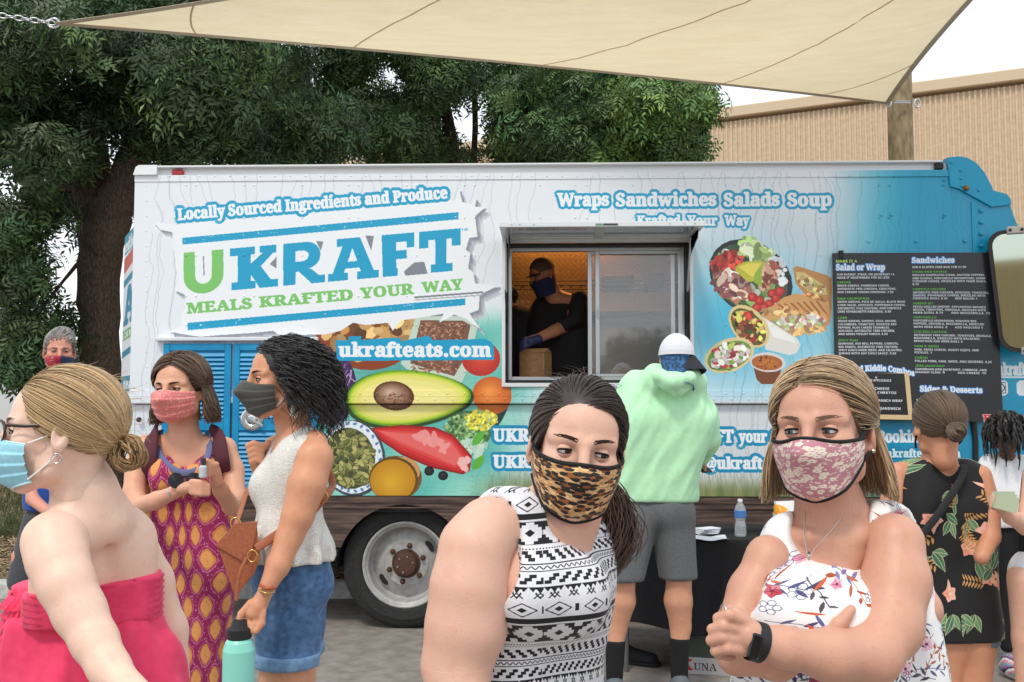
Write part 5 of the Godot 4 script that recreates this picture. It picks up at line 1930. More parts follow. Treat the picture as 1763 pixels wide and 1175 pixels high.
# ---------- bodies as smooth fields, meshed as surface nets ----------
class Fld:
	var o: Vector3
	var e: float
	var nx: int
	var ny: int
	var nz: int
	var f: PackedFloat32Array
	func _init(lo: Vector3, hi: Vector3, cell: float) -> void:
		e = cell
		o = lo - Vector3.ONE * cell * 3.0
		var s := (hi - lo) / cell
		nx = int(s.x) + 8
		ny = int(s.y) + 8
		nz = int(s.z) + 8
		f = PackedFloat32Array()
		f.resize(nx * ny * nz)
		f.fill(1.0)
	func span(lo: Vector3, hi: Vector3) -> PackedInt32Array:
		var a := (lo - o) / e
		var b := (hi - o) / e
		return PackedInt32Array([clampi(int(a.x), 0, nx - 1), clampi(int(b.x) + 1, 0, nx - 1), clampi(int(a.y), 0, ny - 1), clampi(int(b.y) + 1, 0, ny - 1), clampi(int(a.z), 0, nz - 1), clampi(int(b.z) + 1, 0, nz - 1)])
	func cap(a: Vector3, b: Vector3, ra: float, rb: float, k: float, cut := false) -> void:
		var mg := maxf(ra, rb) + k + e * 2.0 + 0.012
		var s := span(a.min(b) - Vector3.ONE * mg, a.max(b) + Vector3.ONE * mg)
		var ba := b - a
		var inv := 1.0 / maxf(ba.length_squared(), 1e-9)
		var dr := rb - ra
		for z in range(s[4], s[5] + 1):
			for y in range(s[2], s[3] + 1):
				var i := (z * ny + y) * nx + s[0]
				var p := o + Vector3(s[0], y, z) * e - a
				for x in range(s[0], s[1] + 1):
					var h := clampf(p.dot(ba) * inv, 0.0, 1.0)
					var d := (p - ba * h).length() - ra - dr * h
					var q := f[i]
					if cut:
						d = -d
						var g := maxf(k - absf(d - q), 0.0)
						f[i] = maxf(d, q) + (g * g / (4.0 * k) if k > 0.0 else 0.0)
					else:
						var g := maxf(k - absf(d - q), 0.0)
						f[i] = minf(d, q) - (g * g / (4.0 * k) if k > 0.0 else 0.0)
					i += 1
					p.x += e
	func ell(c: Vector3, r: Vector3, bs: Basis, k: float, cut := false) -> void:
		var mg := maxf(r.x, maxf(r.y, r.z)) + k + e * 2.0 + 0.012
		var s := span(c - Vector3.ONE * mg, c + Vector3.ONE * mg)
		var inv := bs.transposed()
		var r1 := Vector3(1.0 / r.x, 1.0 / r.y, 1.0 / r.z)
		for z in range(s[4], s[5] + 1):
			for y in range(s[2], s[3] + 1):
				var i := (z * ny + y) * nx + s[0]
				for x in range(s[0], s[1] + 1):
					var p := inv * (o + Vector3(x, y, z) * e - c) * r1
					var k0 := p.length()
					var k1 := (p * r1).length()
					var d := k0 * (k0 - 1.0) / maxf(k1, 1e-6)
					var q := f[i]
					if cut:
						d = -d
						var g := maxf(k - absf(d - q), 0.0)
						f[i] = maxf(d, q) + (g * g / (4.0 * k) if k > 0.0 else 0.0)
					else:
						var g := maxf(k - absf(d - q), 0.0)
						f[i] = minf(d, q) - (g * g / (4.0 * k) if k > 0.0 else 0.0)
					i += 1
	func near(fn: Callable, add: bool, reach := 0.04) -> void:
		# fn(p) is added to the field near its surface, or cuts it
		var i := 0
		for z in nz:
			for y in ny:
				for x in nx:
					if f[i] < reach and f[i] > -0.25:
						var v: float = fn.call(o + Vector3(x, y, z) * e)
						f[i] = f[i] + v if add else maxf(f[i], v)
					i += 1
	func grad(p: Vector3) -> Vector3:
		var q := (p - o) / e
		var x := clampi(int(q.x), 1, nx - 3)
		var y := clampi(int(q.y), 1, ny - 3)
		var z := clampi(int(q.z), 1, nz - 3)
		var t := Vector3(q.x - x, q.y - y, q.z - z)
		var g := Vector3.ZERO
		var sx := 1
		var sy := nx
		var sz := nx * ny
		for c in 8:
			var cx := c & 1
			var cy := (c >> 1) & 1
			var cz := c >> 2
			var w := (t.x if cx else 1.0 - t.x) * (t.y if cy else 1.0 - t.y) * (t.z if cz else 1.0 - t.z)
			var i := ((z + cz) * ny + y + cy) * nx + x + cx
			g += Vector3(minf(f[i + sx], 0.3) - minf(f[i - sx], 0.3), minf(f[i + sy], 0.3) - minf(f[i - sy], 0.3), minf(f[i + sz], 0.3) - minf(f[i - sz], 0.3)) * w
		return g.normalized() if g.length_squared() > 1e-12 else Vector3.UP
	func mesh_into(m: MB, xf := Transform3D.IDENTITY, uvf: Callable = func(_p): return Vector2.ZERO, colf: Callable = func(_p): return Color.WHITE) -> void:
		var id := PackedInt32Array()
		id.resize(nx * ny * nz)
		id.fill(-1)
		var offs := [0, 1, nx, nx + 1, nx * ny, nx * ny + 1, nx * ny + nx, nx * ny + nx + 1]
		var edges := [[0, 1], [2, 3], [4, 5], [6, 7], [0, 2], [1, 3], [4, 6], [5, 7], [0, 4], [1, 5], [2, 6], [3, 7]]
		var corner := []
		for c in 8:
			corner.append(Vector3(c & 1, (c >> 1) & 1, c >> 2))
		var nb := xf.basis.orthonormalized()
		var o1 := nx
		var o2 := nx * ny
		for z in nz - 1:
			for y in ny - 1:
				var i := (z * ny + y) * nx
				for x in nx - 1:
					var mk := 0
					if f[i] < 0.0: mk += 1
					if f[i + 1] < 0.0: mk += 1
					if f[i + o1] < 0.0: mk += 1
					if f[i + o1 + 1] < 0.0: mk += 1
					if f[i + o2] < 0.0: mk += 1
					if f[i + o2 + 1] < 0.0: mk += 1
					if f[i + o2 + o1] < 0.0: mk += 1
					if f[i + o2 + o1 + 1] < 0.0: mk += 1
					if mk > 0 and mk < 8:
						var sum := Vector3.ZERO
						var cnt := 0
						for ed in edges:
							var a := f[i + offs[ed[0]]]
							var b := f[i + offs[ed[1]]]
							if (a < 0.0) != (b < 0.0):
								a = clampf(a, -e * 2.0, e * 2.0)
								b = clampf(b, -e * 2.0, e * 2.0)
								sum += corner[ed[0]].lerp(corner[ed[1]], a / (a - b))
								cnt += 1
						var p := o + (Vector3(x, y, z) + sum / cnt) * e
						m.col = colf.call(p)
						id[i] = m.vert(xf * p, nb * grad(p), uvf.call(p))
					i += 1
		for z in range(1, nz - 1):
			for y in range(1, ny - 1):
				var i := (z * ny + y) * nx + 1
				for x in range(1, nx - 1):
					if id[i] >= 0 or true:
						var a := f[i] < 0.0
						if a != (f[i + 1] < 0.0):
							quad4(m, id[i], id[i - o1], id[i - o1 - o2], id[i - o2], a)
						if a != (f[i + o1] < 0.0):
							quad4(m, id[i], id[i - o2], id[i - o2 - 1], id[i - 1], a)
						if a != (f[i + o2] < 0.0):
							quad4(m, id[i], id[i - 1], id[i - 1 - o1], id[i - o1], a)
					i += 1
	func quad4(m: MB, a: int, b: int, c: int, d: int, flip: bool) -> void:
		if a < 0 or b < 0 or c < 0 or d < 0:
			return
		if not flip:
			m.idx.append_array(PackedInt32Array([a, b, c, a, c, d]))
		else:
			m.idx.append_array(PackedInt32Array([a, c, b, a, d, c]))

class Job:
	# one field: a list of shapes, a cell size and what to do with the mesh
	var prims := []
	var cell := 0.01
	var xf := Transform3D.IDENTITY
	var uvf: Callable = func(_p): return Vector2.ZERO
	var colf: Callable = func(_p): return Color.WHITE
	var mb := MB.new()
	func cap(a: Vector3, b: Vector3, ra: float, rb: float, k := 0.02, cut := false) -> Job:
		prims.append([0, a, b, ra, rb, k, cut])
		return self
	func ell(c: Vector3, r: Vector3, k := 0.02, bs := Basis.IDENTITY, cut := false) -> Job:
		prims.append([1, c, r, bs, k, cut])
		return self
	func grow(by: float) -> Job:
		prims.append([2, by])
		return self
	func add(fn: Callable) -> Job:
		prims.append([3, fn, true])
		return self
	func clip(fn: Callable) -> Job:
		prims.append([3, fn, false])
		return self
	func run() -> void:
		var lo := Vector3.ONE * 1e9
		var hi := -lo
		var g := 0.0
		for p in prims:
			if p[0] == 0 and not p[6]:
				var r := Vector3.ONE * maxf(p[3], p[4])
				lo = lo.min(p[1] - r).min(p[2] - r)
				hi = hi.max(p[1] + r).max(p[2] + r)
			elif p[0] == 1 and not p[5]:
				var r := Vector3.ONE * maxf(p[2].x, maxf(p[2].y, p[2].z))
				lo = lo.min(p[1] - r)
				hi = hi.max(p[1] + r)
			elif p[0] == 2:
				g += p[1]
		var fl := Fld.new(lo - Vector3.ONE * (g + 0.01), hi + Vector3.ONE * (g + 0.01), cell)
		for p in prims:
			if p[0] == 0:
				fl.cap(p[1], p[2], p[3], p[4], p[5], p[6])
			elif p[0] == 1:
				fl.ell(p[1], p[2], p[3], p[4], p[5])
			elif p[0] == 2:
				var n := fl.f.size()
				for i in n:
					fl.f[i] -= p[1]
			else:
				fl.near(p[1], p[2])
		fl.mesh_into(mb, xf, uvf, colf)

var jobs := []
var after := []

func job(cell: float) -> Job:
	var j := Job.new()
	j.cell = cell
	jobs.append(j)
	return j

func run_one(i: int) -> void:
	jobs[i].run()

func run_jobs() -> void:
	var g := WorkerThreadPool.add_group_task(run_one, jobs.size(), -1, true)
	WorkerThreadPool.wait_for_group_task_completion(g)
	jobs.clear()

func limb(j: Job, pts: Array, k := 0.012) -> void:
	# pts: (px, py, distance, radius in photo pixels)
	for i in pts.size() - 1:
		var a: Array = pts[i]
		var b: Array = pts[i + 1]
		j.cap(at(a[0], a[1], a[2]), at(b[0], b[1], b[2]), a[3] * mpp(a[2]), b[3] * mpp(b[2]), k)

func bar(j: Job, x0: float, y0: float, d0: float, x1: float, y1: float, d1: float, r: float, k := 0.04) -> void:
	var dm := (d0 + d1) / 2
	j.cap(at(x0, y0, d0), at(x1, y1, d1), r * mpp(dm), r * mpp(dm), k)

func trunk(j: Job, s: Array, k := 0.02) -> void:
	# a body lofted through cross bars (x0, y0, d0, x1, y1, d1, radius)
	for i in s.size() - 1:
		var a: Array = s[i]
		var b: Array = s[i + 1]
		var n := maxi(1, int(ceil(absf(b[1] - a[1]) / (minf(a[6], b[6]) * 0.55))))
		for q in n + (1 if i == s.size() - 2 else 0):
			var c := []
			for e in 7:
				c.append(lerpf(a[e], b[e], float(q) / n))
			bar(j, c[0], c[1], c[2], c[3], c[4], c[5], c[6], k)

# ---------- heads ----------
func head_prims(j: Job, male := false) -> void:
	j.ell(Vector3(0, 0.032, -0.012), Vector3(0.074, 0.088, 0.097), 0.01)
	j.ell(Vector3(0, 0.03, 0.045), Vector3(0.058, 0.06, 0.045), 0.02)
	j.ell(Vector3(0, -0.035, 0.038), Vector3(0.058, 0.07, 0.05), 0.025)
	for s in [-1.0, 1.0]:
		j.cap(Vector3(s * 0.056, -0.03, -0.005), Vector3(s * 0.05, -0.068, 0.012), 0.018, 0.016, 0.02)
		j.cap(Vector3(s * 0.05, -0.068, 0.012), Vector3(s * 0.012, -0.097, 0.066), 0.016, 0.017 if male else 0.015, 0.02)
		j.ell(Vector3(s * 0.042, -0.018, 0.06), Vector3(0.024, 0.02, 0.024), 0.018)
		j.cap(Vector3(s * 0.012, 0.024, 0.088), Vector3(s * 0.05, 0.021, 0.066), 0.009, 0.009, 0.012)
		j.ell(Vector3(s * 0.031, 0.003, 0.096), Vector3(0.018, 0.011, 0.014), 0.012, Basis.IDENTITY, true)
		j.ell(Vector3(s * 0.012, -0.031, 0.097), Vector3(0.009, 0.008, 0.01), 0.006)
		# ear
		var eb := Basis(Vector3.UP, s * 0.35) * Basis(Vector3.RIGHT, -0.2)
		j.ell(Vector3(s * 0.080, -0.005, -0.012), Vector3(0.008, 0.030, 0.0175), 0.006, eb)
		j.ell(Vector3(s * 0.0885, -0.003, -0.009), Vector3(0.006, 0.018, 0.0095), 0.005, eb, true)
		j.ell(Vector3(s * 0.077, -0.031, -0.006), Vector3(0.008, 0.010, 0.009), 0.004, eb)
	j.cap(Vector3(0, -0.092, 0.074), Vector3(0, -0.096, 0.072), 0.016, 0.016, 0.015)
	j.cap(Vector3(0, 0.015, 0.092), Vector3(0, -0.026, 0.112), 0.009, 0.011, 0.012)
	j.cap(Vector3(0, -0.03, -0.03), Vector3(0, -0.115, -0.028), 0.054 if male else 0.048, 0.05 if male else 0.043, 0.03)

var head_job := {}

func head_xf(px: float, py: float, d: float, face: Vector3, roll: float, sc := 1.0) -> Transform3D:
	# the place of a head whose face looks along face, leaning over by roll degrees
	var z := face.normalized()
	var x := Vector3.UP.cross(z).normalized()
	var y := z.cross(x)
	var b := Basis(x, y, z) * Basis(Vector3.BACK, deg_to_rad(roll))
	return Transform3D(b.scaled_local(Vector3.ONE * sc), at(px, py, d))

func add_head(m: MB, xf: Transform3D, male := false) -> void:
	var src: MB = head_job["male" if male else "female"].mb
	var f := m.v.size()
	var nb := xf.basis.orthonormalized()
	for i in src.v.size():
		m.v.append(xf * src.v[i])
		m.n.append(nb * src.n[i])
		m.uv.append(src.uv[i])
		m.c.append(src.c[i])
	for q in src.idx:
		m.idx.append(q + f)

func eyes(parent: Node, xf: Transform3D, skin: Material, iris: Color, look: Vector2, open := 1.0, brow := Color(0.12, 0.08, 0.06), brow_lift := 0.0, only := 0) -> void:
	# eyeballs, lids, lashes and eyebrows
	var white := mat(c8(226, 222, 218), 0.2)
	var dark := mat(c8(14, 12, 12), 0.25)
	var im := mat(iris, 0.2)
	var lash := mat(c8(22, 16, 14), 0.8)
	var bm := mat(brow, 0.9)
	for s in [-1.0, 1.0]:
		if only != 0 and s != only:
			continue
		var c := Vector3(s * 0.031, 0.003, 0.0745)
		var e := Node3D.new()
		e.name = "eye"
		parent.add_child(e, true)
		var m := MB.new()
		m.lathe(arc_profile(0.0125), xf * Transform3D(Basis.IDENTITY, c), 16)
		part("eyeball", m, white, e)
		var dir := Vector3(look.x, look.y, 1).normalized()
		var bs := Basis(Vector3.UP.cross(dir).normalized(), dir.cross(Vector3.UP.cross(dir).normalized()), dir)
		var xe := xf * Transform3D(bs * Basis(Vector3.RIGHT, PI / 2), c + dir * 0.0112)
		m = MB.new()
		m.lathe([Vector2(0.0057, 0.0), Vector2(0.005, 0.0012), Vector2(0.0, 0.0018)], xe, 14)
		part("iris", m, im, e)
		m = MB.new()
		m.lathe([Vector2(0.0026, 0.0014), Vector2(0.002, 0.0021), Vector2(0.0, 0.0023)], xe, 10)
		part("pupil", m, dark, e)
		# lids are bands over the eyeball
		for lid in [1.0, -1.0]:
			m = MB.new()
			var rows := []
			var edge_pts := []
			for j in 7:
				var r := []
				for i in 15:
					var a := lerpf(-1.25, 1.25, i / 14.0)
					var shape := pow(maxf(0.0, cos(a * 1.2)), 0.7)
					var e0: float = (0.42 * open if lid > 0 else -0.3 * open) * shape + (0.02 if lid > 0 else -0.02) - s * a * 0.04
					var e1: float = 1.25 * lid
					var el := lerpf(e0, e1, j / 6.0)
					var rad := 0.0136 + 0.0012 * sin(PI * j / 6.0)
					var p := c + Vector3(sin(a) * cos(el), sin(el), cos(a) * cos(el)) * rad
					r.append(xf * p)
					if j == 0:
						edge_pts.append(xf * (p + (p - c).normalized() * 0.0006))
				rows.append(r)
			if lid < 0:
				rows.reverse()
			m.grid(rows)
			part("eyelid", m, skin, e)
			m = MB.new()
			m.tube(edge_pts, [0.0004, 0.0013 if lid > 0 else 0.0006, 0.0017 if lid > 0 else 0.0006], 5)
			part("lashes", m, lash, e)
		m = MB.new()
		for k in 70:
			var f := k / 69.0
			var p := Vector3(s * lerpf(0.012, 0.053, f), 0.0225 + brow_lift + 0.0065 * sin(f * 2.4) - 0.003 * f, lerpf(0.0975, 0.0715, pow(f, 1.5)))
			p.y += sin(k * 2.9) * 0.003 * (1.0 - f * 0.5)
			m.tube([xf * p, xf * (p + Vector3(s * 0.006, 0.002 * (1.0 - f * 1.5), -0.002))], [0.0011, 0.0004], 4, false)
		part("eyebrow", m, bm, e)

func arc_profile(r: float) -> Array:
	var a := []
	for k in 11:
		var t := -PI / 2 + PI * k / 10.0
		a.append(Vector2(cos(t) * r, sin(t) * r))
	return a

# what the lower face looks like from outside, for masks: a ray from the head's axis outwards
func face_r(y: float, a: float) -> float:
	# distance from the axis (z = 0) to the face at height y and angle a from straight ahead
	var lower := smoothstep(-0.02, -0.10, y)
	var front := lerpf(0.103, 0.092, lower)
	var side := lerpf(0.076, 0.062, lower)
	var nose := exp(-pow((y + 0.028) / 0.028, 2.0)) * exp(-pow(a / 0.28, 2.0)) * 0.022
	var c := absf(cos(a))
	var s := absf(sin(a))
	return 1.0 / pow(pow(c / front, 2.4) + pow(s / side, 2.4), 1.0 / 2.4) + nose

func mask_patch(xf: Transform3D, top: Callable, bottom: Callable, amax: float, puff: float, beak: float, pleats := 0, nu := 44, nv := 34) -> Array:
	# rows of points of a face mask: top(a) and bottom(a) give its edges by angle
	var rows := []
	for j in nv + 1:
		var v := float(j) / nv
		var r := []
		for i in nu + 1:
			var a := lerpf(-amax, amax, float(i) / nu)
			var y := lerpf(top.call(a), bottom.call(a), v)
			var rr := face_r(y, a) + 0.004
			rr += puff * sin(PI * clampf(v * 0.9 + 0.08, 0, 1)) * pow(cos(a * 0.9), 2.0)
			rr += beak * exp(-pow(a / 0.22, 2.0)) * sin(PI * clampf(v * 0.9 + 0.1, 0, 1))
			if pleats > 0:
				var ph := fmod(v * (pleats + 1.0), 1.0)
				rr += 0.004 * (1.0 - ph) * smoothstep(0.0, 0.06, ph)
			# under the chin the cloth turns in
			rr -= 0.03 * smoothstep(-0.092, -0.125, y) * cos(a)
			r.append(xf * Vector3(sin(a) * rr, y, cos(a) * rr))
		rows.append(r)
	rows.reverse()
	return rows

# ---------- hair ----------
func hair_mat(col: Color, spec := 0.45) -> StandardMaterial3D:
	var m := vc(mat(col, 0.42))
	m.metallic_specular = spec
	m.rim_enabled = true
	m.rim = 0.15
	return m

func strand(m: MB, pts: Array, r: float, tone: Color, sides := 3) -> void:
	m.col = tone
	var radii := []
	for k in pts.size():
		var f := float(k) / (pts.size() - 1)
		radii.append(r * (0.35 + 0.65 * sin(PI * clampf(f * 0.85 + 0.12, 0, 1))))
	m.tube(pts, radii, sides, false)

const SK := Vector3(0.074, 0.088, 0.097)
const SC := Vector3(0, 0.032, -0.012)

func scalp(dir: Vector3, off: float) -> Vector3:
	var n := dir.normalized()
	var p := n * SK
	return SC + p + (n / SK).normalized() * off

func hairline(p: Vector3) -> bool:
	var t := 0.012 - 0.030 * smoothstep(0.03, 0.07, absf(p.x))
	if p.y * 0.75 - p.z * 0.66 < t:
		return false
	if p.y < -0.01 and p.z > -0.022:
		return false
	return p.y > -0.085

func pulled_hair(m: MB, xf: Transform3D, tie: Vector3, cnt: int, r: float, base: Color, vary: float, seed_: int, off := 0.006) -> void:
	# hair combed back along the skull to a tie
	var g := RandomNumberGenerator.new()
	g.seed = seed_
	var td := ((tie - SC) / SK).normalized()
	var made := 0
	var tries := 0
	while made < cnt and tries < cnt * 20:
		tries += 1
		var d := Vector3(g.randfn(), g.randfn(), g.randfn()).normalized()
		var p := scalp(d, 0.0)
		if not hairline(p):
			continue
		var ang := d.angle_to(td)
		if ang < 0.15 or ang > 2.9:
			continue
		made += 1
		var o := off + g.randf_range(-0.002, 0.004)
		var pts := []
		var n := 5 + int(ang * 4.0)
		var wob := g.randf_range(-0.02, 0.02)
		for k in n + 1:
			var f := float(k) / n
			var q := d.slerp(td, f)
			q = (q + d.cross(td) * wob * sin(PI * f)).normalized()
			var lift := (1.0 - smoothstep(0.0, 0.12, f)) * -0.004 + 0.004 * sin(PI * f)
			pts.append(xf * scalp(q, o + lift))
		var t := 1.0 + g.randf_range(-vary, vary)
		strand(m, pts, r, Color(base.r * t, base.g * t * g.randf_range(0.96, 1.02), base.b * t * g.randf_range(0.9, 1.05)))

func hair_shell(xf: Transform3D, off: float, cell := 0.005, low := -0.085) -> Job:
	var j := job(cell)
	j.ell(SC, SK + Vector3.ONE * off, 0.0)
	j.clip(func(p: Vector3) -> float:
		var t := 0.012 - 0.030 * smoothstep(0.03, 0.07, absf(p.x))
		var a := t - (p.y * 0.75 - p.z * 0.66)
		var b := minf(-0.01 - p.y, p.z + 0.022)
		return maxf(maxf(a, b), low - p.y))
	j.xf = xf
	return j

# ---------- the table in front of the truck ----------
func build_stand() -> void:
	var cloth := tri_mat(mat(Color.WHITE, 0.9, 0.0, noise_tex(0.04, c8(14, 14, 16), c8(26, 26, 29), 81)), 3.0)
	var c := at(1275, 915, 6.1)
	var topy := 0.76
	var t := thing("folding_table", "folding table under a black cloth beside the truck", "table", Vector3(c.x, 0, -6.1), -YAW)
	var m := MB.new()
	m.box(Vector3(0, topy - 0.02, 0), Vector3(1.6, 0.03, 0.74), 0.01)
	part("tabletop", m, mat(c8(190, 190, 188), 0.6), t)
	for x in [-0.72, 0.72]:
		for z in [-0.3, 0.3]:
			m = MB.new()
			m.tube([Vector3(x, 0.0, z), Vector3(x, topy - 0.03, z)], [0.014], 8)
			part("leg", m, mat(c8(120, 120, 122), 0.4, 0.7), t)
	# the cloth hangs short of the ground with soft waves
	var cl := thing("tablecloth", "plain black cloth draped over the table beside the truck", "tablecloth", Vector3(c.x, 0, -6.1), -YAW)
	m = MB.new()
	var rows := []
	var prof := [[0.0, 0.0], [0.5, 0.0], [0.97, 0.0], [1.0, -0.006], [1.01, -0.03], [1.015, -0.2], [1.03, -0.36], [1.04, -0.5]]
	for pr in prof:
		var r := []
		for k in 161:
			var a := TAU * k / 160.0
			var d := Vector2(cos(a), sin(a))
			var sc: float = 1.0 / maxf(absf(d.x) / 0.815, absf(d.y) / 0.385)
			var q: Vector2 = d * sc * pr[0]
			var drop: float = pr[1]
			var wav := 0.016 * sin(k * 0.9) * smoothstep(-0.05, -0.5, drop)
			r.append(Vector3(q.x * (1 + wav), topy + 0.004 + drop * (1.0 + 0.08 * sin(k * 0.35)), q.y * (1 + wav * 2.0)))
		rows.append(r)
	rows.reverse()
	m.grid(rows, true)
	part("drape", m, cloth, cl)
	# a water bottle
	var y := topy + 0.006
	var bp := at(1275, 905, 5.85)
	var b := thing("water_bottle", "clear plastic water bottle with a blue label on the black cloth", "bottle", Vector3(bp.x, y, bp.z))
	var pet := StandardMaterial3D.new()
	pet.albedo_color = Color(0.86, 0.9, 0.92, 0.3)
	pet.transparency = BaseMaterial3D.TRANSPARENCY_ALPHA
	pet.roughness = 0.08
	m = MB.new()
	m.lathe([Vector2(0, 0), Vector2(0.03, 0.0), Vector2(0.034, 0.008), Vector2(0.033, 0.06), Vector2(0.027, 0.09), Vector2(0.032, 0.11), Vector2(0.033, 0.15), Vector2(0.026, 0.175), Vector2(0.013, 0.192), Vector2(0.012, 0.2)], Transform3D.IDENTITY, 24)
	part("shell", m, pet, b)
	m = MB.new()
	m.lathe([Vector2(0.0335, 0.108), Vector2(0.0345, 0.112), Vector2(0.0345, 0.148), Vector2(0.0335, 0.15)], Transform3D.IDENTITY, 24)
	var lc := Cv.new(128, 64, c8(64, 96, 170))
	lc.im.fill_rect(Rect2i(0, 0, 128, 12), c8(130, 196, 214))
	lc.poly(PackedVector2Array([Vector2(60, 20), Vector2(90, 14), Vector2(96, 64), Vector2(64, 64)]), c8(150, 200, 150))
	lc.im.fill_rect(Rect2i(20, 18, 30, 40), c8(30, 130, 180))
	part("label", m, mat(c8(70, 120, 190), 0.5, 0.0, null), b)
	m = MB.new()
	m.lathe([Vector2(0.014, 0.198), Vector2(0.0145, 0.2), Vector2(0.0145, 0.214), Vector2(0, 0.216)], Transform3D.IDENTITY, 18)
	part("cap", m, mat(c8(236, 238, 240), 0.5), b)
	# paper napkins and a roll of receipts
	var paper := mat(c8(226, 230, 238), 0.9)
	var np := at(1215, 915, 5.75)
	var n := thing("paper_sheet", "flat white paper sheet lying on the black cloth", "paper", Vector3(np.x, y, np.z))
	m = MB.new()
	rows = []
	for j in 7:
		var r := []
		for i in 13:
			r.append(Vector3(-0.12 + i * 0.02, 0.002 + 0.006 * sin(i * 0.7 + j) + 0.004 * j * 0.3, 0.07 - j * 0.02))
		rows.append(r)
	m.grid(rows)
	part("sheet", m, paper, n)
	np = at(1215, 898, 5.95)
	n = thing("napkin_stack", "small crumpled stack of white napkins on the black cloth", "napkins", Vector3(np.x, y, np.z), 0.2)
	for k in 4:
		m = MB.new()
		m.box(Vector3(0.005 * k, 0.006 + 0.009 * k, 0), Vector3(0.13, 0.007, 0.09), 0.003, Basis(Vector3.UP, 0.12 * k))
		part("napkin", m, paper, n)
	# a bag of chips against the truck
	var cp := at(1352, 893, 6.0)
	n = thing("chip_bag", "crumpled white and orange snack bag standing on the table", "snack bag", Vector3(cp.x, y, cp.z), 0.3)
	m = MB.new()
	rows = []
	for j in 11:
		var r := []
		var v := j / 10.0
		for k in 25:
			var a := TAU * k / 24.0
			var thick := 0.05 * sin(PI * clampf(v * 0.9 + 0.08, 0, 1)) + 0.004
			var rr := 1.0 + 0.1 * sin(k * 2.7 + j * 1.3)
			r.append(Vector3(cos(a) * 0.075 * (1.0 - 0.08 * v) * rr, v * 0.19, sin(a) * thick * rr))
		rows.append(r)
	rows.reverse()
	m.grid(rows, true)
	var bc := Cv.new(64, 64, c8(228, 228, 226))
	bc.ell(Vector2(30, 16), 13, 10, 0, c8(240, 166, 40))
	bc.ell(Vector2(12, 40), 8, 14, 0, c8(206, 206, 210))
	part("pouch", m, tex_mat(bc, 0.35), n)
	# carton under the table and a shoe beside it
	var kp := at(1235, 1092, 5.9)
	n = thing("food_carton", "low white and green printed carton on the ground under the table", "carton", Vector3(kp.x, 0, kp.z), -0.25)
	m = MB.new()
	m.box(Vector3(0, 0.11, 0), Vector3(0.5, 0.22, 0.34), 0.004)
	part("box_body", m, mat(c8(58, 66, 56), 0.8), n)
	var kc := Cv.new(256, 64, c8(170, 166, 164))
	kc.im.fill_rect(Rect2i(0, 0, 256, 8), c8(60, 64, 60))
	kc.text("K", slab, Vector2(24, 50), Vector2(60, 50), 34, c8(170, 40, 44))
	kc.text("UNA", serif_bold, Vector2(64, 50), Vector2(130, 50), 24, c8(60, 50, 70))
	m = MB.new()
	m.quad(Vector3(-0.25, 0.002, 0.173), Vector3(0.25, 0.002, 0.173), Vector3(0.25, 0.11, 0.173), Vector3(-0.25, 0.11, 0.173), Vector2(0, 1), Vector2(1, 1), Vector2(1, 0), Vector2(0, 0))
	part("printed_side", m, mat(Color.WHITE, 0.8, 0.0, kc.tex()), n)
	var sp := at(1092, 1110, 6.0)
	n = thing("black_sneaker", "single black sneaker on the asphalt under the table cloth", "shoe", Vector3(sp.x, 0, sp.z), -0.5)
	var j := job(0.008)
	j.cap(Vector3(-0.08, 0.085, 0), Vector3(-0.06, 0.05, 0), 0.045, 0.05, 0.03)
	j.cap(Vector3(-0.06, 0.05, 0), Vector3(0.11, 0.035, 0), 0.05, 0.04, 0.03)
	j.clip(func(p: Vector3) -> float: return 0.02 - p.y)
	var so := job(0.008)
	so.cap(Vector3(-0.08, 0.012, 0), Vector3(0.12, 0.012, 0), 0.052, 0.046, 0.02)
	so.clip(func(p: Vector3) -> float: return maxf(p.y - 0.024, 0.002 - p.y))
	after.append(func() -> void:
		part("upper", j.mb, mat(c8(26, 26, 28), 0.8), n)
		part("sole", so.mb, mat(c8(20, 20, 21), 0.8), n))

# ---------- people ----------
func skin_mat(lo: Color, hi: Color, seed_ := 1) -> StandardMaterial3D:
	# even skin with faint flushes and small freckles
	var cv := Cv.new(320, 320, lo.lerp(hi, 0.62))
	var g := RandomNumberGenerator.new()
	g.seed = seed_
	for k in 260:
		var c := lo.lerp(hi, g.randf_range(0.45, 0.8))
		cv.ell(Vector2(g.randf() * 320, g.randf() * 320), g.randf_range(4, 16), g.randf_range(4, 14), g.randf() * 3, Color(c.r, c.g * g.randf_range(0.975, 1.0), c.b * g.randf_range(0.975, 1.0)), 9)
	cv.im.resize(80, 80, Image.INTERPOLATE_BILINEAR)
	cv.im.resize(320, 320, Image.INTERPOLATE_CUBIC)
	for k in 420:
		var p := Vector2(g.randf() * 320, g.randf() * 320)
		var f := cv.im.get_pixel(int(p.x), int(p.y))
		var s := g.randf_range(0.86, 0.96)
		cv.ell(p, g.randf_range(0.6, 1.5), g.randf_range(0.6, 1.2), 0, Color(f.r * s, f.g * s * 0.98, f.b * s * 0.96), 6)
	var m := mat(Color.WHITE, 0.46, 0.0, cv.tex())
	m.metallic_specular = 0.45
	m.normal_enabled = true
	m.normal_texture = bump_tex(0.25, 1.2, seed_ + 3, 256, 3)
	m.normal_scale = 0.3
	m.subsurf_scatter_enabled = true
	m.subsurf_scatter_strength = 0.12
	return tri_mat(m, 3.6)

func cyl_uv(axis: Vector3, r: float, scale: float) -> Callable:
	return func(p: Vector3) -> Vector2: return Vector2(atan2(p.x - axis.x, p.z - axis.z) * r, -p.y) * scale

func person(label: String, group := "") -> Node3D:
	return thing("person", label, "person", Vector3.ZERO, 0.0, group)

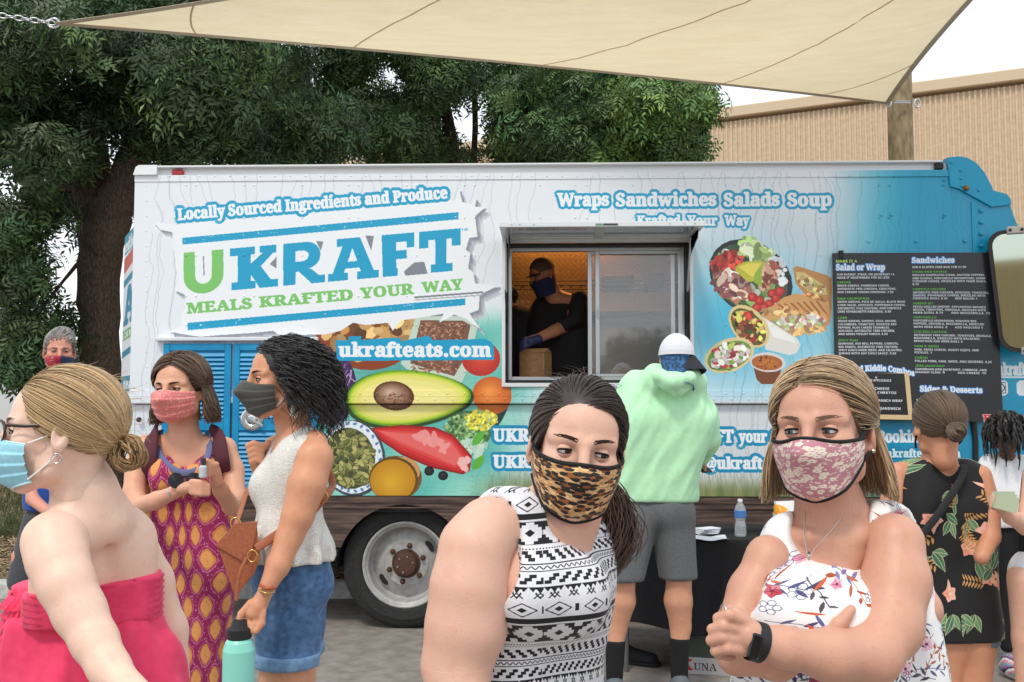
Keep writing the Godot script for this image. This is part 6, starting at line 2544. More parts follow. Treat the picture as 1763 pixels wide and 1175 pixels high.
func mask_part(parent: Node, rows: Array, m: Material, trim: Material = null, tr := 0.003) -> void:
	var mb := MB.new()
	mb.grid(rows)
	var node := part("face_mask", mb, m, parent)
	if trim:
		for e in [rows[0], rows[rows.size() - 1]]:
			var t := MB.new()
			t.tube(e, [tr], 6)
			part("binding", t, trim, node)

func loop_part(parent: Node, xf: Transform3D, pts: Array, r: float, m: Material) -> void:
	var q := []
	for p in pts:
		q.append(xf * p)
	var sm_pts := []
	for k in q.size() - 1:
		for j in 4:
			sm_pts.append(q[k].cubic_interpolate(q[k + 1], q[maxi(0, k - 1)], q[mini(q.size() - 1, k + 2)], j / 4.0))
	sm_pts.append(q[q.size() - 1])
	var mb := MB.new()
	mb.tube(sm_pts, [r], 6)
	part("ear_loop", mb, m, parent)

func skin_part(t: Node, list: Array, xf: Transform3D, male: bool, m: Material) -> void:
	var mb := MB.new()
	for j in list:
		mb.append(j.mb)
	add_head(mb, xf, male)
	part("body", mb, m, t)

func tex_mat(cv: Cv, rough := 0.85, sheen := 0.2) -> StandardMaterial3D:
	var m := mat(Color.WHITE, rough, 0.0, cv.tex())
	m.rim_enabled = true
	m.rim = sheen
	return m

func folds(amp: float, dir: Vector3, freq: float, seed_: int) -> Callable:
	# shallow folds of cloth running along dir
	var nz := FastNoiseLite.new()
	nz.seed = seed_
	nz.frequency = freq
	nz.fractal_octaves = 2
	var d := dir.normalized()
	return func(p: Vector3) -> float:
		var q := p - d * p.dot(d) * 0.82
		return nz.get_noise_3dv(q) * amp

func leopard_tex() -> Cv:
	var cv := Cv.new(512, 384, c8(206, 158, 102))
	var g := RandomNumberGenerator.new()
	g.seed = 5
	for k in 900:
		cv.ell(Vector2(g.randf() * 512, g.randf() * 384), g.randf_range(4, 16), g.randf_range(3, 9), g.randf() * 3, [c8(222, 178, 122), c8(190, 136, 80), c8(232, 196, 146)][k % 3], 8)
	var spots := []
	var tries := 0
	while tries < 4000:
		tries += 1
		var p := Vector2(g.randf() * 512, g.randf() * 384)
		var ok := true
		for q in spots:
			if p.distance_to(q) < 52.0:
				ok = false
				break
		if ok:
			spots.append(p)
	for p in spots:
		var s := g.randf_range(1.3, 2.0)
		cv.ell(p, 13 * s, 10 * s, g.randf() * 3, c8(146, 84, 36), 10)
		var n := g.randi_range(3, 5)
		var a0 := g.randf() * TAU
		for k in n:
			var a := a0 + TAU * k / n
			var poly := PackedVector2Array()
			for i in 9:
				var an := TAU * i / 9.0
				poly.append(p + Vector2(cos(a) * 13, sin(a) * 11) * s + Vector2(cos(an) * 8.4 * g.randf_range(0.7, 1.25), sin(an) * 6.6 * g.randf_range(0.7, 1.25)) * s)
			cv.poly(poly, c8(24, 16, 14))
		if g.randf() < 0.5:
			cv.ell(p + Vector2(17, 12), 3, 3, 0, c8(24, 16, 14), 7)
	return cv

func tribal_tex() -> Cv:
	# bands of black figures on white knit
	var cv := Cv.new(512, 768, c8(226, 226, 230))
	var g := RandomNumberGenerator.new()
	g.seed = 12
	for k in 5000:
		cv.im.fill_rect(Rect2i(g.randi() % 512, g.randi() % 768, 3, 1), c8(196, 197, 204) if k % 2 else c8(238, 238, 240))
	var bk := c8(22, 22, 26)
	var y := 0.0
	var kind := 0
	while y < 768:
		match kind % 8:
			0:  # steps
				for i in 17:
					var x := i * 31.0
					for s in 3:
						cv.im.fill_rect(Rect2i(int(x + s * 8), int(y + 4 + s * 11), 14, 12), bk)
				y += 46
			1:  # rule with zigzag
				cv.im.fill_rect(Rect2i(0, int(y), 512, 4), bk)
				for i in 33:
					cv.line([Vector2(i * 16, y + 20), Vector2(i * 16 + 8, y + 8), Vector2(i * 16 + 16, y + 20)], 3, bk)
				cv.im.fill_rect(Rect2i(0, int(y + 24), 512, 3), bk)
				y += 32
			2:  # mirrored steps
				for i in 17:
					var x := i * 31.0
					for s in 3:
						cv.im.fill_rect(Rect2i(int(x + 20 - s * 9), int(y + 4 + s * 11), 14, 12), bk)
				y += 44
			3:  # curls on black triangles
				for i in 12:
					var x := i * 44.0
					cv.poly(PackedVector2Array([Vector2(x, y + 4), Vector2(x + 44, y + 4), Vector2(x + 22, y + 48)]), bk)
					cv.line([Vector2(x + 4, y + 46), Vector2(x + 14, y + 14), Vector2(x + 22, y + 36), Vector2(x + 30, y + 14), Vector2(x + 40, y + 46)], 5, c8(232, 232, 235))
					cv.line([Vector2(x + 10, y + 46), Vector2(x + 22, y + 26), Vector2(x + 34, y + 46)], 3, bk)
				y += 56
			4:  # lozenges and bars
				for i in 6:
					var x := i * 88.0
					cv.line([Vector2(x + 4, y + 34), Vector2(x + 32, y + 8), Vector2(x + 60, y + 34), Vector2(x + 32, y + 60), Vector2(x + 4, y + 34)], 3.2, bk)
					cv.poly(PackedVector2Array([Vector2(x + 22, y + 34), Vector2(x + 32, y + 24), Vector2(x + 42, y + 34), Vector2(x + 32, y + 44)]), bk)
					cv.im.fill_rect(Rect2i(int(x + 69), int(y + 20), 9, 28), bk)
				y += 68
			5:  # heavy rule
				cv.im.fill_rect(Rect2i(0, int(y), 512, 22), bk)
				y += 30
			6:  # crosses and stepped medallions
				cv.im.fill_rect(Rect2i(0, int(y), 512, 84), bk)
				for i in 6:
					var x := i * 88.0 + 40
					for s in [[10, 40], [20, 30], [30, 20], [38, 9]]:
						cv.im.fill_rect(Rect2i(int(x - s[0]), int(y + 42 - s[1]), s[0] * 2, s[1] * 2), c8(228, 228, 232))
					cv.poly(PackedVector2Array([Vector2(x - 12, y + 42), Vector2(x, y + 28), Vector2(x + 12, y + 42), Vector2(x, y + 56)]), bk)
					cv.im.fill_rect(Rect2i(int(x + 34), int(y), 20, 16), c8(228, 228, 232))
					cv.im.fill_rect(Rect2i(int(x + 34), int(y + 68), 20, 16), c8(228, 228, 232))
				y += 90
			7:  # dotted rules
				for i in 64:
					cv.im.fill_rect(Rect2i(i * 8, int(y + 6), 4, 4), bk)
					cv.im.fill_rect(Rect2i(i * 8 + 4, int(y + 14), 4, 4), c8(120, 120, 126))
				y += 26
		kind += 1
	return cv

func flower(cv: Cv, g: RandomNumberGenerator, p: Vector2, r: float, col: Color, petals := 5, core := Color(0.5, 0.15, 0.2)) -> void:
	var a0 := g.randf() * TAU
	for k in petals:
		var a := a0 + TAU * k / petals
		cv.leaf(p, p + Vector2(cos(a), sin(a)) * r, r * 0.85, col.lerp(Color.WHITE, g.randf() * 0.4))
		cv.line([p, p + Vector2(cos(a), sin(a)) * r * 0.6], 1.6, col.darkened(0.35))
	cv.ell(p, r * 0.2, r * 0.2, 0, core, 8)

func floral_tex() -> Cv:
	# sprigs in violet, rust and pink on white
	var cv := Cv.new(640, 640, c8(238, 237, 236))
	var g := RandomNumberGenerator.new()
	g.seed = 21
	var navy := c8(58, 58, 104)
	var rust := c8(170, 74, 40)
	for k in 46:
		var p := Vector2(g.randf() * 640, g.randf() * 640)
		var a := g.randf() * TAU
		var dir := Vector2(cos(a), sin(a))
		var ln := g.randf_range(60, 130)
		var c: Color = [navy, navy, rust, c8(110, 104, 168), c8(60, 48, 60)][k % 5]
		cv.line([p, p + dir * ln * 0.5 + dir.orthogonal() * 8, p + dir * ln], 2.0, c)
		for i in 5:
			var q := p + dir * ln * (0.25 + 0.17 * i)
			var sd := dir.rotated(0.7 if i % 2 else -0.7)
			cv.leaf(q, q + sd * g.randf_range(20, 44), g.randf_range(6, 12), c.lightened(g.randf() * 0.2))
	for k in 26:
		var p := Vector2(g.randf() * 640, g.randf() * 640)
		flower(cv, g, p, g.randf_range(16, 32), [c8(222, 130, 158), c8(236, 180, 196), c8(176, 40, 58), c8(206, 200, 226)][k % 4], 5, c8(120, 30, 60))
	for k in 30:
		var p := Vector2(g.randf() * 640, g.randf() * 640)
		var a := g.randf() * TAU
		cv.leaf(p, p + Vector2(cos(a), sin(a)) * g.randf_range(30, 70), g.randf_range(6, 11), [rust, navy, c8(206, 90, 46), c8(90, 92, 160)][k % 4])
	for k in 20:
		var p := Vector2(g.randf() * 640, g.randf() * 640)
		var r := g.randf_range(12, 22)
		for i in 5:
			var a := TAU * i / 5.0
			var ring := []
			for j in 7:
				ring.append(p + Vector2(cos(a), sin(a)) * r * 0.7 + Vector2(cos(j * 1.05), sin(j * 1.05)) * r * 0.42)
			cv.line(ring, 1.6, c8(80, 80, 120))
	return cv

func pink_floral_tex() -> Cv:
	var cv := Cv.new(384, 320, c8(190, 128, 140))
	var g := RandomNumberGenerator.new()
	g.seed = 33
	for k in 420:
		var p := Vector2(g.randf() * 384, g.randf() * 320)
		var a := g.randf() * TAU
		cv.leaf(p, p + Vector2(cos(a), sin(a)) * g.randf_range(10, 17), g.randf_range(4, 7), c8(228, 212, 196))
	for k in 150:
		var p := Vector2(g.randf() * 384, g.randf() * 320)
		for i in 5:
			var a := TAU * i / 5.0 + k
			cv.ell(p + Vector2(cos(a), sin(a)) * 6, 5.4, 4.4, a, c8(232, 220, 202), 8)
		cv.ell(p, 2.4, 2.4, 0, c8(196, 140, 146), 7)
	return cv

func build_leopard_woman() -> void:
	var t := person("woman in a leopard print mask and a black and white patterned tank top")
	var skin := skin_mat(c8(212, 162, 138), c8(232, 188, 166), 101)
	var xf := head_xf(993, 772, 1.72, Vector3(0.06, -0.1, 1), -7.5, 0.97)
	var a := job(0.0075)
	limb(a, [[990, 845, 1.74, 56], [965, 900, 1.74, 58], [945, 950, 1.75, 62]], 0.03)
	limb(a, [[955, 890, 1.75, 46], [870, 893, 1.68, 44]], 0.04)
	var b := job(0.0075)
	limb(b, [[895, 905, 1.69, 44], [840, 912, 1.65, 50], [818, 945, 1.63, 58], [808, 1010, 1.62, 63], [802, 1080, 1.62, 66], [786, 1145, 1.62, 56], [796, 1240, 1.58, 46]], 0.02)
	limb(b, [[1000, 940, 1.84, 38], [1005, 1010, 1.9, 36], [990, 1180, 1.98, 32]])
	var torso := func(j: Job, sh: float) -> void:
		trunk(j, [[880, 918, 1.69, 1000, 935, 1.81, 44 - sh], [895, 985, 1.71, 985, 1000, 1.78, 64 - sh], [872, 1130, 1.74, 955, 1130, 1.79, 66 - sh], [860, 1250, 1.74, 950, 1250, 1.79, 78 - sh]])
		j.cap(at(915, 1015, 1.64), at(915, 1020, 1.64), 0.058 - sh * 0.001, 0.058 - sh * 0.001, 0.05)
		j.cap(at(988, 1022, 1.68), at(988, 1026, 1.68), 0.056 - sh * 0.001, 0.056 - sh * 0.001, 0.05)
	torso.call(a, 5.0)
	var top := job(0.007)
	torso.call(top, 0.0)
	limb(top, [[955, 890, 1.75, 46], [868, 890, 1.68, 46]], 0.04)
	top.grow(0.007)
	top.add(folds(0.006, Vector3(0.3, 1, 0), 7.0, 4))
	top.cap(at(1000, 790, 1.72), at(962, 893, 1.71), 0.088, 0.052, 0.004, true)
	top.cap(at(806, 918, 1.6), at(800, 970, 1.6), 0.088, 0.088, 0.004, true)
	top.uvf = cyl_uv(at(930, 1050, 1.78), 0.15, 3.1)
	var hs := hair_shell(xf, 0.005)
	hs.colf = func(_p): return Color(0.04, 0.027, 0.02)
	after.append(func() -> void:
		skin_part(t, [a, b], xf, false, skin)
		part("tank_top", top.mb, tex_mat(tribal_tex()), t)
		eyes(t, xf, skin, c8(70, 48, 32), Vector2(0.42, -0.02), 0.66, c8(58, 40, 32), 0.001)
		var blk := mat(c8(18, 18, 19), 0.8)
		var rows := mask_patch(xf, func(q): return -0.017 + 0.012 * pow(absf(q) / 1.3, 1.5) + 0.006 * exp(-q * q * 14.0), func(q): return -0.118 + 0.066 * pow(absf(q) / 1.3, 1.7), 1.3, 0.006, 0.008)
		mask_part(t, rows, tex_mat(leopard_tex(), 0.7), blk, 0.0036)
		for s in [-1.0, 1.0]:
			loop_part(t, xf, [Vector3(s * 0.078, -0.007, 0.022), Vector3(s * 0.08, 0.012, 0.002), Vector3(s * 0.084, 0.018, -0.012), Vector3(s * 0.08, 0.008, -0.024)], 0.003, blk)
			loop_part(t, xf, [Vector3(s * 0.066, -0.05, 0.026), Vector3(s * 0.078, -0.036, 0.0), Vector3(s * 0.08, -0.02, -0.02)], 0.003, blk)
			var st := MB.new()
			st.lathe(arc_profile(0.003), xf * Transform3D(Basis.IDENTITY, Vector3(s * 0.083, -0.034, -0.003)), 8)
			part("ear_stud", st, mat(c8(220, 222, 226), 0.1, 0.9), t)
		# dark hair combed back into a wavy ponytail
		var hm := hair_mat(Color.WHITE)
		var h := MB.new()
		var base := Color(0.055, 0.036, 0.027)
		pulled_hair(h, xf, Vector3(0.035, -0.03, -0.12), 2800, 0.0014, base, 0.5, 41, 0.007)
		var g := RandomNumberGenerator.new()
		g.seed = 8
		for k in 800:
			var o := Vector2(g.randfn(), g.randfn()) * 0.5
			var pts := []
			var ph := g.randf() * TAU
			var fr := g.randf_range(9, 14)
			var reach := g.randf_range(0.75, 1.05)
			for i in 17:
				var f := i / 16.0 * reach
				var sp := 14.0 + 34.0 * sin(PI * clampf(f * 0.75 + 0.08, 0, 1))
				var cx := 1030.0 + 24.0 * sin(f * 2.2) - 22.0 * f * f
				pts.append(at(cx + o.x * sp + sin(f * fr + ph) * 5.0, 828.0 + f * 165.0 + o.y * 6.0, 1.86 - 0.07 * f + o.y * 0.025 + cos(f * fr + ph) * 0.006))
			var tone := 1.0 + g.randf_range(-0.35, 0.8)
			strand(h, pts, 0.0013, Color(base.r * 1.7 * tone, base.g * 1.45 * tone, base.b * 1.25 * tone))
		for k in 26:
			var d := Vector3(g.randf_range(-0.9, 0.9), 1.0, g.randf_range(-0.8, 0.7)).normalized()
			var p := scalp(d, 0.008)
			strand(h, [xf * p, xf * (p + d * 0.006 + Vector3(g.randf_range(-0.02, 0.02), 0.008, -0.02)), xf * (p + d * 0.012 + Vector3(g.randf_range(-0.04, 0.04), 0.004, -0.045))], 0.0005, base, 3)
		h.append(hs.mb)
		part("hair", h, hm, t))

func build_floral_woman() -> void:
	var t := person("woman with arms crossed in a white floral top and pink floral mask")
	var skin := skin_mat(c8(196, 140, 116), c8(218, 168, 144), 111)
	var xf := head_xf(1417, 742, 1.68, Vector3(-0.52, -0.03, 0.85), 1.5, 0.955)
	var a := job(0.0075)
	limb(a, [[1420, 835, 1.70, 54], [1432, 880, 1.71, 54], [1440, 940, 1.70, 58]], 0.02)
	limb(a, [[1435, 914, 1.73, 40], [1355, 938, 1.70, 33]], 0.03)
	limb(a, [[1435, 914, 1.73, 40], [1530, 919, 1.72, 39]], 0.03)
	for s in [[1418, 1365], [1440, 1515]]:
		limb(a, [[s[0], 932, 1.655, 7], [(s[0] + s[1]) / 2.0, 924, 1.655, 7], [s[1], 918, 1.68, 7]], 0.02)
	var b := job(0.0075)
	limb(b, [[1340, 948, 1.69, 28], [1322, 960, 1.66, 34], [1292, 1020, 1.64, 36], [1264, 1085, 1.61, 33], [1268, 1130, 1.58, 30], [1340, 1140, 1.555, 30], [1425, 1098, 1.55, 23]], 0.015)
	limb(b, [[1510, 925, 1.72, 42], [1540, 935, 1.66, 46], [1543, 1000, 1.635, 55], [1530, 1078, 1.6, 55], [1500, 1130, 1.555, 48], [1430, 1130, 1.515, 42], [1350, 1115, 1.495, 33], [1300, 1104, 1.49, 26], [1280, 1094, 1.485, 25]], 0.015)
	limb(b, [[1580, 1010, 1.75, 22], [1590, 1050, 1.74, 28], [1560, 1075, 1.74, 26]], 0.02)
	var torso := func(j: Job, sh: float) -> void:
		trunk(j, [[1375, 950, 1.71, 1520, 945, 1.76, 42 - sh], [1352, 1010, 1.71, 1530, 1010, 1.76, 60 - sh], [1345, 1160, 1.72, 1545, 1160, 1.76, 70 - sh], [1345, 1260, 1.72, 1550, 1260, 1.76, 78 - sh]])
		j.cap(at(1360, 1060, 1.61), at(1362, 1066, 1.61), 0.066 - sh * 0.001, 0.066 - sh * 0.001, 0.05)
		j.cap(at(1450, 1068, 1.63), at(1452, 1072, 1.63), 0.066 - sh * 0.001, 0.066 - sh * 0.001, 0.05)
	torso.call(a, 5.0)
	# hands in a finer field
	var h := job(0.0035)
	limb(h, [[1310, 1106, 1.490, 25], [1288, 1094, 1.483, 25], [1276, 1090, 1.485, 22]], 0.01)
	for k in 4:
		var y := 1062.0 + k * 19.0
		var x: float = [1250.0, 1240.0, 1238.0, 1246.0][k]
		limb(h, [[1282, y + 8 - k * 2, 1.476, 10.5], [x + 6, y - 2, 1.466, 10.2], [x - 14, y + 3, 1.478, 9], [x - 8, y + 9, 1.504, 8.5], [x + 14, y + 13, 1.520, 8]], 0.002)
	limb(h, [[1285, 1075, 1.480, 13], [1268, 1058, 1.490, 11], [1256, 1050, 1.505, 9]], 0.006)
	for k in 3:
		limb(h, [[1420 - k * 4, 1098 + k * 8, 1.548, 12], [1444 - k * 4, 1074 + k * 10, 1.542, 10.5], [1466 - k * 6, 1050 + k * 14, 1.555, 8.5]], 0.005)
	var top := job(0.007)
	torso.call(top, 0.0)
	limb(top, [[1435, 910, 1.72, 42], [1360, 930, 1.69, 36]], 0.03)
	limb(top, [[1435, 910, 1.72, 42], [1530, 912, 1.71, 42]], 0.03)
	top.grow(0.007)
	top.add(folds(0.007, Vector3(0.2, 1, 0), 6.0, 7))
	top.cap(at(1440, 830, 1.72), at(1430, 900, 1.70), 0.062, 0.058, 0.006, true)
	top.cap(at(1430, 900, 1.68), at(1405, 945, 1.57), 0.06, 0.05, 0.01, true)
	top.cap(at(1285, 930, 1.62), at(1262, 1015, 1.6), 0.05, 0.045, 0.004, true)
	top.cap(at(1575, 930, 1.66), at(1585, 1030, 1.66), 0.056, 0.062, 0.004, true)
	top.uvf = cyl_uv(at(1440, 1050, 1.78), 0.15, 3.4)
	var hs := hair_shell(xf, 0.006)
	hs.colf = func(_p): return Color(0.16, 0.10, 0.058)
	after.append(func() -> void:
		skin_part(t, [a, b, h], xf, false, skin)
		part("floral_top", top.mb, tex_mat(floral_tex()), t)
		eyes(t, xf, skin, c8(86, 102, 112), Vector2(-0.25, -0.02), 0.8, c8(120, 92, 72))
		var blk := mat(c8(18, 18, 19), 0.8)
		var rows := mask_patch(xf, func(q): return -0.016 + 0.010 * exp(-q * q * 10.0) + 0.004 * pow(absf(q), 2.0), func(q): return -0.116 + 0.070 * pow(absf(q) / 1.2, 1.8), 1.12, 0.006, 0.012)
		mask_part(t, rows, tex_mat(pink_floral_tex(), 0.85), blk, 0.0032)
		loop_part(t, xf, [Vector3(0.072, -0.012, 0.038), Vector3(0.078, 0.004, 0.014), Vector3(0.083, 0.018, -0.008)], 0.0042, blk)
		loop_part(t, xf, [Vector3(0.068, -0.055, 0.03), Vector3(0.076, -0.042, 0.006), Vector3(0.082, -0.034, -0.008)], 0.0036, blk)
		var st := MB.new()
		st.lathe(arc_profile(0.0042), xf * Transform3D(Basis.IDENTITY, Vector3(0.083, -0.036, -0.002)), 8)
		part("ear_stud", st, mat(c8(206, 190, 170), 0.2, 0.9), t)
		# fine necklace
		var nk := MB.new()
		var np := []
		for q in [[1388, 880, 1.66], [1385, 920, 1.615], [1390, 955, 1.585], [1393, 962, 1.58], [1402, 945, 1.59], [1430, 915, 1.625], [1450, 890, 1.655]]:
			np.append(at(q[0], q[1], q[2]))
		nk.tube(np, [0.0009], 5)
		nk.lathe(arc_profile(0.004), Transform3D(Basis.IDENTITY.scaled(Vector3(0.7, 1.8, 0.7)), at(1393, 958, 1.575)), 8)
		part("necklace", nk, mat(c8(214, 210, 200), 0.2, 1.0), t)
		# watch and rings
		var wr := MB.new()
		var ax := (at(1350, 1118, 1.500) - at(1300, 1104, 1.490)).normalized()
		var wc := at(1302, 1105, 1.490)
		var ub := ax.cross(Vector3(0, 0, 1)).normalized()
		var wb := Basis(ub, ax, ub.cross(ax))
		wr.lathe([Vector2(0.027, -0.009), Vector2(0.0295, -0.009), Vector2(0.0295, 0.009), Vector2(0.027, 0.009)], Transform3D(wb, wc), 28)
		var wn := part("wrist_watch", wr, mat(c8(24, 24, 26), 0.5), t)
		wr = MB.new()
		wr.box(wc + Vector3(-0.008, 0.0, 0.0295), Vector3(0.018, 0.036, 0.006), 0.003, Basis(Vector3.BACK, -0.28))
		part("screen", wr, mat(c8(10, 10, 12), 0.08), wn)
		for r in [[1246, 1054, 1.472, c8(214, 216, 220)], [1238, 1079, 1.470, c8(214, 170, 96)]]:
			wr = MB.new()
			var pts := []
			for k in 13:
				var an := TAU * k / 12.0
				pts.append(at(r[0], r[1], r[2] + 0.004) + Vector3(cos(an) * 0.002, sin(an) * 0.0105, cos(an) * 0.0105))
			wr.tube(pts, [0.0014], 5, false)
			part("ring", wr, mat(r[3], 0.2, 1.0), t)
		# shoulder length hair, tucked behind the ear
		var hm := hair_mat(Color.WHITE)
		var hh := MB.new()
		loose_hair(hh, xf, {"count": 2800, "r": 0.0014, "seed": 51, "part": -0.25, "length": 0.135, "tuck": 1.0, "base": Color(0.20, 0.122, 0.066), "tip": Color(0.72, 0.52, 0.31), "vary": 0.35, "flick": 0.02, "off": 0.008})
		hh.append(hs.mb)
		part("hair", hh, hm, t))

func loose_hair(m: MB, xf: Transform3D, o: Dictionary) -> void:
	# hair falling from a parting over the skull and down to the shoulders
	var g := RandomNumberGenerator.new()
	g.seed = o.seed
	var made := 0
	var tries := 0
	while made < o.count and tries < o.count * 20:
		tries += 1
		var d := Vector3(g.randfn(), g.randfn(), g.randfn()).normalized()
		if not hairline(scalp(d, 0.0)) or d.y < -0.3:
			continue
		made += 1
		if d.y > 0.45:
			d.x = lerpf(d.x, o.part * 0.5, g.randf() * smoothstep(0.45, 0.8, d.y))
			d = d.normalized()
		var s := 1.0 if d.x > o.part * maxf(0.0, d.z * 0.5 + 0.5) else -1.0
		if d.z < -0.5 and g.randf() < 0.6:
			s = signf(d.x)
		var ez := lerpf(-1.0, 0.22, smoothstep(-0.6, 0.9, d.z + g.randf_range(-0.2, 0.2)))
		if o.get("tuck", 0.0) == s:
			ez = minf(ez, -0.28 + g.randf_range(-0.1, 0.05))
		var ex := s * (0.95 if d.z > -0.6 else g.randf_range(0.1, 0.9))
		var e := Vector3(ex, -0.22, ez).normalized()
		var off: float = o.off + g.randf_range(-0.002, 0.007)
		var pts := []
		for k in 9:
			var f := k / 8.0
			var q := d.slerp(e, f)
			pts.append(scalp(q, off * (0.85 + 0.15 * f) + 0.005 * sin(PI * f)))
		var last: Vector3 = pts[8]
		var out := Vector3(e.x, 0, e.z).normalized()
		var ln: float = o.length * g.randf_range(0.85, 1.06) - maxf(0.0, d.y) * 0.01
		var ph := g.randf() * TAU
		var wave: float = o.get("wave", 0.004)
		for k in range(1, 11):
			var f := k / 10.0
			var p: Vector3 = last + Vector3(0, -ln * f, 0) + out * (0.012 * sin(PI * f * 0.8) + o.flick * f * f)
			p += Vector3(sin(f * o.get("turns", 5.0) + ph), 0, cos(f * o.get("turns", 5.0) + ph)) * wave * f
			pts.append(p)
		var wp_ := []
		for p in pts:
			wp_.append(xf * p)
		var t := 1.0 + g.randf_range(-o.vary, o.vary)
		var c: Color = o.base.lerp(o.get("tip", o.base), pow(g.randf(), 0.7) * 0.9)
		strand(m, wp_, o.r, Color(c.r * t, c.g * t, c.b * t))

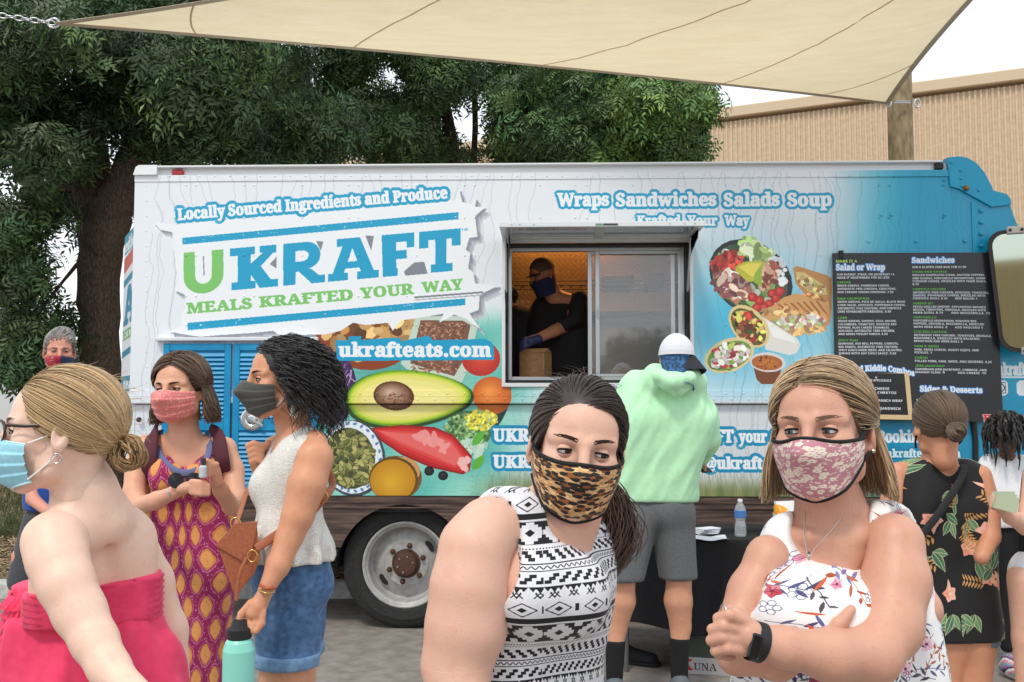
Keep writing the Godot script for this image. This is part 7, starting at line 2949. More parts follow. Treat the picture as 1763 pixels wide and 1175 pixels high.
func build_blonde_woman() -> void:
	var t := person("blonde woman in a strapless pink dress and pale blue surgical mask")
	var skin := skin_mat(c8(228, 182, 158), c8(246, 212, 192), 121)
	var xf := head_xf(108, 745, 1.8, Vector3(-0.94, 0.0, 0.22), 0.0, 0.93)
	var a := job(0.008)
	var b := job(0.008)
	limb(a, [[130, 805, 1.82, 45], [147, 850, 1.83, 48], [162, 900, 1.85, 60]], 0.03)
	limb(a, [[150, 895, 1.84, 46], [95, 930, 1.77, 50]], 0.03)
	limb(b, [[120, 925, 1.8, 44], [92, 933, 1.75, 49], [99, 965, 1.73, 48], [113, 1005, 1.71, 45], [137, 1055, 1.7, 42], [163, 1105, 1.68, 37], [184, 1145, 1.66, 32], [192, 1158, 1.655, 30], [245, 1210, 1.6, 28]], 0.015)
	limb(a, [[180, 890, 1.88, 42], [222, 925, 1.95, 42]], 0.03)
	limb(b, [[226, 930, 1.96, 38], [262, 1000, 2.0, 32], [290, 1085, 2.02, 29], [302, 1190, 2.02, 25]], 0.02)
	var torso := func(j: Job, q: float) -> void:
		trunk(j, [[125, 945, 1.85, 205, 935, 1.92, 58], [118, 1010, 1.87, 206, 1000, 1.93, 58], [112, 1090, 1.89, 204, 1080, 1.93, 58 - q]])
		j.cap(at(80, 1040, 1.98), at(80, 1045, 1.98), 0.062 - q * 0.0008, 0.062 - q * 0.0008, 0.06)
	torso.call(a, 26.0)
	a.cap(at(176, 930, 1.83), at(205, 1040, 1.85), 0.006, 0.006, 0.03, true)
	# dress: smocked band, then a falling skirt
	var band := job(0.006)
	torso.call(band, 0.0)
	band.grow(0.009)
	var ruck := FastNoiseLite.new()
	ruck.frequency = 30.0
	band.add(func(p: Vector3) -> float: return 0.0035 * sin(p.y * 520.0 + 1.5 * sin(p.x * 60.0)) + 0.002 * ruck.get_noise_3d(p.x, p.y * 0.2, p.z))
	var ya := at(170, 1014, 1.8)
	var yb := at(270, 978, 1.98)
	var yc := at(40, 1005, 1.95)
	var pn := (yb - ya).cross(yc - ya).normalized()
	if pn.y < 0:
		pn = -pn
	band.clip(func(p: Vector3) -> float: return (p - ya).dot(pn))
	var y_low := at(200, 1078, 1.85).y
	band.clip(func(p: Vector3) -> float: return y_low - p.y)
	var skirt := job(0.008)
	trunk(skirt, [[98, 1072, 1.90, 210, 1068, 1.94, 60], [108, 1160, 1.90, 222, 1150, 1.95, 76], [108, 1270, 1.90, 232, 1260, 1.95, 96]])
	skirt.grow(0.006)
	skirt.add(folds(0.022, Vector3(0.25, 1, 0.1), 9.0, 31))
	skirt.clip(func(p: Vector3) -> float: return p.y - y_low - 0.012)
	var hs := hair_shell(xf, 0.006)
	hs.colf = func(_p): return Color(0.40, 0.27, 0.14)
	after.append(func() -> void:
		skin_part(t, [a, b], xf, false, skin)
		var pink := mat(Color.WHITE, 0.75, 0.0, noise_tex(0.03, c8(226, 48, 92), c8(242, 66, 110), 17))
		pink.rim_enabled = true
		pink.rim = 0.25
		tri_mat(pink, 4.0)
		var dress := MB.new()
		dress.append(band.mb)
		dress.append(skirt.mb)
		var dn := part("strapless_dress", dress, pink, t)
		# gathered ruffles across the front
		var g := RandomNumberGenerator.new()
		g.seed = 3
		for r in 6:
			var rows := []
			for j in 4:
				var row := []
				for i in 70:
					var f := i / 69.0
					var an := lerpf(-2.6, 0.7, f)
					var y := 1012.0 + r * 17.0 + j * 7.0 - 6.0 * sin(an)
					var rad := 0.086 + 0.008 * r * 0.3 + j * 0.0035 + 0.004 * j * sin(i * 1.9 + r * 2.0) + 0.002 * j * sin(i * 4.3 + r)
					var c := at(100.0, y, 1.95)
					row.append(c + Vector3(sin(an) * rad * 0.96, g.randf_range(-0.001, 0.001), cos(an) * rad))
				rows.append(row)
			rows.reverse()
			var mb := MB.new()
			mb.grid(rows)
			part("ruffle", mb, pink, dn)
		eyes(t, xf, skin, c8(90, 110, 120), Vector2(0, 0), 0.8, c8(150, 112, 72), 0.0, 1)
		var blue := mat(Color.WHITE, 0.8, 0.0, noise_tex(0.05, c8(142, 204, 222), c8(176, 224, 236), 19))
		tri_mat(blue, 6.0)
		var rows := mask_patch(xf, func(q): return -0.008 + 0.008 * exp(-q * q * 8.0) - 0.012 * absf(q), func(q): return -0.112 + 0.022 * absf(q), 1.0, 0.018, 0.006, 3)
		mask_part(t, rows, blue, mat(c8(196, 228, 236), 0.8), 0.0022)
		var wh := mat(c8(240, 238, 234), 0.7)
		loop_part(t, xf, [Vector3(0.07, -0.018, 0.046), Vector3(0.077, -0.004, 0.012), Vector3(0.083, 0.006, -0.012)], 0.0016, wh)
		loop_part(t, xf, [Vector3(0.066, -0.085, 0.046), Vector3(0.074, -0.055, 0.01), Vector3(0.083, -0.03, -0.014)], 0.0016, wh)
		# glasses
		var gm := mat(c8(58, 44, 34), 0.3)
		var gl := MB.new()
		var arm := []
		for q in [Vector3(0.068, 0.016, 0.086), Vector3(0.076, 0.014, 0.05), Vector3(0.08, 0.016, 0.0), Vector3(0.08, 0.012, -0.018)]:
			arm.append(xf * q)
		gl.tube(arm, [0.0034], 6, true, 0.5, xf.basis.x)
		var gn := part("glasses", gl, gm, t)
		for s in [1.0, -1.0]:
			gl = MB.new()
			var ring := []
			for k in 21:
				var an := TAU * k / 20.0
				ring.append(xf * Vector3(s * 0.036 + cos(an) * 0.028, 0.004 + sin(an) * 0.02, 0.104 - absf(cos(an)) * 0.004 - 0.012 * maxf(0.0, cos(an) * s)))
			gl.tube(ring, [0.0024], 6, false)
			part("rim", gl, gm, gn)
		# hoop earring
		var hp := MB.new()
		var hoop := []
		for k in 15:
			var an := TAU * k / 14.0
			hoop.append(xf * (Vector3(0.083, -0.046, -0.006) + Vector3(0.001, cos(an) * 0.009, sin(an) * 0.009)))
		hp.tube(hoop, [0.0013], 5, false)
		part("earring", hp, mat(c8(224, 222, 216), 0.15, 1.0), t)
		var hm := hair_mat(Color.WHITE)
		var h := MB.new()
		var base := Color(0.56, 0.375, 0.19)
		pulled_hair(h, xf, Vector3(0.01, -0.03, -0.118), 3000, 0.0014, base, 0.42, 61, 0.008)
		# twisted bun
		var bc := xf * Vector3(0.012, -0.04, -0.122)
		for k in 320:
			var a0 := g.randf() * TAU
			var tilt := Basis(Vector3.BACK, g.randf_range(-0.5, 0.5)) * Basis(Vector3.UP, g.randf_range(-0.6, 0.6))
			var rr := g.randf_range(0.014, 0.03)
			var zz := g.randf_range(-0.014, 0.014)
			var pts := []
			for i in 13:
				var an := a0 + i / 12.0 * g.randf_range(3.6, 4.6)
				pts.append(bc + tilt * Vector3(cos(an) * rr, sin(an) * rr * 1.1, zz + 0.008 * sin(an * 2.0)))
			var tone := 1.0 + g.randf_range(-0.45, 0.25)
			strand(h, pts, 0.0014, Color(base.r * 0.86 * tone, base.g * 0.8 * tone, base.b * 0.72 * tone))
		for k in 70:
			var d := Vector3(g.randf_range(-0.5, 1.0), g.randf_range(-0.6, 1.0), g.randf_range(-1.0, 0.4)).normalized()
			var p := scalp(d, 0.008)
			strand(h, [xf * p, xf * (p + d * 0.007 + Vector3(0, 0.0, -0.02)), xf * (p + d * 0.012 + Vector3(0, g.randf_range(-0.03, 0.01), -0.04))], 0.0005, base, 3)
		h.append(hs.mb)
		part("hair", h, hm, t))

# ---------- the people further back ----------
func ikat_tex() -> Cv:
	var cv := Cv.new(512, 512, c8(150, 28, 84))
	var g := RandomNumberGenerator.new()
	g.seed = 44
	for k in 700:
		var p := Vector2(g.randf() * 512, g.randf() * 512)
		cv.leaf(p, p + Vector2(g.randf_range(-12, 12), g.randf_range(-16, 16)), 5, [c8(196, 120, 160), c8(120, 14, 66), c8(206, 150, 176)][k % 3], 5)
	for i in 5:
		for j in 4:
			var c := Vector2(i * 128.0 + (64 if j % 2 else 0), j * 128.0 + 64)
			for s in [[50, 74, c8(190, 96, 140)], [44, 66, c8(160, 30, 84)], [38, 58, c8(206, 134, 74)], [31, 46, c8(226, 158, 90)]]:
				var p := PackedVector2Array()
				for k in 20:
					var an := TAU * k / 20.0
					p.append(c + Vector2(cos(an) * s[0] * (0.55 + 0.45 * absf(cos(an))), sin(an) * s[1] * (0.7 + 0.3 * absf(sin(an)))) + Vector2(g.randf_range(-3, 3), g.randf_range(-3, 3)))
				cv.poly(p, s[2])
			for k in 14:
				cv.ell(c + Vector2(g.randf_range(-22, 22), g.randf_range(-32, 32)), 4, 1.5, g.randf() * 3, c8(192, 116, 60), 6)
	return cv

func tropic_tex() -> Cv:
	var cv := Cv.new(512, 768, c8(18, 17, 20))
	var g := RandomNumberGenerator.new()
	g.seed = 71
	for k in 46:
		var p := Vector2(g.randf() * 512, g.randf() * 768)
		var a := g.randf() * TAU
		var d := Vector2(cos(a), sin(a))
		match k % 4:
			0, 1:
				for s in [-0.6, 0.3]:
					var e := p + d.rotated(s) * g.randf_range(70, 110)
					cv.leaf(p, e, 44, c8(196, 190, 150))
					cv.leaf(p, e, 36, c8(62, 112, 82) if s > 0 else c8(96, 140, 96))
					cv.line([p, e], 3, c8(190, 190, 150))
			2:
				for s in 7:
					var q := p + d * s * 15.0
					for sd in [-1.1, 1.1]:
						cv.leaf(q, q + d.rotated(sd) * 34, 9, c8(196, 146, 84))
			3:
				flower(cv, g, p, g.randf_range(34, 52), c8(232, 142, 116), 5, c8(236, 214, 170))
				cv.leaf(p, p + d * 70, 20, c8(236, 180, 150))
	return cv

func cloth_mat(lo: Color, hi: Color, seed_: int, sc := 3.0, rough := 0.9) -> StandardMaterial3D:
	var m := mat(Color.WHITE, rough, 0.0, noise_tex(0.06, lo, hi, seed_, 256, 4))
	m.rim_enabled = true
	m.rim = 0.2
	return tri_mat(m, sc)

func strap(parent: Node, called: String, pts: Array, r: float, flat: float, m: Material, dir := Vector3.BACK) -> void:
	var q := []
	for p in pts:
		q.append(at(p[0], p[1], p[2]))
	var s := []
	for k in q.size() - 1:
		for j in 5:
			s.append(q[k].cubic_interpolate(q[k + 1], q[maxi(0, k - 1)], q[mini(q.size() - 1, k + 2)], j / 5.0))
	s.append(q[q.size() - 1])
	var mb := MB.new()
	mb.tube(s, [r], 8, true, flat, dir)
	part(called, mb, m, parent)

func build_maxi_woman() -> void:
	var t := person("brown-haired woman in a magenta and orange patterned maxi dress and pink mask")
	var skin := skin_mat(c8(206, 146, 116), c8(230, 178, 148), 131)
	var xf := head_xf(311, 671, 3.3, Vector3(-0.22, -0.04, 1), 2.0, 0.95)
	var a := job(0.009)
	limb(a, [[315, 725, 3.33, 25], [318, 765, 3.34, 27], [318, 800, 3.34, 34]], 0.02)
	limb(a, [[318, 770, 3.34, 20], [250, 768, 3.32, 18]], 0.03)
	limb(a, [[318, 770, 3.34, 20], [388, 772, 3.34, 18]], 0.03)
	bar(a, 280, 800, 3.35, 362, 800, 3.35, 28, 0.05)
	limb(a, [[250, 770, 3.32, 19], [236, 800, 3.3, 20], [230, 850, 3.25, 18], [240, 872, 3.2, 16], [270, 862, 3.1, 15], [300, 848, 3.05, 11], [318, 840, 3.03, 10]])
	limb(a, [[386, 773, 3.34, 19], [400, 810, 3.32, 19], [406, 858, 3.27, 17], [398, 872, 3.2, 15], [380, 845, 3.1, 13], [370, 824, 3.06, 10]])
	var h := job(0.004)
	limb(h, [[312, 842, 3.03, 10], [332, 838, 3.01, 11]], 0.006)
	for k in 4:
		limb(h, [[330, 830 + k * 6, 3.0, 5.2], [346, 831 + k * 6.5, 2.985, 5], [358, 836 + k * 5, 2.995, 4.4]], 0.003)
	limb(h, [[374, 830, 3.06, 10], [368, 810, 3.04, 11]], 0.006)
	for k in 4:
		limb(h, [[372 - k * 2, 800 + k * 5.5, 3.03, 5.2], [358 - k, 800 + k * 6, 3.01, 5], [349, 804 + k * 6, 3.015, 4.4]], 0.003)
	limb(h, [[366, 802, 3.02, 5.5], [356, 794, 3.005, 4.8]], 0.003)
	var dress := job(0.009)
	dress.cap(at(292, 818, 3.28), at(292, 822, 3.28), 0.055, 0.055, 0.05)
	dress.cap(at(345, 818, 3.28), at(345, 822, 3.28), 0.055, 0.055, 0.05)
	trunk(dress, [[276, 800, 3.35, 364, 800, 3.35, 28], [274, 825, 3.35, 366, 825, 3.35, 32], [285, 900, 3.36, 362, 900, 3.36, 36], [280, 1000, 3.36, 350, 1000, 3.36, 46], [285, 1250, 3.36, 335, 1250, 3.36, 46]])
	dress.grow(0.006)
	dress.add(folds(0.02, Vector3.UP, 6.0, 5))
	dress.cap(at(318, 740, 3.3), at(314, 778, 3.24), 0.072, 0.06, 0.01, true)
	dress.cap(at(228, 790, 3.3), at(232, 840, 3.26), 0.055, 0.05, 0.005, true)
	dress.cap(at(412, 790, 3.32), at(412, 850, 3.28), 0.055, 0.05, 0.005, true)
	dress.uvf = cyl_uv(at(318, 900, 3.36), 0.17, 3.3)
	var hs := hair_shell(xf, 0.006, 0.006)
	hs.colf = func(_p): return Color(0.045, 0.026, 0.017)
	after.append(func() -> void:
		skin_part(t, [a, h], xf, false, skin)
		part("maxi_dress", dress.mb, tex_mat(ikat_tex()), t)
		eyes(t, xf, skin, c8(60, 42, 30), Vector2(-0.3, 0.0), 0.6, c8(56, 38, 30), -0.003)
		var trim := mat(c8(104, 110, 150), 0.9)
		strap(t, "neckline_trim", [[276, 742, 3.36], [272, 775, 3.28], [290, 803, 3.235], [318, 815, 3.22], [345, 805, 3.235], [360, 775, 3.28], [356, 745, 3.36]], 0.011, 0.35, trim)
		var maroon := mat(c8(84, 34, 46), 0.8)
		strap(t, "backpack_strap", [[268, 740, 3.42], [262, 748, 3.3], [258, 780, 3.25], [254, 812, 3.26], [250, 835, 3.34]], 0.024, 0.3, maroon)
		strap(t, "backpack_strap", [[362, 742, 3.42], [374, 750, 3.3], [380, 780, 3.26], [384, 805, 3.27], [388, 830, 3.36]], 0.024, 0.3, maroon)
		strap(t, "bracelet", [[286, 842, 3.02], [290, 850, 3.025], [292, 860, 3.06]], 0.004, 1.0, mat(c8(232, 226, 222), 0.4))
		var cv := Cv.new(256, 192, c8(224, 128, 122))
		var g := RandomNumberGenerator.new()
		g.seed = 6
		for k in 900:
			cv.ell(Vector2(g.randf() * 256, g.randf() * 192), g.randf_range(1.5, 4), 1.6, g.randf() * 3, c8(240, 188, 180) if k % 3 else c8(214, 98, 100), 6)
		var rows := mask_patch(xf, func(q): return -0.008 + 0.010 * exp(-q * q * 8.0), func(q): return -0.118 + 0.034 * absf(q), 1.05, 0.012, 0.004, 3)
		mask_part(t, rows, tex_mat(cv), null)
		var hh := MB.new()
		loose_hair(hh, xf, {"count": 1500, "r": 0.0022, "seed": 91, "part": 0.1, "length": 0.13, "base": Color(0.085, 0.05, 0.032), "tip": Color(0.16, 0.09, 0.05), "vary": 0.4, "flick": 0.012, "off": 0.013, "wave": 0.012, "turns": 6.0})
		hh.append(hs.mb)
		part("hair", hh, hair_mat(Color.WHITE), t))
	var sb := thing("sanitizer_bottle", "tiny clear bottle with a dark cap held by the maxi dress woman", "bottle", at(349, 822, 2.985))
	var m := MB.new()
	m.lathe([Vector2(0, 0), Vector2(0.012, 0), Vector2(0.0125, 0.03), Vector2(0.007, 0.036), Vector2(0, 0.036)], Transform3D.IDENTITY, 14)
	part("body", m, mat(c8(196, 200, 206), 0.15), sb)
	m = MB.new()
	m.lathe([Vector2(0.008, 0.036), Vector2(0.008, 0.056), Vector2(0, 0.057)], Transform3D.IDENTITY, 12)
	part("cap", m, mat(c8(52, 50, 56), 0.4), sb)
	var sg := thing("sunglasses", "dark folded sunglasses held at the maxi dress woman's chest", "sunglasses", at(330, 822, 3.02))
	for s in [-1.0, 1.0]:
		m = MB.new()
		m.lathe([Vector2(0.0, 0.0), Vector2(0.024, 0.0), Vector2(0.024, 0.004), Vector2(0.0, 0.006)], Transform3D(Basis(Vector3.RIGHT, PI / 2) * Basis(Vector3.UP, 0.2 * s), Vector3(s * 0.027 - 0.02, -0.01, 0)), 18)
		part("lens", m, mat(c8(40, 40, 50), 0.15), sg)
	m = MB.new()
	m.tube([Vector3(-0.03, 0.004, 0.003), Vector3(-0.01, 0.004, 0.003)], [0.003], 6)
	part("bridge", m, mat(c8(40, 40, 46), 0.3), sg)

func build_white_top_woman() -> void:
	var t := person("curly black-haired woman in a white peplum top and denim shorts")
	var skin := skin_mat(c8(196, 134, 100), c8(222, 164, 130), 141)
	var xf := head_xf(487, 654, 2.95, Vector3(-0.86, -0.05, 0.44), 0.0, 0.97)
	var a := job(0.008)
	limb(a, [[494, 700, 2.97, 27], [506, 740, 2.98, 28], [515, 770, 2.98, 34]], 0.02)
	limb(a, [[512, 760, 2.98, 24], [538, 765, 2.9, 24]], 0.03)
	limb(a, [[505, 790, 3.0, 40], [515, 790, 2.94, 44]], 0.03)
	limb(a, [[536, 765, 2.91, 26], [538, 790, 2.87, 34], [528, 835, 2.84, 33], [512, 890, 2.82, 27], [498, 925, 2.81, 23], [478, 975, 2.78, 20], [455, 1022, 2.75, 13]])
	limb(a, [[478, 775, 3.08, 26], [462, 835, 3.12, 24], [455, 850, 3.1, 21], [447, 812, 3.07, 13]])
	limb(a, [[492, 1120, 2.92, 45], [486, 1260, 2.92, 36]])
	limb(a, [[500, 1120, 3.06, 45], [498, 1260, 3.06, 36]])
	var h := job(0.0036)
	limb(h, [[456, 1022, 2.75, 13], [444, 1044, 2.745, 15], [438, 1056, 2.742, 15]], 0.006)
	for k in 4:
		limb(h, [[452 - k * 9, 1054 + k * 3, 2.735 + k * 0.004, 6.5], [450 - k * 11, 1074 + k * 1, 2.728, 6], [440 - k * 8, 1088 - k, 2.72, 5.4]], 0.003)
	limb(h, [[432, 1040, 2.74, 8], [416, 1058, 2.735, 7], [408, 1080, 2.728, 6]], 0.003)
	limb(h, [[447, 815, 3.07, 12], [444, 796, 3.06, 15]], 0.006)
	for k in 4:
		limb(h, [[440 + k * 5, 790 + k * 3 - 6, 3.045, 6.2], [428 + k * 2, 776 + k * 9 - 8, 3.03, 6], [436 + k * 2, 768 + k * 9 - 4, 3.02, 5.4], [452, 768 + k * 9, 3.02, 5]], 0.003)
	limb(h, [[446, 782, 3.04, 7], [456, 768, 3.02, 6], [462, 762, 3.015, 5]], 0.003)
	var top := job(0.008)
	top.cap(at(520, 790, 2.9), at(505, 790, 3.07), 0.075, 0.075, 0.04)
	top.cap(at(508, 830, 2.91), at(498, 830, 3.06), 0.082, 0.082, 0.05)
	top.cap(at(462, 838, 2.93), at(462, 840, 2.94), 0.052, 0.052, 0.05)
	top.cap(at(462, 838, 3.03), at(462, 840, 3.04), 0.052, 0.052, 0.05)
	top.cap(at(500, 885, 2.92), at(496, 885, 3.05), 0.078, 0.078, 0.05)
	top.cap(at(500, 925, 2.92), at(496, 925, 3.05), 0.098, 0.098, 0.04)
	top.cap(at(500, 958, 2.92), at(496, 958, 3.05), 0.118, 0.118, 0.03)
	limb(top, [[512, 755, 2.98, 26], [532, 752, 2.91, 16]], 0.02)
	top.grow(0.004)
	var fo := FastNoiseLite.new()
	fo.frequency = 7.0
	var yw := at(500, 882, 2.95).y
	top.add(func(p: Vector3) -> float:
		var an := atan2(p.x - at(498, 900, 2.98).x, p.z + 2.98)
		return (0.012 * sin(an * 16.0 + fo.get_noise_1d(p.y) * 2.0) * smoothstep(yw, yw - 0.14, p.y)) + fo.get_noise_3dv(p) * 0.004)
	var yh := at(500, 968, 2.9).y
	top.clip(func(p: Vector3) -> float: return yh - p.y)
	top.cap(at(492, 700, 2.97), at(492, 752, 2.96), 0.07, 0.066, 0.006, true)
	top.cap(at(545, 800, 2.82), at(540, 835, 2.80), 0.062, 0.06, 0.004, true)
	top.cap(at(470, 790, 3.13), at(465, 835, 3.15), 0.062, 0.06, 0.004, true)
	var shorts := job(0.009)
	shorts.cap(at(500, 985, 2.93), at(500, 985, 3.05), 0.102, 0.102, 0.05)
	shorts.cap(at(532, 1010, 2.93), at(532, 1010, 3.05), 0.066, 0.066, 0.05)
	limb(shorts, [[498, 1010, 2.93, 58], [494, 1150, 2.92, 50]], 0.02)
	limb(shorts, [[504, 1010, 3.05, 58], [502, 1150, 3.06, 50]], 0.02)
	shorts.add(folds(0.012, Vector3(0.9, 0.3, 0), 8.0, 9))
	var yk := at(500, 1148, 2.9).y
	shorts.clip(func(p: Vector3) -> float: return yk - p.y)
	var cuff := job(0.008)
	limb(cuff, [[495, 1118, 2.92, 55], [494, 1150, 2.92, 54]], 0.01)
	limb(cuff, [[503, 1118, 3.06, 55], [502, 1150, 3.06, 54]], 0.01)
	var yq := at(500, 1126, 2.9).y
	cuff.clip(func(p: Vector3) -> float: return maxf(yk - 0.002 - p.y, p.y - yq))
	var hs := hair_shell(xf, 0.007, 0.006)
	hs.colf = func(_p): return Color(0.009, 0.008, 0.008)
	after.append(func() -> void:
		skin_part(t, [a, h], xf, false, skin)
		var wh := mat(c8(232, 228, 220), 0.9)
		wh.normal_enabled = true
		wh.normal_texture = bump_tex(0.12, 8.0, 88, 256, 2)
		part("peplum_top", top.mb, tri_mat(wh, 7.0), t)
		part("denim_shorts", shorts.mb, cloth_mat(c8(48, 78, 120), c8(96, 132, 172), 7, 2.2), t)
		part("shorts_cuff", cuff.mb, cloth_mat(c8(86, 120, 158), c8(128, 160, 192), 8, 2.2), t)
		eyes(t, xf, skin, c8(52, 36, 26), Vector2(-0.1, 0.02), 0.75, c8(28, 22, 20))
		var rows := mask_patch(xf, func(q): return -0.008 + 0.012 * exp(-q * q * 8.0) - 0.006 * absf(q), func(q): return -0.116 + 0.03 * absf(q), 1.05, 0.014, 0.008, 3)
		mask_part(t, rows, cloth_mat(c8(66, 66, 64), c8(86, 86, 82), 12, 8.0), null)
		loop_part(t, xf, [Vector3(0.07, -0.012, 0.04), Vector3(0.078, 0.0, 0.015), Vector3(0.088, 0.006, -0.01)], 0.0016, mat(c8(70, 70, 68), 0.8))
		loop_part(t, xf, [Vector3(0.066, -0.08, 0.04), Vector3(0.076, -0.05, 0.01), Vector3(0.088, -0.03, -0.01)], 0.0016, mat(c8(200, 200, 200), 0.8))
		var er := MB.new()
		er.lathe([Vector2(0.0, -0.05), Vector2(0.014, -0.045), Vector2(0.012, -0.02), Vector2(0.004, 0.0)], Transform3D(Basis.IDENTITY, at(507, 690, 2.87)), 5)
		part("earring", er, mat(c8(236, 222, 196), 0.3), t)
		var g := RandomNumberGenerator.new()
		g.seed = 19
		var hh := MB.new()
		var base := Color(0.014, 0.012, 0.011)
		for k in 1500:
			var d := Vector3(g.randfn(), g.randfn() + 0.3, g.randfn()).normalized()
			if not hairline(scalp(d, 0.0)):
				continue
			var p := scalp(d, 0.006)
			var ph := g.randf() * TAU
			var fr := g.randf_range(2.6, 4.2)
			var amp := g.randf_range(0.008, 0.014)
			if d.z > 0.6 and d.y < 0.62:
				continue
			var out := Vector3(d.x if absf(d.x) > 0.3 else 0.4 * signf(d.x + 0.01), 0, minf(d.z, -0.25) - 0.2).normalized()
			var ln := g.randf_range(0.09, 0.16) + 0.05 * maxf(0, d.y)
			var pts := []
			for i in 36:
				var f := i / 35.0
				var q := p + d * 0.03 * sin(minf(f * 3.0, 1.57)) + out * ((0.024 + 0.04 * maxf(0.0, d.z)) * smoothstep(0.0, 0.6, f) + g.randf() * 0.001) + Vector3(0, -ln * f * f * 1.1, -0.02 * f)
				q += Vector3(sin(f * fr * TAU + ph), 0.4 * sin(f * fr * TAU * 0.7), cos(f * fr * TAU + ph)) * amp * smoothstep(0.0, 0.2, f)
				pts.append(xf * q)
			var tone := 1.0 + g.randf_range(-0.4, 0.9)
			strand(hh, pts, 0.0017, Color(base.r * tone, base.g * tone, base.b * tone))
		hh.append(hs.mb)
		part("hair", hh, hair_mat(Color.WHITE, 0.55), t)
		strap(t, "beaded_bracelet", [[448, 1008, 2.73], [460, 1014, 2.715], [474, 1012, 2.74]], 0.005, 1.0, mat(c8(176, 84, 54), 0.4))
		strap(t, "chain_bracelet", [[446, 1016, 2.73], [458, 1022, 2.715], [472, 1020, 2.74]], 0.003, 1.0, mat(c8(206, 170, 110), 0.3, 0.8)))
	# shoulder bag
	var bag := thing("shoulder_bag", "tan leather envelope bag hanging at the white top woman's hip", "bag")
	var lea := cloth_mat(c8(150, 82, 52), c8(182, 106, 70), 14, 5.0, 0.5)
	var m := MB.new()
	var o := at(410, 960, 2.78)
	var pp := PackedVector2Array()
	for q in [[376, 938], [402, 905], [440, 900], [446, 960], [436, 988], [404, 1026]]:
		var w := at(q[0], q[1], 2.78) - o
		pp.append(Vector2(w.x, w.y))
	m.prism(pp, -0.02, 0.02, Transform3D(Basis(Vector3.UP, 0.3), o))
	part("pouch", m, lea, bag)
	m = MB.new()
	var fp := PackedVector2Array()
	for q in [[372, 936], [404, 900], [442, 898], [430, 958], [418, 966]]:
		var w := at(q[0], q[1], 2.78) - o
		fp.append(Vector2(w.x, w.y))
	m.prism(fp, 0.021, 0.026, Transform3D(Basis(Vector3.UP, 0.3), o))
	part("flap", m, lea, bag)
	strap(bag, "strap", [[440, 945, 2.77], [470, 925, 2.80], [500, 905, 2.845], [535, 882, 2.85], [562, 852, 2.88], [572, 832, 2.95], [560, 800, 3.05]], 0.012, 0.25, lea)
	strap(bag, "strap", [[405, 905, 2.78], [414, 880, 2.86], [424, 850, 2.95], [440, 820, 3.04]], 0.008, 0.25, lea)
	strap(bag, "tassel", [[425, 960, 2.745], [412, 990, 2.74], [407, 1035, 2.745]], 0.005, 0.5, lea)
	for q in [[405, 902, 2.765], [434, 958, 2.75], [556, 856, 2.855]]:
		m = MB.new()
		var ring := []
		for k in 13:
			var an := TAU * k / 12.0
			ring.append(at(q[0], q[1], q[2]) + Vector3(cos(an) * 0.013, sin(an) * 0.016, 0))
		m.tube(ring, [0.0028], 6, false)
		part("buckle", m, mat(c8(206, 168, 96), 0.25, 0.9), bag)
	var bt := thing("water_flask", "mint green steel flask with black lid hanging from a hand", "flask", at(409, 1240, 2.72))
	var hgt := (at(409, 1100, 2.72) - at(409, 1240, 2.72)).y
	m = MB.new()
	m.lathe([Vector2(0, 0), Vector2(0.04, 0), Vector2(0.0425, 0.006), Vector2(0.0425, hgt - 0.03), Vector2(0.036, hgt - 0.008), Vector2(0.03, hgt), Vector2(0, hgt)], Transform3D.IDENTITY, 32)
	part("body", m, mat(c8(140, 216, 200), 0.35), bt)
	m = MB.new()
	m.lathe([Vector2(0.031, hgt), Vector2(0.033, hgt + 0.004), Vector2(0.033, hgt + 0.026), Vector2(0.024, hgt + 0.032), Vector2(0.018, hgt + 0.05), Vector2(0, hgt + 0.05)], Transform3D.IDENTITY, 24)
	part("lid", m, mat(c8(26, 26, 28), 0.5), bt)

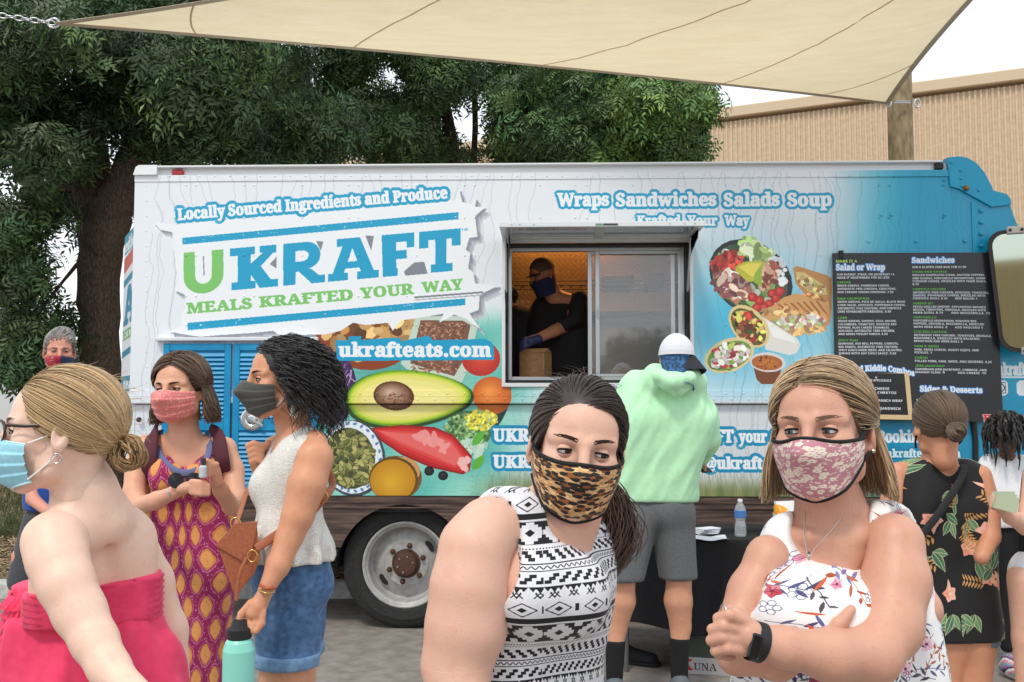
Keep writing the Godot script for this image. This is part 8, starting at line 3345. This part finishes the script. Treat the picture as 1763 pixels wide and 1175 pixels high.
func build_hoodie_man() -> void:
	var t := person("man in a mint green hooded shirt, grey shorts and backward white cap")
	var skin := skin_mat(c8(196, 138, 108), c8(218, 164, 134), 151)
	var xf := head_xf(1165, 617, 5.12, Vector3(0.14, -0.3, -0.94), 0.0, 1.0)
	var a := job(0.012)
	limb(a, [[1160, 645, 5.17, 15], [1140, 665, 5.2, 20], [1125, 880, 5.25, 24], [1074, 950, 5.2, 18]], 0.02)
	limb(a, [[1125, 880, 5.25, 24], [1170, 950, 5.25, 18]], 0.02)
	limb(a, [[1140, 665, 5.2, 20], [1195, 672, 5.2, 16], [1218, 756, 5.27, 12], [1212, 780, 5.38, 10]])
	for s in [[1073, 5.2, 1070, 1062, 1058], [1170, 5.25, 1168, 1172, 1170]]:
		limb(a, [[s[0], 950, s[1], 20], [s[0] - 1, 1000, s[1], 21], [s[2], 1035, s[1] + 0.01, 24], [s[3], 1080, s[1] + 0.02, 18], [s[4], 1120, s[1], 14], [s[4], 1160, s[1], 13]])
	limb(a, [[1212, 780, 5.38, 10], [1203, 793, 5.47, 8]])
	var h := job(0.006)
	limb(h, [[1206, 791, 5.46, 8], [1198, 797, 5.5, 9]], 0.006)
	for k in 4:
		limb(h, [[1202, 793 + k * 5, 5.49, 3.6], [1210, 793 + k * 5.5, 5.47, 3.4], [1214, 797 + k * 5, 5.45, 3]], 0.002)
	var shirt := job(0.011)
	trunk(shirt, [[1098, 664, 5.2, 1182, 668, 5.2, 27], [1090, 720, 5.2, 1190, 720, 5.2, 42], [1090, 790, 5.23, 1168, 790, 5.23, 40], [1090, 850, 5.25, 1162, 850, 5.25, 39]])
	limb(shirt, [[1090, 672, 5.2, 23], [1072, 722, 5.24, 20], [1068, 770, 5.32, 17], [1090, 790, 5.5, 13]], 0.02)
	limb(shirt, [[1190, 670, 5.2, 26], [1212, 715, 5.22, 23], [1220, 756, 5.26, 21], [1212, 782, 5.38, 15], [1203, 792, 5.46, 11]], 0.015)
	shirt.cap(at(1130, 655, 5.14), at(1190, 657, 5.14), 0.08, 0.075, 0.03)
	limb(shirt, [[1126, 640, 5.12, 10], [1136, 648, 5.03, 12], [1160, 656, 4.99, 13], [1186, 651, 5.02, 12], [1198, 642, 5.12, 10]], 0.02)
	limb(shirt, [[1146, 660, 5.03, 10], [1166, 672, 5.03, 10], [1184, 664, 5.05, 9]], 0.02)
	shirt.add(folds(0.014, Vector3(0.5, 1, 0), 9.0, 11))
	var yh := at(1120, 864, 5.2).y
	var hx := at(1120, 864, 5.2).x
	shirt.clip(func(p: Vector3) -> float: return yh - p.y - (p.x - hx) * 0.02)
	var sh := job(0.012)
	bar(sh, 1095, 880, 5.25, 1160, 880, 5.25, 36, 0.05)
	limb(sh, [[1092, 900, 5.23, 38], [1076, 996, 5.2, 36]], 0.03)
	limb(sh, [[1160, 900, 5.27, 37], [1168, 1000, 5.25, 31]], 0.03)
	sh.add(folds(0.014, Vector3(0.1, 1, 0), 5.0, 12))
	var y0 := at(1120, 1000, 5.2).y
	sh.clip(func(p: Vector3) -> float: return y0 - p.y)
	var socks := []
	var y1 := at(1120, 1103, 5.2).y
	for s in [[1060, 1058, 5.2], [1170, 1170, 5.25]]:
		var sock := job(0.009)
		limb(sock, [[s[0], 1098, s[2], 17], [s[1], 1165, s[2], 14.5]])
		sock.clip(func(p: Vector3) -> float: return p.y - y1)
		socks.append(sock)
	var shoe := []
	for s in [[1058, 5.2, -0.05], [1170, 5.25, 0.05]]:
		var j := job(0.009)
		var b := at(s[0], 1160, s[1])
		b.y = 0.075
		j.cap(b + Vector3(0, 0.02, 0.03), b + Vector3(0, 0.0, -0.02), 0.05, 0.052, 0.03)
		j.cap(b + Vector3(0, -0.02, 0.02), b + Vector3(s[2], -0.03, -0.2), 0.05, 0.042, 0.03)
		j.clip(func(p: Vector3) -> float: return 0.004 - p.y)
		shoe.append(j)
	after.append(func() -> void:
		skin_part(t, [a, h], xf, true, skin)
		part("hooded_shirt", shirt.mb, cloth_mat(c8(182, 238, 188), c8(200, 248, 206), 22, 2.0, 0.7), t)
		part("shorts", sh.mb, cloth_mat(c8(84, 86, 88), c8(106, 108, 110), 23, 4.0), t)
		for j in socks:
			part("sock", j.mb, mat(c8(18, 18, 20), 0.9), t)
		for j in shoe:
			part("shoe", j.mb, mat(c8(92, 100, 106), 0.7), t)
		# cap worn backwards over a patterned neck gaiter
		var m := MB.new()
		var prof := []
		for k in 9:
			var an := PI / 2 * k / 8.0
			prof.append(Vector2(cos(an) * 0.088, sin(an) * 0.092))
		m.lathe(prof, xf * Transform3D(Basis(Vector3.RIGHT, -0.25).scaled(Vector3(1.05, 1.28, 1.2)), Vector3(0, 0.008, -0.014)), 28)
		var cap_ := part("cap", m, cloth_mat(c8(206, 206, 212), c8(228, 228, 232), 24, 6.0), t)
		m = MB.new()
		var rows := []
		for j in 5:
			var r := []
			for i in 17:
				var an := lerpf(-1.0, 1.0, i / 16.0)
				var rr := 0.10 + 0.055 * j / 4.0 * cos(an * 0.9)
				r.append(xf * (Basis(Vector3.UP, 1.25) * Vector3(sin(an) * 0.08, 0.0 - 0.08 * j / 4.0 - 0.012 * absf(an), -cos(an) * rr)))
			rows.append(r)
		m.grid(rows)
		part("peak", m, mat(c8(40, 42, 48), 0.8), cap_)
		var ga := MB.new()
		ga.lathe([Vector2(0.088, -0.17), Vector2(0.078, -0.13), Vector2(0.074, -0.09), Vector2(0.08, -0.04), Vector2(0.087, 0.012)], xf * Transform3D(Basis.IDENTITY.scaled(Vector3(1, 1, 1.12)), Vector3(0, 0, -0.012)), 24)
		var gm := mat(Color.WHITE, 0.7, 0.0, noise_tex(0.03, c8(14, 22, 44), c8(70, 150, 214), 25, 256, 3))
		part("neck_gaiter", ga, tri_mat(gm, 5.0), t))
	var ph := thing("smartphone", "dark smartphone held by the man in green", "phone", at(1206, 802, 5.5))
	var mp := MB.new()
	mp.box(Vector3.ZERO, Vector3(0.07, 0.012, 0.14), 0.005, Basis(Vector3.UP, 0.5) * Basis(Vector3.RIGHT, 0.5))
	part("body", mp, mat(c8(24, 26, 32), 0.25), ph)

func build_tropic_woman() -> void:
	var t := person("woman with a low bun in a black dress printed with tropical leaves")
	var skin := skin_mat(c8(190, 128, 96), c8(214, 154, 122), 161)
	var xf := head_xf(1616, 736, 3.6, Vector3(-0.05, -0.12, -1), 0.0, 1.0)
	var a := job(0.010)
	limb(a, [[1616, 775, 3.62, 24], [1616, 815, 3.63, 28]], 0.02)
	limb(a, [[1616, 805, 3.64, 18], [1548, 815, 3.62, 17]], 0.03)
	limb(a, [[1616, 805, 3.64, 18], [1688, 820, 3.62, 17]], 0.03)
	limb(a, [[1546, 815, 3.62, 18], [1536, 860, 3.6, 18], [1535, 920, 3.58, 16]])
	limb(a, [[1688, 820, 3.62, 19], [1703, 870, 3.6, 19], [1706, 925, 3.56, 16], [1690, 960, 3.5, 13]])
	for x in [1630, 1680]:
		limb(a, [[x, 1085, 3.64, 36], [x - 4, 1180, 3.64, 29], [x - 4, 1290, 3.66, 22], [x - 4, 1420, 3.66, 15]])
	var torso := func(j: Job, q: float) -> void:
		trunk(j, [[1565, 825, 3.64, 1672, 832, 3.64, 28 - q], [1575, 880, 3.64, 1668, 882, 3.64, 40 - q], [1590, 960, 3.65, 1668, 960, 3.65, 40 - q], [1592, 1060, 3.65, 1668, 1060, 3.65, 44 - q], [1592, 1110, 3.65, 1670, 1110, 3.65, 44 - q]])
	torso.call(a, 8.0)
	var dr := job(0.009)
	torso.call(dr, 0.0)
	for s in [1566, 1672]:
		limb(dr, [[1616, 806, 3.64, 20], [s, 814, 3.63, 19]], 0.02)
	dr.grow(0.008)
	dr.add(folds(0.016, Vector3(0.3, 1, 0), 6.0, 13))
	var y0 := at(1630, 1104, 3.6).y
	dr.clip(func(p: Vector3) -> float: return y0 - p.y)
	dr.cap(at(1616, 735, 3.6), at(1616, 766, 3.58), 0.06, 0.05, 0.006, true)
	dr.cap(at(1520, 830, 3.6), at(1520, 900, 3.58), 0.06, 0.055, 0.004, true)
	dr.cap(at(1722, 830, 3.6), at(1722, 910, 3.58), 0.07, 0.06, 0.004, true)
	dr.uvf = func(p: Vector3) -> Vector2: return Vector2(atan2(p.x - at(1630, 900, 3.64).x, p.z + 3.64) * 0.13 * 2.6, -p.y * 1.75)
	var sh := job(0.010)
	for x in [1630, 1680]:
		limb(sh, [[x, 1060, 3.65, 39], [x, 1112, 3.65, 39]])
	sh.clip(func(p: Vector3) -> float: return y0 - 0.022 - p.y)
	var hs := hair_shell(xf, 0.007, 0.006)
	hs.colf = func(_p): return Color(0.07, 0.042, 0.027)
	after.append(func() -> void:
		skin_part(t, [a], xf, false, skin)
		part("printed_dress", dr.mb, tex_mat(tropic_tex(), 0.8), t)
		part("denim_shorts", sh.mb, cloth_mat(c8(96, 112, 124), c8(130, 146, 156), 26, 4.0), t)
		strap(t, "bag_strap", [[1660, 800, 3.56], [1655, 825, 3.54], [1620, 880, 3.525], [1585, 925, 3.53], [1565, 950, 3.56]], 0.014, 0.25, mat(c8(38, 38, 40), 0.8))
		var h := MB.new()
		var base := Color(0.125, 0.08, 0.05)
		pulled_hair(h, xf, Vector3(0.0, -0.025, -0.118), 1500, 0.0022, base, 0.4, 81, 0.008)
		var g := RandomNumberGenerator.new()
		g.seed = 14
		var bc := xf * Vector3(0, -0.03, -0.128)
		for k in 90:
			var a0 := g.randf() * TAU
			var rr := g.randf_range(0.01, 0.036)
			var pts := []
			for i in 12:
				var an := a0 + i / 11.0 * 4.2
				pts.append(bc + Vector3(cos(an) * rr, sin(an) * rr * 0.95, g.randf_range(-0.002, 0.002) + 0.022 * (1.0 - rr / 0.036) + 0.006 * sin(an * 2.0)))
			var tone := 1.0 + g.randf_range(-0.4, 0.3)
			strand(h, pts, 0.0036, Color(base.r * tone, base.g * tone, base.b * tone))
		h.append(hs.mb)
		part("hair", h, hair_mat(Color.WHITE), t)
		for s in [-1.0, 1.0]:
			loop_part(t, xf, [Vector3(s * 0.088, -0.03, -0.01), Vector3(s * 0.084, -0.05, 0.01), Vector3(s * 0.07, -0.07, 0.04)], 0.004, mat(c8(20, 20, 22), 0.8)))

func build_girl() -> void:
	var t := person("girl with short black twists in a white T-shirt and black trousers")
	var skin := skin_mat(c8(96, 62, 44), c8(120, 80, 58), 171)
	var xf := head_xf(1735, 748, 5.7, Vector3(0.6, -0.05, -0.8), 0.0, 0.95)
	var a := job(0.012)
	limb(a, [[1734, 770, 5.7, 13], [1734, 800, 5.72, 14], [1700, 805, 5.72, 9], [1692, 815, 5.7, 10]], 0.02)
	limb(a, [[1692, 815, 5.7, 10], [1692, 860, 5.66, 9], [1712, 878, 5.5, 7]])
	var tee := job(0.011)
	trunk(tee, [[1706, 802, 5.72, 1764, 802, 5.72, 17], [1708, 850, 5.72, 1762, 850, 5.72, 21], [1708, 898, 5.72, 1762, 898, 5.72, 22]])
	limb(tee, [[1706, 802, 5.72, 14], [1693, 830, 5.7, 13]])
	tee.add(folds(0.016, Vector3.UP, 5.0, 15))
	var y0 := at(1734, 908, 5.7).y
	tee.clip(func(p: Vector3) -> float: return y0 - p.y)
	var pt := job(0.012)
	bar(pt, 1722, 915, 5.74, 1758, 915, 5.74, 21, 0.04)
	limb(pt, [[1724, 930, 5.74, 22], [1734, 1020, 5.74, 17], [1735, 1112, 5.72, 12]])
	limb(pt, [[1758, 930, 5.74, 22], [1768, 1020, 5.74, 17], [1772, 1112, 5.72, 12]])
	var hs := hair_shell(xf, 0.012, 0.008)
	hs.colf = func(_p): return Color(0.008, 0.007, 0.007)
	var shoe := job(0.009)
	var b := at(1737, 1130, 5.7)
	b.y = 0.06
	shoe.cap(b + Vector3(0, 0.03, 0), b + Vector3(0, 0, -0.02), 0.042, 0.045, 0.02)
	shoe.cap(b + Vector3(0, -0.01, 0.02), b + Vector3(0.03, -0.02, 0.17), 0.042, 0.036, 0.02)
	shoe.clip(func(p: Vector3) -> float: return 0.004 - p.y)
	shoe.colf = func(p: Vector3) -> Color: return Color(0.7, 0.7, 0.7) if p.y < 0.03 else [Color(0.3, 0.1, 0.3), Color(0.1, 0.35, 0.35), Color(0.6, 0.2, 0.25), Color(0.6, 0.6, 0.6), Color(0.03, 0.03, 0.05)][int(absf(p.x * 60.0) + absf(p.y * 50.0) + absf(p.z * 55.0)) % 5]
	after.append(func() -> void:
		skin_part(t, [a], xf, false, skin)
		part("tee_shirt", tee.mb, cloth_mat(c8(224, 224, 228), c8(240, 240, 242), 27, 3.0), t)
		part("trousers", pt.mb, mat(c8(16, 16, 18), 0.9), t)
		part("patterned_shoe", shoe.mb, vc(mat(Color.WHITE, 0.8)), t)
		var g := RandomNumberGenerator.new()
		g.seed = 23
		var h := MB.new()
		for k in 190:
			var d := Vector3(g.randfn(), g.randfn() + 0.3, g.randfn()).normalized()
			if not hairline(scalp(d, 0.0)):
				continue
			var p := scalp(d, 0.005)
			var ln := g.randf_range(0.10, 0.16)
			var pts := []
			for i in 9:
				var f := i / 8.0
				pts.append(xf * (p + d * 0.035 * sin(minf(1.57, f * 3.0)) + Vector3(d.x * 0.02, -ln * f * f, d.z * 0.02) + Vector3(sin(f * 9.0 + k), 0, cos(f * 9.0 + k)) * 0.005))
			var tone := g.randf_range(0.006, 0.02)
			strand(h, pts, 0.0065, Color(tone, tone * 0.9, tone * 0.85), 5)
		h.append(hs.mb)
		part("hair", h, hair_mat(Color.WHITE), t))

func build_paying_person() -> void:
	var t := person("person in black top and white shorts holding out banknotes")
	var skin := skin_mat(c8(214, 160, 134), c8(234, 186, 160), 181)
	var xf := head_xf(1822, 700, 3.5, Vector3(-0.6, -0.1, -0.7), 0.0, 0.97)
	var a := job(0.010)
	limb(a, [[1822, 745, 3.5, 24], [1824, 800, 3.52, 26], [1828, 990, 3.52, 34], [1778, 1010, 3.5, 34]], 0.02)
	limb(a, [[1824, 805, 3.52, 20], [1786, 820, 3.5, 20]])
	limb(a, [[1828, 990, 3.52, 34], [1850, 1010, 3.5, 34]])
	limb(a, [[1786, 820, 3.5, 22], [1776, 880, 3.44, 19], [1768, 905, 3.4, 17], [1740, 890, 3.34, 13], [1722, 874, 3.3, 9]])
	for x in [1778, 1850]:
		limb(a, [[x, 1000, 3.5, 40], [x - 2, 1100, 3.5, 30], [x + 2, 1230, 3.5, 24], [x, 1400, 3.5, 16]])
	var h := job(0.005)
	limb(h, [[1724, 876, 3.3, 9], [1716, 868, 3.29, 9]], 0.005)
	for k in 4:
		limb(h, [[1716, 862 + k * 5, 3.285, 4], [1708, 858 + k * 5, 3.27, 3.8], [1712, 852 + k * 4, 3.262, 3.4]], 0.002)
	var top := job(0.011)
	trunk(top, [[1800, 820, 3.52, 1860, 820, 3.52, 34], [1800, 900, 3.52, 1862, 900, 3.52, 40], [1800, 965, 3.52, 1862, 965, 3.52, 42]])
	var sh := job(0.012)
	bar(sh, 1800, 990, 3.52, 1858, 990, 3.52, 44, 0.05)
	for x in [1786, 1850]:
		limb(sh, [[x, 990, 3.51, 46], [x, 1012, 3.51, 46]])
	var y0 := at(1780, 1016, 3.5).y
	sh.clip(func(p: Vector3) -> float: return y0 - p.y)
	after.append(func() -> void:
		skin_part(t, [a, h], xf, false, skin)
		part("top", top.mb, mat(c8(20, 20, 22), 0.9), t)
		part("shorts", sh.mb, mat(c8(228, 228, 230), 0.9), t)
		var hh := MB.new()
		pulled_hair(hh, xf, Vector3(0, -0.02, -0.12), 400, 0.004, Color(0.08, 0.05, 0.03), 0.3, 83, 0.008)
		part("hair", hh, hair_mat(Color.WHITE), t))
	var bl := thing("banknotes", "fan of pale green banknotes held out beside the white T-shirt", "money", at(1728, 860, 3.26))
	for k in 3:
		var m := MB.new()
		m.box(Vector3(0.004 * k, -0.006 * k, 0.003 * k), Vector3(0.075, 0.05, 0.0008), 0.0, Basis(Vector3.BACK, -0.12 * k))
		part("banknote", m, mat(Color.WHITE, 0.8, 0.0, noise_tex(0.08, c8(150, 166, 130), c8(214, 216, 190), 90)), bl)

func build_older_man() -> void:
	var t := person("grey-haired man in a blue shirt behind the blonde woman")
	var skin := skin_mat(c8(198, 130, 108), c8(222, 160, 138), 191)
	var xf := head_xf(102, 607, 5.8, Vector3(0.42, -0.03, 0.9), 0.0, 1.02)
	var a := job(0.012)
	limb(a, [[104, 640, 5.82, 17], [102, 675, 5.85, 19], [102, 890, 5.86, 24], [42, 960, 5.85, 20]], 0.02)
	limb(a, [[102, 890, 5.86, 24], [112, 960, 5.85, 20]])
	limb(a, [[102, 690, 5.86, 18], [62, 710, 5.85, 16], [52, 800, 5.8, 13]])
	limb(a, [[52, 800, 5.8, 13], [56, 860, 5.72, 11], [80, 880, 5.6, 9]])
	for x in [20, 90]:
		limb(a, [[x + 22, 960, 5.85, 20], [x + 10, 1040, 5.85, 17], [x + 4, 1110, 5.85, 11]])
	var sh := job(0.012)
	trunk(sh, [[68, 700, 5.85, 136, 700, 5.85, 22], [74, 780, 5.85, 132, 780, 5.85, 34], [78, 870, 5.85, 128, 870, 5.85, 34]])
	limb(sh, [[62, 705, 5.85, 22], [54, 770, 5.82, 19]])
	sh.add(folds(0.02, Vector3.UP, 4.0, 16))
	var y0 := at(100, 880, 5.8).y
	sh.clip(func(p: Vector3) -> float: return y0 - p.y)
	var pa := job(0.012)
	bar(pa, 84, 890, 5.86, 122, 890, 5.86, 34, 0.05)
	for x in [40, 112]:
		limb(pa, [[x + 30 if x < 60 else x, 900, 5.86, 30], [x, 1000, 5.86, 26]])
	var sk := job(0.009)
	var shoe := job(0.009)
	for x in [24, 94]:
		limb(sk, [[x, 1096, 5.85, 12.5], [x - 2, 1130, 5.85, 12.5]])
		var b := at(x - 2, 1125, 5.85)
		b.y = 0.06
		shoe.cap(b + Vector3(0, 0.02, -0.03), b + Vector3(0, 0, 0), 0.048, 0.05, 0.03)
		shoe.cap(b, b + Vector3(-0.05, -0.02, 0.19), 0.048, 0.042, 0.03)
	shoe.clip(func(p: Vector3) -> float: return 0.004 - p.y)
	after.append(func() -> void:
		skin_part(t, [a], xf, true, skin)
		part("shirt", sh.mb, cloth_mat(c8(20, 62, 140), c8(34, 84, 168), 28, 3.0), t)
		part("shorts", pa.mb, cloth_mat(c8(60, 62, 66), c8(80, 82, 86), 29, 3.0), t)
		part("socks", sk.mb, mat(c8(226, 226, 230), 0.9), t)
		part("shoes", shoe.mb, mat(c8(44, 48, 56), 0.7), t)
		eyes(t, xf, skin, c8(70, 84, 96), Vector2(0.1, 0.0), 0.55, c8(120, 104, 96), -0.004)
		var cv := Cv.new(128, 96, c8(40, 50, 92))
		cv.im.fill_rect(Rect2i(0, 0, 66, 96), c8(176, 40, 58))
		for k in 20:
			cv.ell(Vector2(rng.randf() * 60, rng.randf() * 96), 4, 3, 0, c8(210, 120, 130), 6)
		mask_part(t, mask_patch(xf, func(q): return -0.03 + 0.01 * exp(-q * q * 8.0), func(q): return -0.116 + 0.05 * absf(q), 1.1, 0.008, 0.006), tex_mat(cv), null)
		var h := MB.new()
		var g := RandomNumberGenerator.new()
		g.seed = 31
		for k in 1800:
			var d := Vector3(g.randfn(), g.randfn() + 0.3, g.randfn()).normalized()
			var p := scalp(d, 0.0)
			if p.y * 0.75 - p.z * 0.66 < -0.006 or (p.y < -0.01 and p.z > -0.022) or p.y < -0.06:
				continue
			var up := maxf(0.0, d.y)
			var q := p + d * (0.008 + 0.02 * up) + Vector3(0.012 * up, 0.004, -0.014)
			var tone := g.randf_range(0.2, 0.5)
			strand(h, [xf * p, xf * (p + d * 0.012), xf * q], 0.003, Color(tone, tone * 0.94, tone * 0.88), 3)
		part("hair", h, hair_mat(Color.WHITE), t))

func build_workers() -> void:
	var dark := mat(c8(22, 22, 25), 0.85)
	var t := person("worker in a black T-shirt and cap filling an order inside the truck")
	var skin := skin_mat(c8(176, 116, 86), c8(196, 136, 104), 201)
	var xf := head_xf(934, 474, 7.45, Vector3(-0.75, -0.35, 0.5), 0.0, 1.02)
	var a := job(0.012)
	limb(a, [[946, 490, 7.5, 14], [955, 515, 7.52, 17], [990, 520, 7.46, 12], [985, 552, 7.4, 11], [975, 560, 7.4, 12]], 0.02)
	limb(a, [[975, 560, 7.4, 12], [955, 570, 7.3, 11], [925, 584, 7.2, 8]])
	var sh := job(0.012)
	trunk(sh, [[938, 525, 7.55, 990, 525, 7.5, 20], [930, 570, 7.55, 985, 570, 7.5, 30], [930, 660, 7.55, 985, 660, 7.5, 34], [930, 850, 7.55, 985, 850, 7.5, 34]])
	limb(sh, [[995, 515, 7.45, 16], [990, 550, 7.38, 15], [970, 560, 7.36, 14]], 0.02)
	sh.add(folds(0.02, Vector3.UP, 4.0, 18))
	var gl := job(0.007)
	limb(gl, [[926, 584, 7.2, 9], [912, 588, 7.17, 9]], 0.006)
	for k in 4:
		limb(gl, [[914, 582 + k * 4, 7.16, 3.4], [903, 584 + k * 4.5, 7.15, 3.2], [897, 592 + k * 4, 7.16, 3]], 0.002)
	after.append(func() -> void:
		skin_part(t, [a], xf, true, skin)
		part("tee_shirt", sh.mb, dark, t)
		part("rubber_glove", gl.mb, mat(c8(46, 52, 96), 0.5), t)
		eyes(t, xf, skin, c8(50, 40, 30), Vector2(0, -0.2), 0.6, c8(50, 36, 28))
		var m := MB.new()
		var prof := []
		for k in 9:
			var an := PI / 2 * k / 8.0
			prof.append(Vector2(cos(an) * 0.086, sin(an) * 0.092))
		m.lathe(prof, xf * Transform3D(Basis.IDENTITY.scaled(Vector3(1, 1.12, 1.2)), Vector3(0, 0.03, -0.012)), 24)
		var c := part("cap", m, mat(c8(92, 80, 66), 0.9), t)
		m = MB.new()
		var rows := []
		for j in 4:
			var r := []
			for i in 13:
				var an := lerpf(-1.0, 1.0, i / 12.0)
				r.append(xf * Vector3(sin(an) * 0.084, 0.038 - 0.012 * j / 3.0 - 0.012 * absf(an), cos(an) * (0.095 + 0.07 * j / 3.0 * cos(an * 0.9))))
			rows.append(r)
		rows.reverse()
		m.grid(rows)
		part("peak", m, mat(c8(70, 62, 54), 0.9), c)
		m = MB.new()
		m.lathe([Vector2(0.07, -0.15), Vector2(0.078, -0.09), Vector2(0.088, -0.05), Vector2(0.09, -0.018)], xf * Transform3D(Basis.IDENTITY.scaled(Vector3(0.95, 1, 1.2)), Vector3(0, 0, 0.012)), 24)
		part("neck_gaiter", m, mat(c8(30, 38, 78), 0.85), t))
	var t2 := person("second worker in black bending at the edge of the serving window")
	var xf2 := head_xf(868, 520, 7.6, Vector3(-0.8, -0.4, 0.3), 0.0, 1.0)
	var b := job(0.012)
	limb(b, [[870, 540, 7.6, 15], [876, 560, 7.62, 18]], 0.02)
	var s2 := job(0.012)
	trunk(s2, [[860, 560, 7.66, 895, 555, 7.6, 30], [860, 650, 7.66, 895, 650, 7.6, 34], [860, 850, 7.66, 895, 850, 7.6, 34]])
	after.append(func() -> void:
		skin_part(t2, [b], xf2, true, skin)
		part("tee_shirt", s2.mb, dark, t2)
		var h := MB.new()
		pulled_hair(h, xf2, Vector3(0, -0.02, -0.12), 200, 0.006, Color(0.03, 0.02, 0.015), 0.3, 84, 0.008)
		part("hair", h, hair_mat(Color.WHITE), t2))
	var kraft := tri_mat(mat(Color.WHITE, 0.9, 0.0, noise_tex(0.03, c8(150, 108, 70), c8(180, 136, 92), 95)), 3.0)
	var bag := thing("paper_bag", "brown paper bag on the counter inside the serving window", "bag", at(922, 652, 7.15), -0.5)
	var m := MB.new()
	m.box(Vector3(0, 0.09, 0), Vector3(0.2, 0.18, 0.13), 0.006)
	part("bag_body", m, kraft, bag)
	m = MB.new()
	m.prism(PackedVector2Array([Vector2(-0.065, 0.181), Vector2(0.065, 0.181), Vector2(0.01, 0.215), Vector2(-0.01, 0.215)]), -0.1, 0.1, Transform3D(Basis(Vector3.UP, PI / 2), Vector3.ZERO))
	part("folded_top", m, kraft, bag)
	var ct := thing("prep_counter", "steel prep counter under the serving window inside the truck", "counter", truck.transform * Vector3(sx(1030), at(922, 652, 7.15).y - 0.025, -0.5), -YAW)
	m = MB.new()
	m.box(Vector3(0, 0, 0), Vector3(1.5, 0.04, 0.4), 0.005)
	part("worktop", m, mat(c8(90, 90, 90), 0.4, 0.7), ct)
	m = MB.new()
	m.box(Vector3(0, -0.35, 0.02), Vector3(1.48, 0.66, 0.34), 0.005)
	part("cabinet", m, M.dark, ct)

func build_people() -> void:
	head_job["female"] = job(0.0032)
	head_prims(head_job["female"], false)
	head_job["male"] = job(0.0034)
	head_prims(head_job["male"], true)
	build_leopard_woman()
	build_floral_woman()
	build_blonde_woman()
	build_maxi_woman()
	build_white_top_woman()
	build_hoodie_man()
	build_tropic_woman()
	build_girl()
	build_paying_person()
	build_older_man()
	build_workers()
	run_jobs()
	for f in after:
		f.call()
	after.clear()
